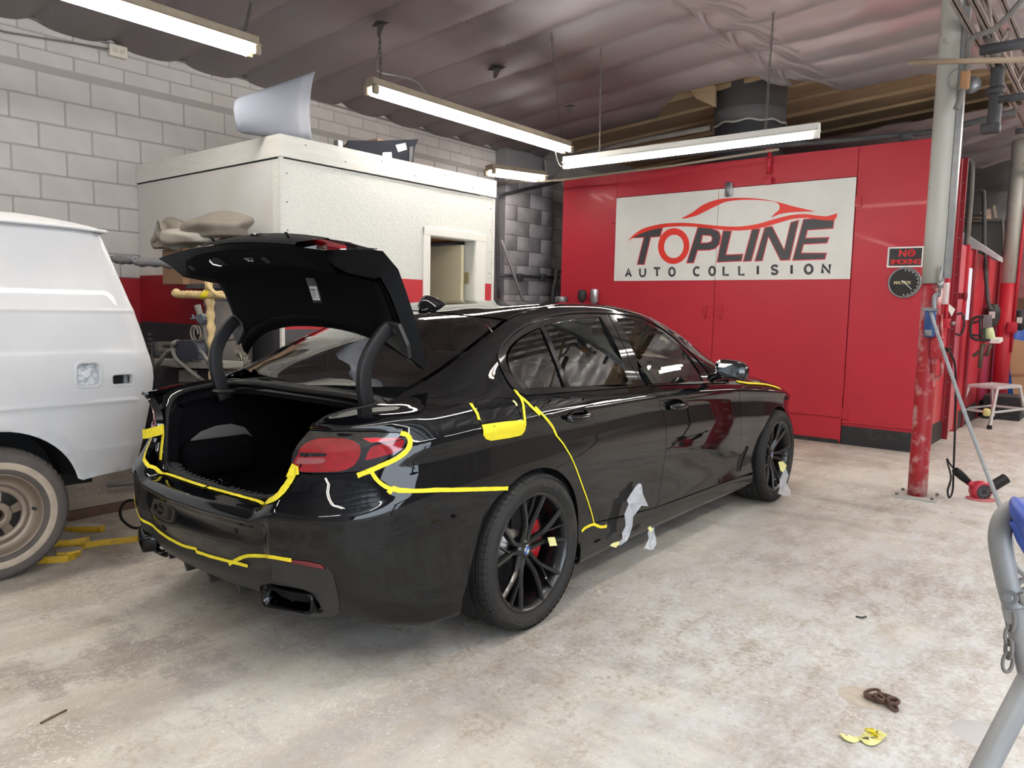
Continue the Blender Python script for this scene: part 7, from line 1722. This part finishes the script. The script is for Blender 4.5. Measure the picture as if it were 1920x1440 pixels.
# bent tubes rising from the low booth
for i, (pts, lab) in enumerate((([(1815,300),(1822,310),(1821,360),(1816,420),(1812,465)], 'grey bent tube rising behind the booth corner flange'), ([(1808,364),(1830,358),(1842,358),(1845,372),(1846,470),(1852,560),(1858,582)], 'dark bent tube dropping to the black filter bowl'))):
    b = B(); b.tube(catmull([wq(u, v, 10.8+i) for u, v in pts], 6), .030 if i == 0 else .026, 8); tag(b.done('bent_tube', M_rig if i == 0 else M_rigd), lab, 'pipe')
b = B(); b.prism([wq(1805, 435, 11.2), wq(1870, 478, 11.2), wq(1870, 488, 11.2), wq(1840, 470, 11.2), wq(1805, 462, 11.2)], (0, .5, 0)); tag(b.done('roof_cowl', mat('pale_metal_cowl', srgb(190, 190, 192), .4, .4)), 'pale sloping metal cowl on top of the low booth', 'cowl')
# mezzanine and clutter at the back
mz = empty('storage_mezzanine', (-2.2, 15.0, 0), 'grey storage mezzanine behind the booth with beige boards above', 'mezzanine')
def far_slab(px, y0, y1, nm, m, par): b = B(); b.prism([W(u, v, 1, y0) for u, v in px], (0, y1-y0, 0)); return part(b, nm, m, par)
far_slab([(1800,408),(1886,412),(1886,570),(1800,560)], 15.0, 15.1, 'grey_screen', mat('grey_mesh_screen', srgb(88, 88, 88), .8), mz)
far_slab([(1800,383),(1848,386),(1850,410),(1800,408)], 15.0, 15.6, 'beige_board', mat('beige_board', srgb(206, 182, 160), .7), mz)
far_slab([(1800,366),(1845,368),(1845,384),(1800,382)], 15.2, 15.6, 'dark_box', M_kick, mz)
far_slab([(1802,322),(1845,318),(1850,328),(1802,334)], 14.8, 15.0, 'timber', mat('raw_timber', srgb(196, 170, 138), .8), mz)
far_slab([(1822,332),(1834,330),(1834,368),(1820,368)], 15.1, 15.3, 'grey_prop', M_rig, mz)
far_slab([(1856,345),(1860,345),(1869,408),(1865,408)], 15.0, 15.05, 'pole', mat('cream_pole', srgb(210, 196, 176), .6), mz)
far_slab([(1795,400),(1845,401),(1845,406),(1795,404)], 14.9, 14.95, 'rail', M_rigd, mz)
b = B(); b.tube(catmull([W(1800, 416, 1, 14.9), W(1868, 414, 1, 14.9), W(1880, 424, 1, 14.9), W(1882, 560, 1, 14.9)], 6), .02, 8); part(b, 'rail_loop', M_rig, mz)
b = B(); b.prism([W(u, v, 1, 13.6) for u, v in ((1886,634),(1921,640),(1925,776),(1905,776))], (0, .10, .0)); o = b.done('cardboard_sheet', mat('tan_cardboard', srgb(184, 150, 116), .8, noise=srgb(168, 134, 102), noise_scale=3)); tag(o, 'tall brown cardboard carton leaning by the far pillar at the right edge', 'cardboard')
b = B(); b.prism([W(u, v, 1, 13.58) for u, v in ((1896,700),(1923,700),(1924,704),(1897,704))], (0, .01, 0)); o2 = b.done('packing_tape', mat('tan_packing_tape2', srgb(160, 124, 92), .4), o)
M_drum = mat('blue_drum_plastic', srgb(28, 84, 178), .4)
for i, (u, v) in enumerate(((1905, 590), (1925, 600))):
    c = W(u, v, 1, 14.8+i*.5)+Vector((.45*i, 0, 0)); b = B(); b.lathe([(0, .30), (.26, .30), (.28, .28), (.285, .1), (.275, .09), (.285, .08), (.285, -.3), (.28, -1.2), (0, -1.2)], (c.x, c.y, 1.21), n=28); tag(b.done('blue_drum', M_drum), ('blue plastic drum behind the cardboard at the right edge', 'blue drum half out of frame at the far right')[i], 'drum')
b = B(); b.box((-1.9, 16.2, 0), (-.6, 16.5, 1.75)); tag(b.done('timber_rack', mat('brown_rack', srgb(120, 90, 66), .8)), 'brown timber rack against the far wall above the drums', 'rack')
b = B(); b.box((-1.56, 12.2, 0), (-1.12, 12.75, .32)); o = b.done('black_crate', M_kick, bevel=.01); tag(o, 'black crate on the floor behind the step stool', 'crate')
# ------------------------------------------------------------------ step stool
st = empty('step_stool', (-1.35, 11.4, 0), 'white folding metal step stool with a slatted top beside the booth', 'step stool')
M_alu = mat('pale_aluminium', srgb(206, 206, 208), .4, .3)
feet = [W(1813, 803, 2, 0), W(1879, 812, 2, 0), W(1898, 787, 2, 0), W(1843, 782, 2, 0)]
tops = [W(u, v, 2, .50) for u, v in ((1826, 727), (1880, 733), (1900, 716), (1850, 712))]
# keep legs equal: rebuild a regular stool in floor space
c_ = sum(feet, Vector())/4; ex = (feet[1]-feet[0]); ex.normalize(); ey = Vector((-ex.y, ex.x, 0)); hw, hd = .21, .50
F = [c_-ex*hw-ey*hd, c_+ex*hw-ey*hd, c_+ex*hw+ey*hd, c_-ex*hw+ey*hd]; T_ = [c_-ex*.17-ey*.30, c_+ex*.17-ey*.30, c_+ex*.17+ey*.30, c_-ex*.17+ey*.30]
for f_, t_ in zip(F, T_):
    b = B(); t2 = Vector((t_.x, t_.y, .49)); b.tube([f_+Vector((0, 0, .03)), t2], .022, 4, smooth=False); l_ = part(b, 'leg', M_alu, st)
    b = B(); b.tube([f_, f_+Vector((0, 0, .05))], .028, 8); part(b, 'rubber_foot', M_rubber, st)
for i, j in ((0, 1), (1, 2), (2, 3), (3, 0)):
    b = B(); p, q = F[i].lerp(T_[i], .40), F[j].lerp(T_[j], .40); b.tube([Vector((p.x, p.y, .20)), Vector((q.x, q.y, .20))], .016, 4, smooth=False); part(b, 'rail', M_alu, st)
b = B(); P = [Vector((t.x, t.y, .49)) for t in T_]; b.prism([c_+(p-c_)*1.12+Vector((0, 0, 0)) if False else Vector((c_.x+(p.x-c_.x)*1.1, c_.y+(p.y-c_.y)*1.1, .485)) for p in P], (0, 0, .03)); part(b, 'top_frame', M_alu, st, bevel=.004)
for k in range(6):
    t = -.15+.06*k; b = B(); a0 = c_+ex*(t-.022)-ey*.32; a1 = c_+ex*(t+.022)-ey*.32; a2 = c_+ex*(t+.022)+ey*.32; a3 = c_+ex*(t-.022)+ey*.32
    b.prism([Vector((q.x, q.y, .515)) for q in (a0, a1, a2, a3)], (0, 0, .008)); part(b, 'slat', M_alu, st)
b = B(); q = F[1].lerp(T_[1], .40); b.rbox((q.x-.10, q.y-.05, .15), (q.x-.02, q.y+.0, .25), .03); part(b, 'yellow_catch', M_yel2, st)
# ------------------------------------------------------------------ truss and pipes at upper right
M_truss = mat('dusty_truss_steel', srgb(160, 150, 144), .6, noise=srgb(110, 100, 96), noise_scale=6)
tr = empty('roof_truss', (-1.0, 8, 3.6), 'dusty steel roof truss running away along the right', 'truss')
XT_ = -1.02
def tl(z): return [Vector((XT_, 3.2, z)), Vector((XT_, 17.5, z))]
for z, dx in ((3.78, -.05), (3.78, .05), (3.42, -.05), (3.42, .05)):
    b = B(); b.box((XT_+dx-.025, 2.8, z-.03), (XT_+dx+.025, 17.5, z-.02)); b.box((XT_+dx-.004, 2.8, z-.03), (XT_+dx+.004, 17.5, z+.03)); part(b, 'chord', M_truss, tr)
for k in range(24):
    y = 2.9+k*.6; b = B(); s_ = k % 2; b.tube([(XT_, y, 3.42 if s_ else 3.78), (XT_, y+.6, 3.78 if s_ else 3.42)], .012, 6); part(b, 'web_rod', M_truss, tr)
def pipe(px, y, r, label, m=M_rigd, nm='overhead_pipe', cat='pipe', g=None):
    b = B(); P = [W(u, v, 1, y) if len(q_) == 2 else W(u, v, 1, q_[2]) for q_ in px for u, v in (q_[:2],)]; b.tube(catmull(P, 5) if len(P) > 2 else P, r, 10); return tag(b.done(nm, m), label, cat)
pipe([(1838, 95), (1925, 80)], 6.0, .035, 'thick dark pipe crossing to the right edge, uppermost')
pipe([(1872, 187), (1925, 180)], 7.0, .03, 'thick dark pipe crossing to the right edge, middle one')
pipe([(1904, 247), (1925, 244)], 8.0, .025, 'thick dark pipe stub at the right edge, lowest')
pipe([(1704, 117), (1925, 112)], 5.6, .018, 'thin brown rod crossing behind the pillar top', m=mat('brown_rod', srgb(150, 130, 108), .6))
pipe([(1872, 120), (1866, 200), (1862, 236)], 7.4, .05, 'vertical dark drop pipe with joints right of the pillar')
b = B(); c_ = W(1860, 238, 1, 7.4); b.rbox(tuple(c_-Vector((.08, .05, .05))), tuple(c_+Vector((.06, .05, .03))), .015); tag(b.done('pipe_joint', M_rigd), 'knobbly pipe joint at the foot of the vertical drop pipe', 'pipe fitting'); b = B(); b.cyl(W(1866, 165, 1, 7.4), W(1865, 178, 1, 7.4), .07, 10); tag(b.done('pipe_union', M_rigd), 'thick union halfway down the vertical drop pipe', 'pipe fitting')
pipe([(1925, -10), (1870, 50), (1822, 72), (1814, 100), (1812, 140), (1800, 185), (1792, 205)], 6.2, .020, 'grey conduit sweeping down from the top right corner to the pillar', m=M_rig)
pipe([(1830, -5), (1845, 45), (1868, 110)], 6.6, .032, 'dark pipe running down along the truss', m=mat('brown_grey_pipe', srgb(100, 92, 88), .6))
b = B(); c_ = W(1809, 150, 1, 6.2); b.rbox(tuple(c_-Vector((.03, .02, .065))), tuple(c_+Vector((.03, .03, .065))), .015); tag(b.done('wood_block', mat('tan_block', srgb(160, 118, 80), .7)), 'tan wooden block tied with wire to the pillar top', 'block')
b = B(); c_ = W(1822, 160, 1, 6.3); b.lathe([(0, .0), (.055, 0), (.06, -.01), (.0, -.012)], tuple(c_), axis='y', n=18); tag(b.done('round_cover', M_galv), 'round pale cover plate beside the tan block', 'cover')
b = B(); b.tube([W(1797, 137, 1, 6.3)+Vector((.06*math.cos(a), 0, .07*math.sin(a)-.04)) for a in np.linspace(0, 2*math.pi, 20)[:-1]], .004, 5, closed=True); tag(b.done('tie_wire', M_galv), 'thin wire loop round the pillar top', 'wire')
# ------------------------------------------------------------------ blue and grey stand in the right foreground
M_tubeg = mat('grey_painted_tube', srgb(122, 122, 122), .45, noise=srgb(140, 140, 140), noise_scale=8, bump=.02)
sd = empty('tubular_stand', PD(1900, 1100, 1.5), 'grey tubular stand with blue moulded top at the right edge', 'stand')
DS = 1.5
b = B(); top = catmull([PD(1925, 950, DS), PD(1905, 955, DS), PD(1886, 968, DS), PD(1876, 992, DS), PD(1875, 1020, DS), PD(1882, 1060, DS), PD(1892, 1105, DS), PD(1902, 1140, DS)], 6); b.tube(top, .0205, 16); part(b, 'upper_tube', M_tubeg, sd)
p0, p1 = PD(1901, 1136, DS), PD(1934, 1270, DS); dd_ = (p1-p0); e1 = p0+dd_*(p0.z/(-dd_.z)); b = B(); b.tube([p0, e1], .0225, 16); part(b, 'lower_tube', M_tubeg, sd)
p0, p1 = PD(1990, 1160, 1.52), PD(1846, 1440, 1.46); dd_ = (p1-p0); e2 = p0+dd_*(p0.z/(-dd_.z)); b = B(); b.tube([p0, e2], .0225, 16); part(b, 'cross_leg', M_tubeg, sd)
b = B(); c_ = PD(1889, 1121, DS-.03); b.cyl(c_+Vector((-.0, 0, 0)), PD(1897, 1119, DS), .008, 8); b.cyl(PD(1893, 1120, DS-.022), PD(1895, 1120, DS-.018), .014, 12); part(b, 'bolt', M_galv, sd)
def saddle(cs, name, m):
    b = B(); rings = []
    for (u, v, w, h) in cs:
        c = PD(u, v, DS); rings.append([c+Vector(ray(u, v)).normalized()*w*math.cos(a)+Vector(_d)*(-h)*math.sin(a)+Vector(_r)*0 for a in np.linspace(0, 2*math.pi, 17)[:-1]])
    b._add([q for r_ in rings for q in r_], [(i*16+j, i*16+(j+1) % 16, (i+1)*16+(j+1) % 16, (i+1)*16+j) for i in range(len(rings)-1) for j in range(16)]+[tuple(range(15, -1, -1)), tuple(range(len(rings)*16-16, len(rings)*16))], 0, True)
    return part(b, name, m, sd)
saddle([(1892, 950, .02, .008), (1894, 952, .05, .018), (1900, 955, .08, .026), (1910, 965, .11, .034), (1925, 980, .13, .045), (1960, 990, .14, .050), (2030, 990, .14, .045), (2070, 985, .10, .03)], 'blue_top', mat('blue_moulded_plastic', srgb(52, 78, 160), .45, noise=srgb(150, 156, 186), noise_scale=3, lo=.5, hi=.7))
b = B(); b.tube([PD(1915, 975, DS-.03), PD(1924, 1015, DS-.03), PD(1930, 1040, DS-.03)], [.022, .016, .008], 10); part(b, 'blue_skirt', MATS['blue_moulded_plastic'], sd)
def link_(b, c, t, side, L=.018, w=.009, r=.0034):
    b.tube([c+t*L*math.cos(k)+side*w*math.sin(k) for k in np.linspace(0, 2*math.pi, 15)[:-1]], r, 6, closed=True)
b = B(); z = Vector((0, 0, -1)); c_ = PD(1896, 1165, DS-.01)
for i in range(4): link_(b, c_+z*.028*i, z, Vector(_r) if i % 2 else Vector(_f), L=.020, w=.010, r=.0038)
tag(b.done('hanging_chain', M_rig), 'short heavy chain hanging from the tubular stand', 'chain')
b = B(); b.tube(catmull([PD(1925, 1088, DS), PD(1912, 1090, DS-.01), PD(1906, 1100, DS-.01), PD(1914, 1108, DS-.01), PD(1926, 1104, DS)], 6), .006, 8); b.tube(catmull([PD(1910, 1112, DS-.02), PD(1916, 1128, DS-.02), PD(1925, 1132, DS)], 5), .007, 8); part(b, 'hook', M_rig, sd)
# ------------------------------------------------------------------ litter on the floor
M_pit = mat('pit_dust', srgb(178, 164, 148), .95, noise=srgb(206, 200, 190), noise_scale=20, bump=.3)
c_ = W(1650, 1318, 2, 0)
b = B(); P = []
for i, r in enumerate((.0, .03, .055, .075, .10, .13)):
    P.append([(c_.x-.045+r*.75*math.cos(a), c_.y+.005+r*.6*math.sin(a), (.0015, .0018, .002, .003, .004, .001)[i]) for a in np.linspace(0, 2*math.pi, 29)])
b.grid(P); tag(b.done('floor_anchor_dish', [M_pit]), 'shallow dusty dish in the concrete round the rusty chain', 'floor dish')
b = B(); r4 = random.Random(5)
for i in range(7):
    a = i*.9; cc_ = c_+Vector((-.035+.085*(i/6)+.012*math.cos(a*3), .02*math.sin(a*2.2), .012+.008*(i % 3))); t = Vector((math.cos(a), math.sin(a)*.8, .25*math.sin(a*2))).normalized(); s_ = t.cross(Vector((.2, .1, 1))).normalized()
    link_(b, cc_, t, s_, L=.027, w=.016, r=.0062)
tag(b.done('rusty_chain', M_rust), 'small heap of rusty chain links on the floor in the foreground', 'chain')
def crumple(px, name, label, m, w=.03, h=.02, seed=1):
    r5 = random.Random(seed); pts = catmull([W(u, v, 2, .004+h*(i % 2)) for i, (u, v) in enumerate(px)], 5); L, R_ = [], []
    for i, p in enumerate(pts):
        t = (pts[min(i+1, len(pts)-1)]-pts[max(i-1, 0)]).normalized(); s_ = t.cross(Vector((0, 0, 1))); tw = math.sin(i*.55+seed)*.9
        s2 = (s_*math.cos(tw)+Vector((0, 0, 1))*math.sin(tw)*.5).normalized(); L.append(p+s2*w/2); R_.append(p-s2*w/2)
    for q in L+R_: q.z = max(q.z, .002)
    b = B(); b.grid([L, R_], smooth=False); return tag(b.done(name, m, solid=.0012), label, 'masking tape')
crumple([(1577, 1376), (1590, 1383), (1606, 1385), (1625, 1378), (1640, 1372), (1654, 1373), (1650, 1384), (1632, 1390), (1618, 1386)], 'crumpled_tape', 'crumpled strip of yellow-edged masking tape on the floor in the foreground', M_yel2, .028, .010)
crumple([(1628, 1366), (1634, 1372), (1640, 1380)], 'tape_scrap', 'bright yellow scrap sticking up from the crumpled tape', M_yel, .025, .02, 4)
b = B(); c_ = W(1840, 1376, 2, 0); b.lathe([(0, .0035), (.075, .0035), (.085, .001), (.09, 0)], tuple(c_), n=36); tag(b.done('floor_plug', mat('pale_floor_plug', srgb(186, 184, 184), .5)), 'smooth round plug set in the concrete right of the crumpled tape', 'floor plug')
b = B(); b.tube([W(76, 1356, 2, .004), W(100, 1343, 2, .005), W(125, 1331, 2, .004)], .0035, 6); tag(b.done('twig', mat('brown_stick', srgb(90, 66, 52), .8)), 'thin brown stick on the floor at the lower left', 'stick')
b = B(); b.tube([W(1605, 1156, 2, .004), W(1615, 1158, 2, .008), W(1624, 1156, 2, .004)], .004, 5); tag(b.done('leaf_scrap', M_rigd), 'tiny dark scrap on the floor between the car and the stand', 'scrap')
# ------------------------------------------------------------------ loose film and tape hanging on the sill and front wheel
M_film = bpy.data.materials.new('milky_masking_film'); M_film.use_nodes = True; n_, l_ = nodes(M_film); pb = n_['Principled BSDF']
pb.inputs['Base Color'].default_value = (*srgb(214, 218, 224), 1); pb.inputs['Roughness'].default_value = .3; pb.inputs['Alpha'].default_value = .42
def film(px, y0, label, name='masking_film', m=M_film):
    """px rows of (left, right) pixel pairs, each with a car-frame lateral position"""
    P = []
    for (ul, vl, ur, vr, w) in px:
        a, c = K(ul, vl, 1, -w+.012), K(ur, vr, 1, -w+.012); P.append([CARM @ (a+(c-a)*t+Vector((0, -.010*math.sin(t*7+vl*.2), .004*math.sin(t*11)))) for t in np.linspace(0, 1, 7)])
    Q = []
    for r0, r1 in zip(P, P[1:]):
        for k in range(3): Q.append([a.lerp(c, k/3) for a, c in zip(r0, r1)])
    Q.append(P[-1]); b = B(); b.grid(Q, smooth=False); return tag(b.done(name, m, solid=.0006), label, 'masking film')
film([(1197,908,1203,907,.935),(1182,928,1208,925,.94),(1178,938,1216,948,.94),(1177,945,1200,946,.945),(1174,965,1190,968,.95),(1171,985,1185,985,.95),(1169,1000,1182,1001,.95),(1165,1010,1172,1012,.95),(1158,1020,1163,1023,.945)], 0, 'strip of clear masking film stuck to the rear door and hanging to the sill')
film([(1218,988,1226,990,.94),(1217,1000,1230,1004,.95),(1214,1010,1228,1018,.96),(1210,1030,1226,1030,.99)], 0, 'shorter strip of clear film hanging below the side skirt')
film([(1463,868,1474,870,.97),(1466,885,1476,890,.98),(1464,900,1477,905,.99),(1460,915,1480,920,1.02),(1458,926,1484,932,1.06)], 0, 'clear film hanging from the front wheel to the floor')
def ytab(px, w, label):
    b = B(); b.prism([CARM @ K(u, v, 1, -w) for u, v in px], Vector((.0015, 0, 0))); return tag(b.done('tape_end', M_yel2), label, 'masking tape')
ytab([(1143,1023),(1149,1018),(1160,1015),(1161,1020),(1154,1027)], .95, 'yellow tape end at the bottom of the long film strip'); ytab([(1214,990),(1219,986),(1224,993),(1219,998)], .95, 'yellow tape end on top of the short film strip'); ytab([(1459,866),(1468,865),(1475,873),(1468,886),(1463,882)], .975, 'yellow tape end holding film to the front wheel')
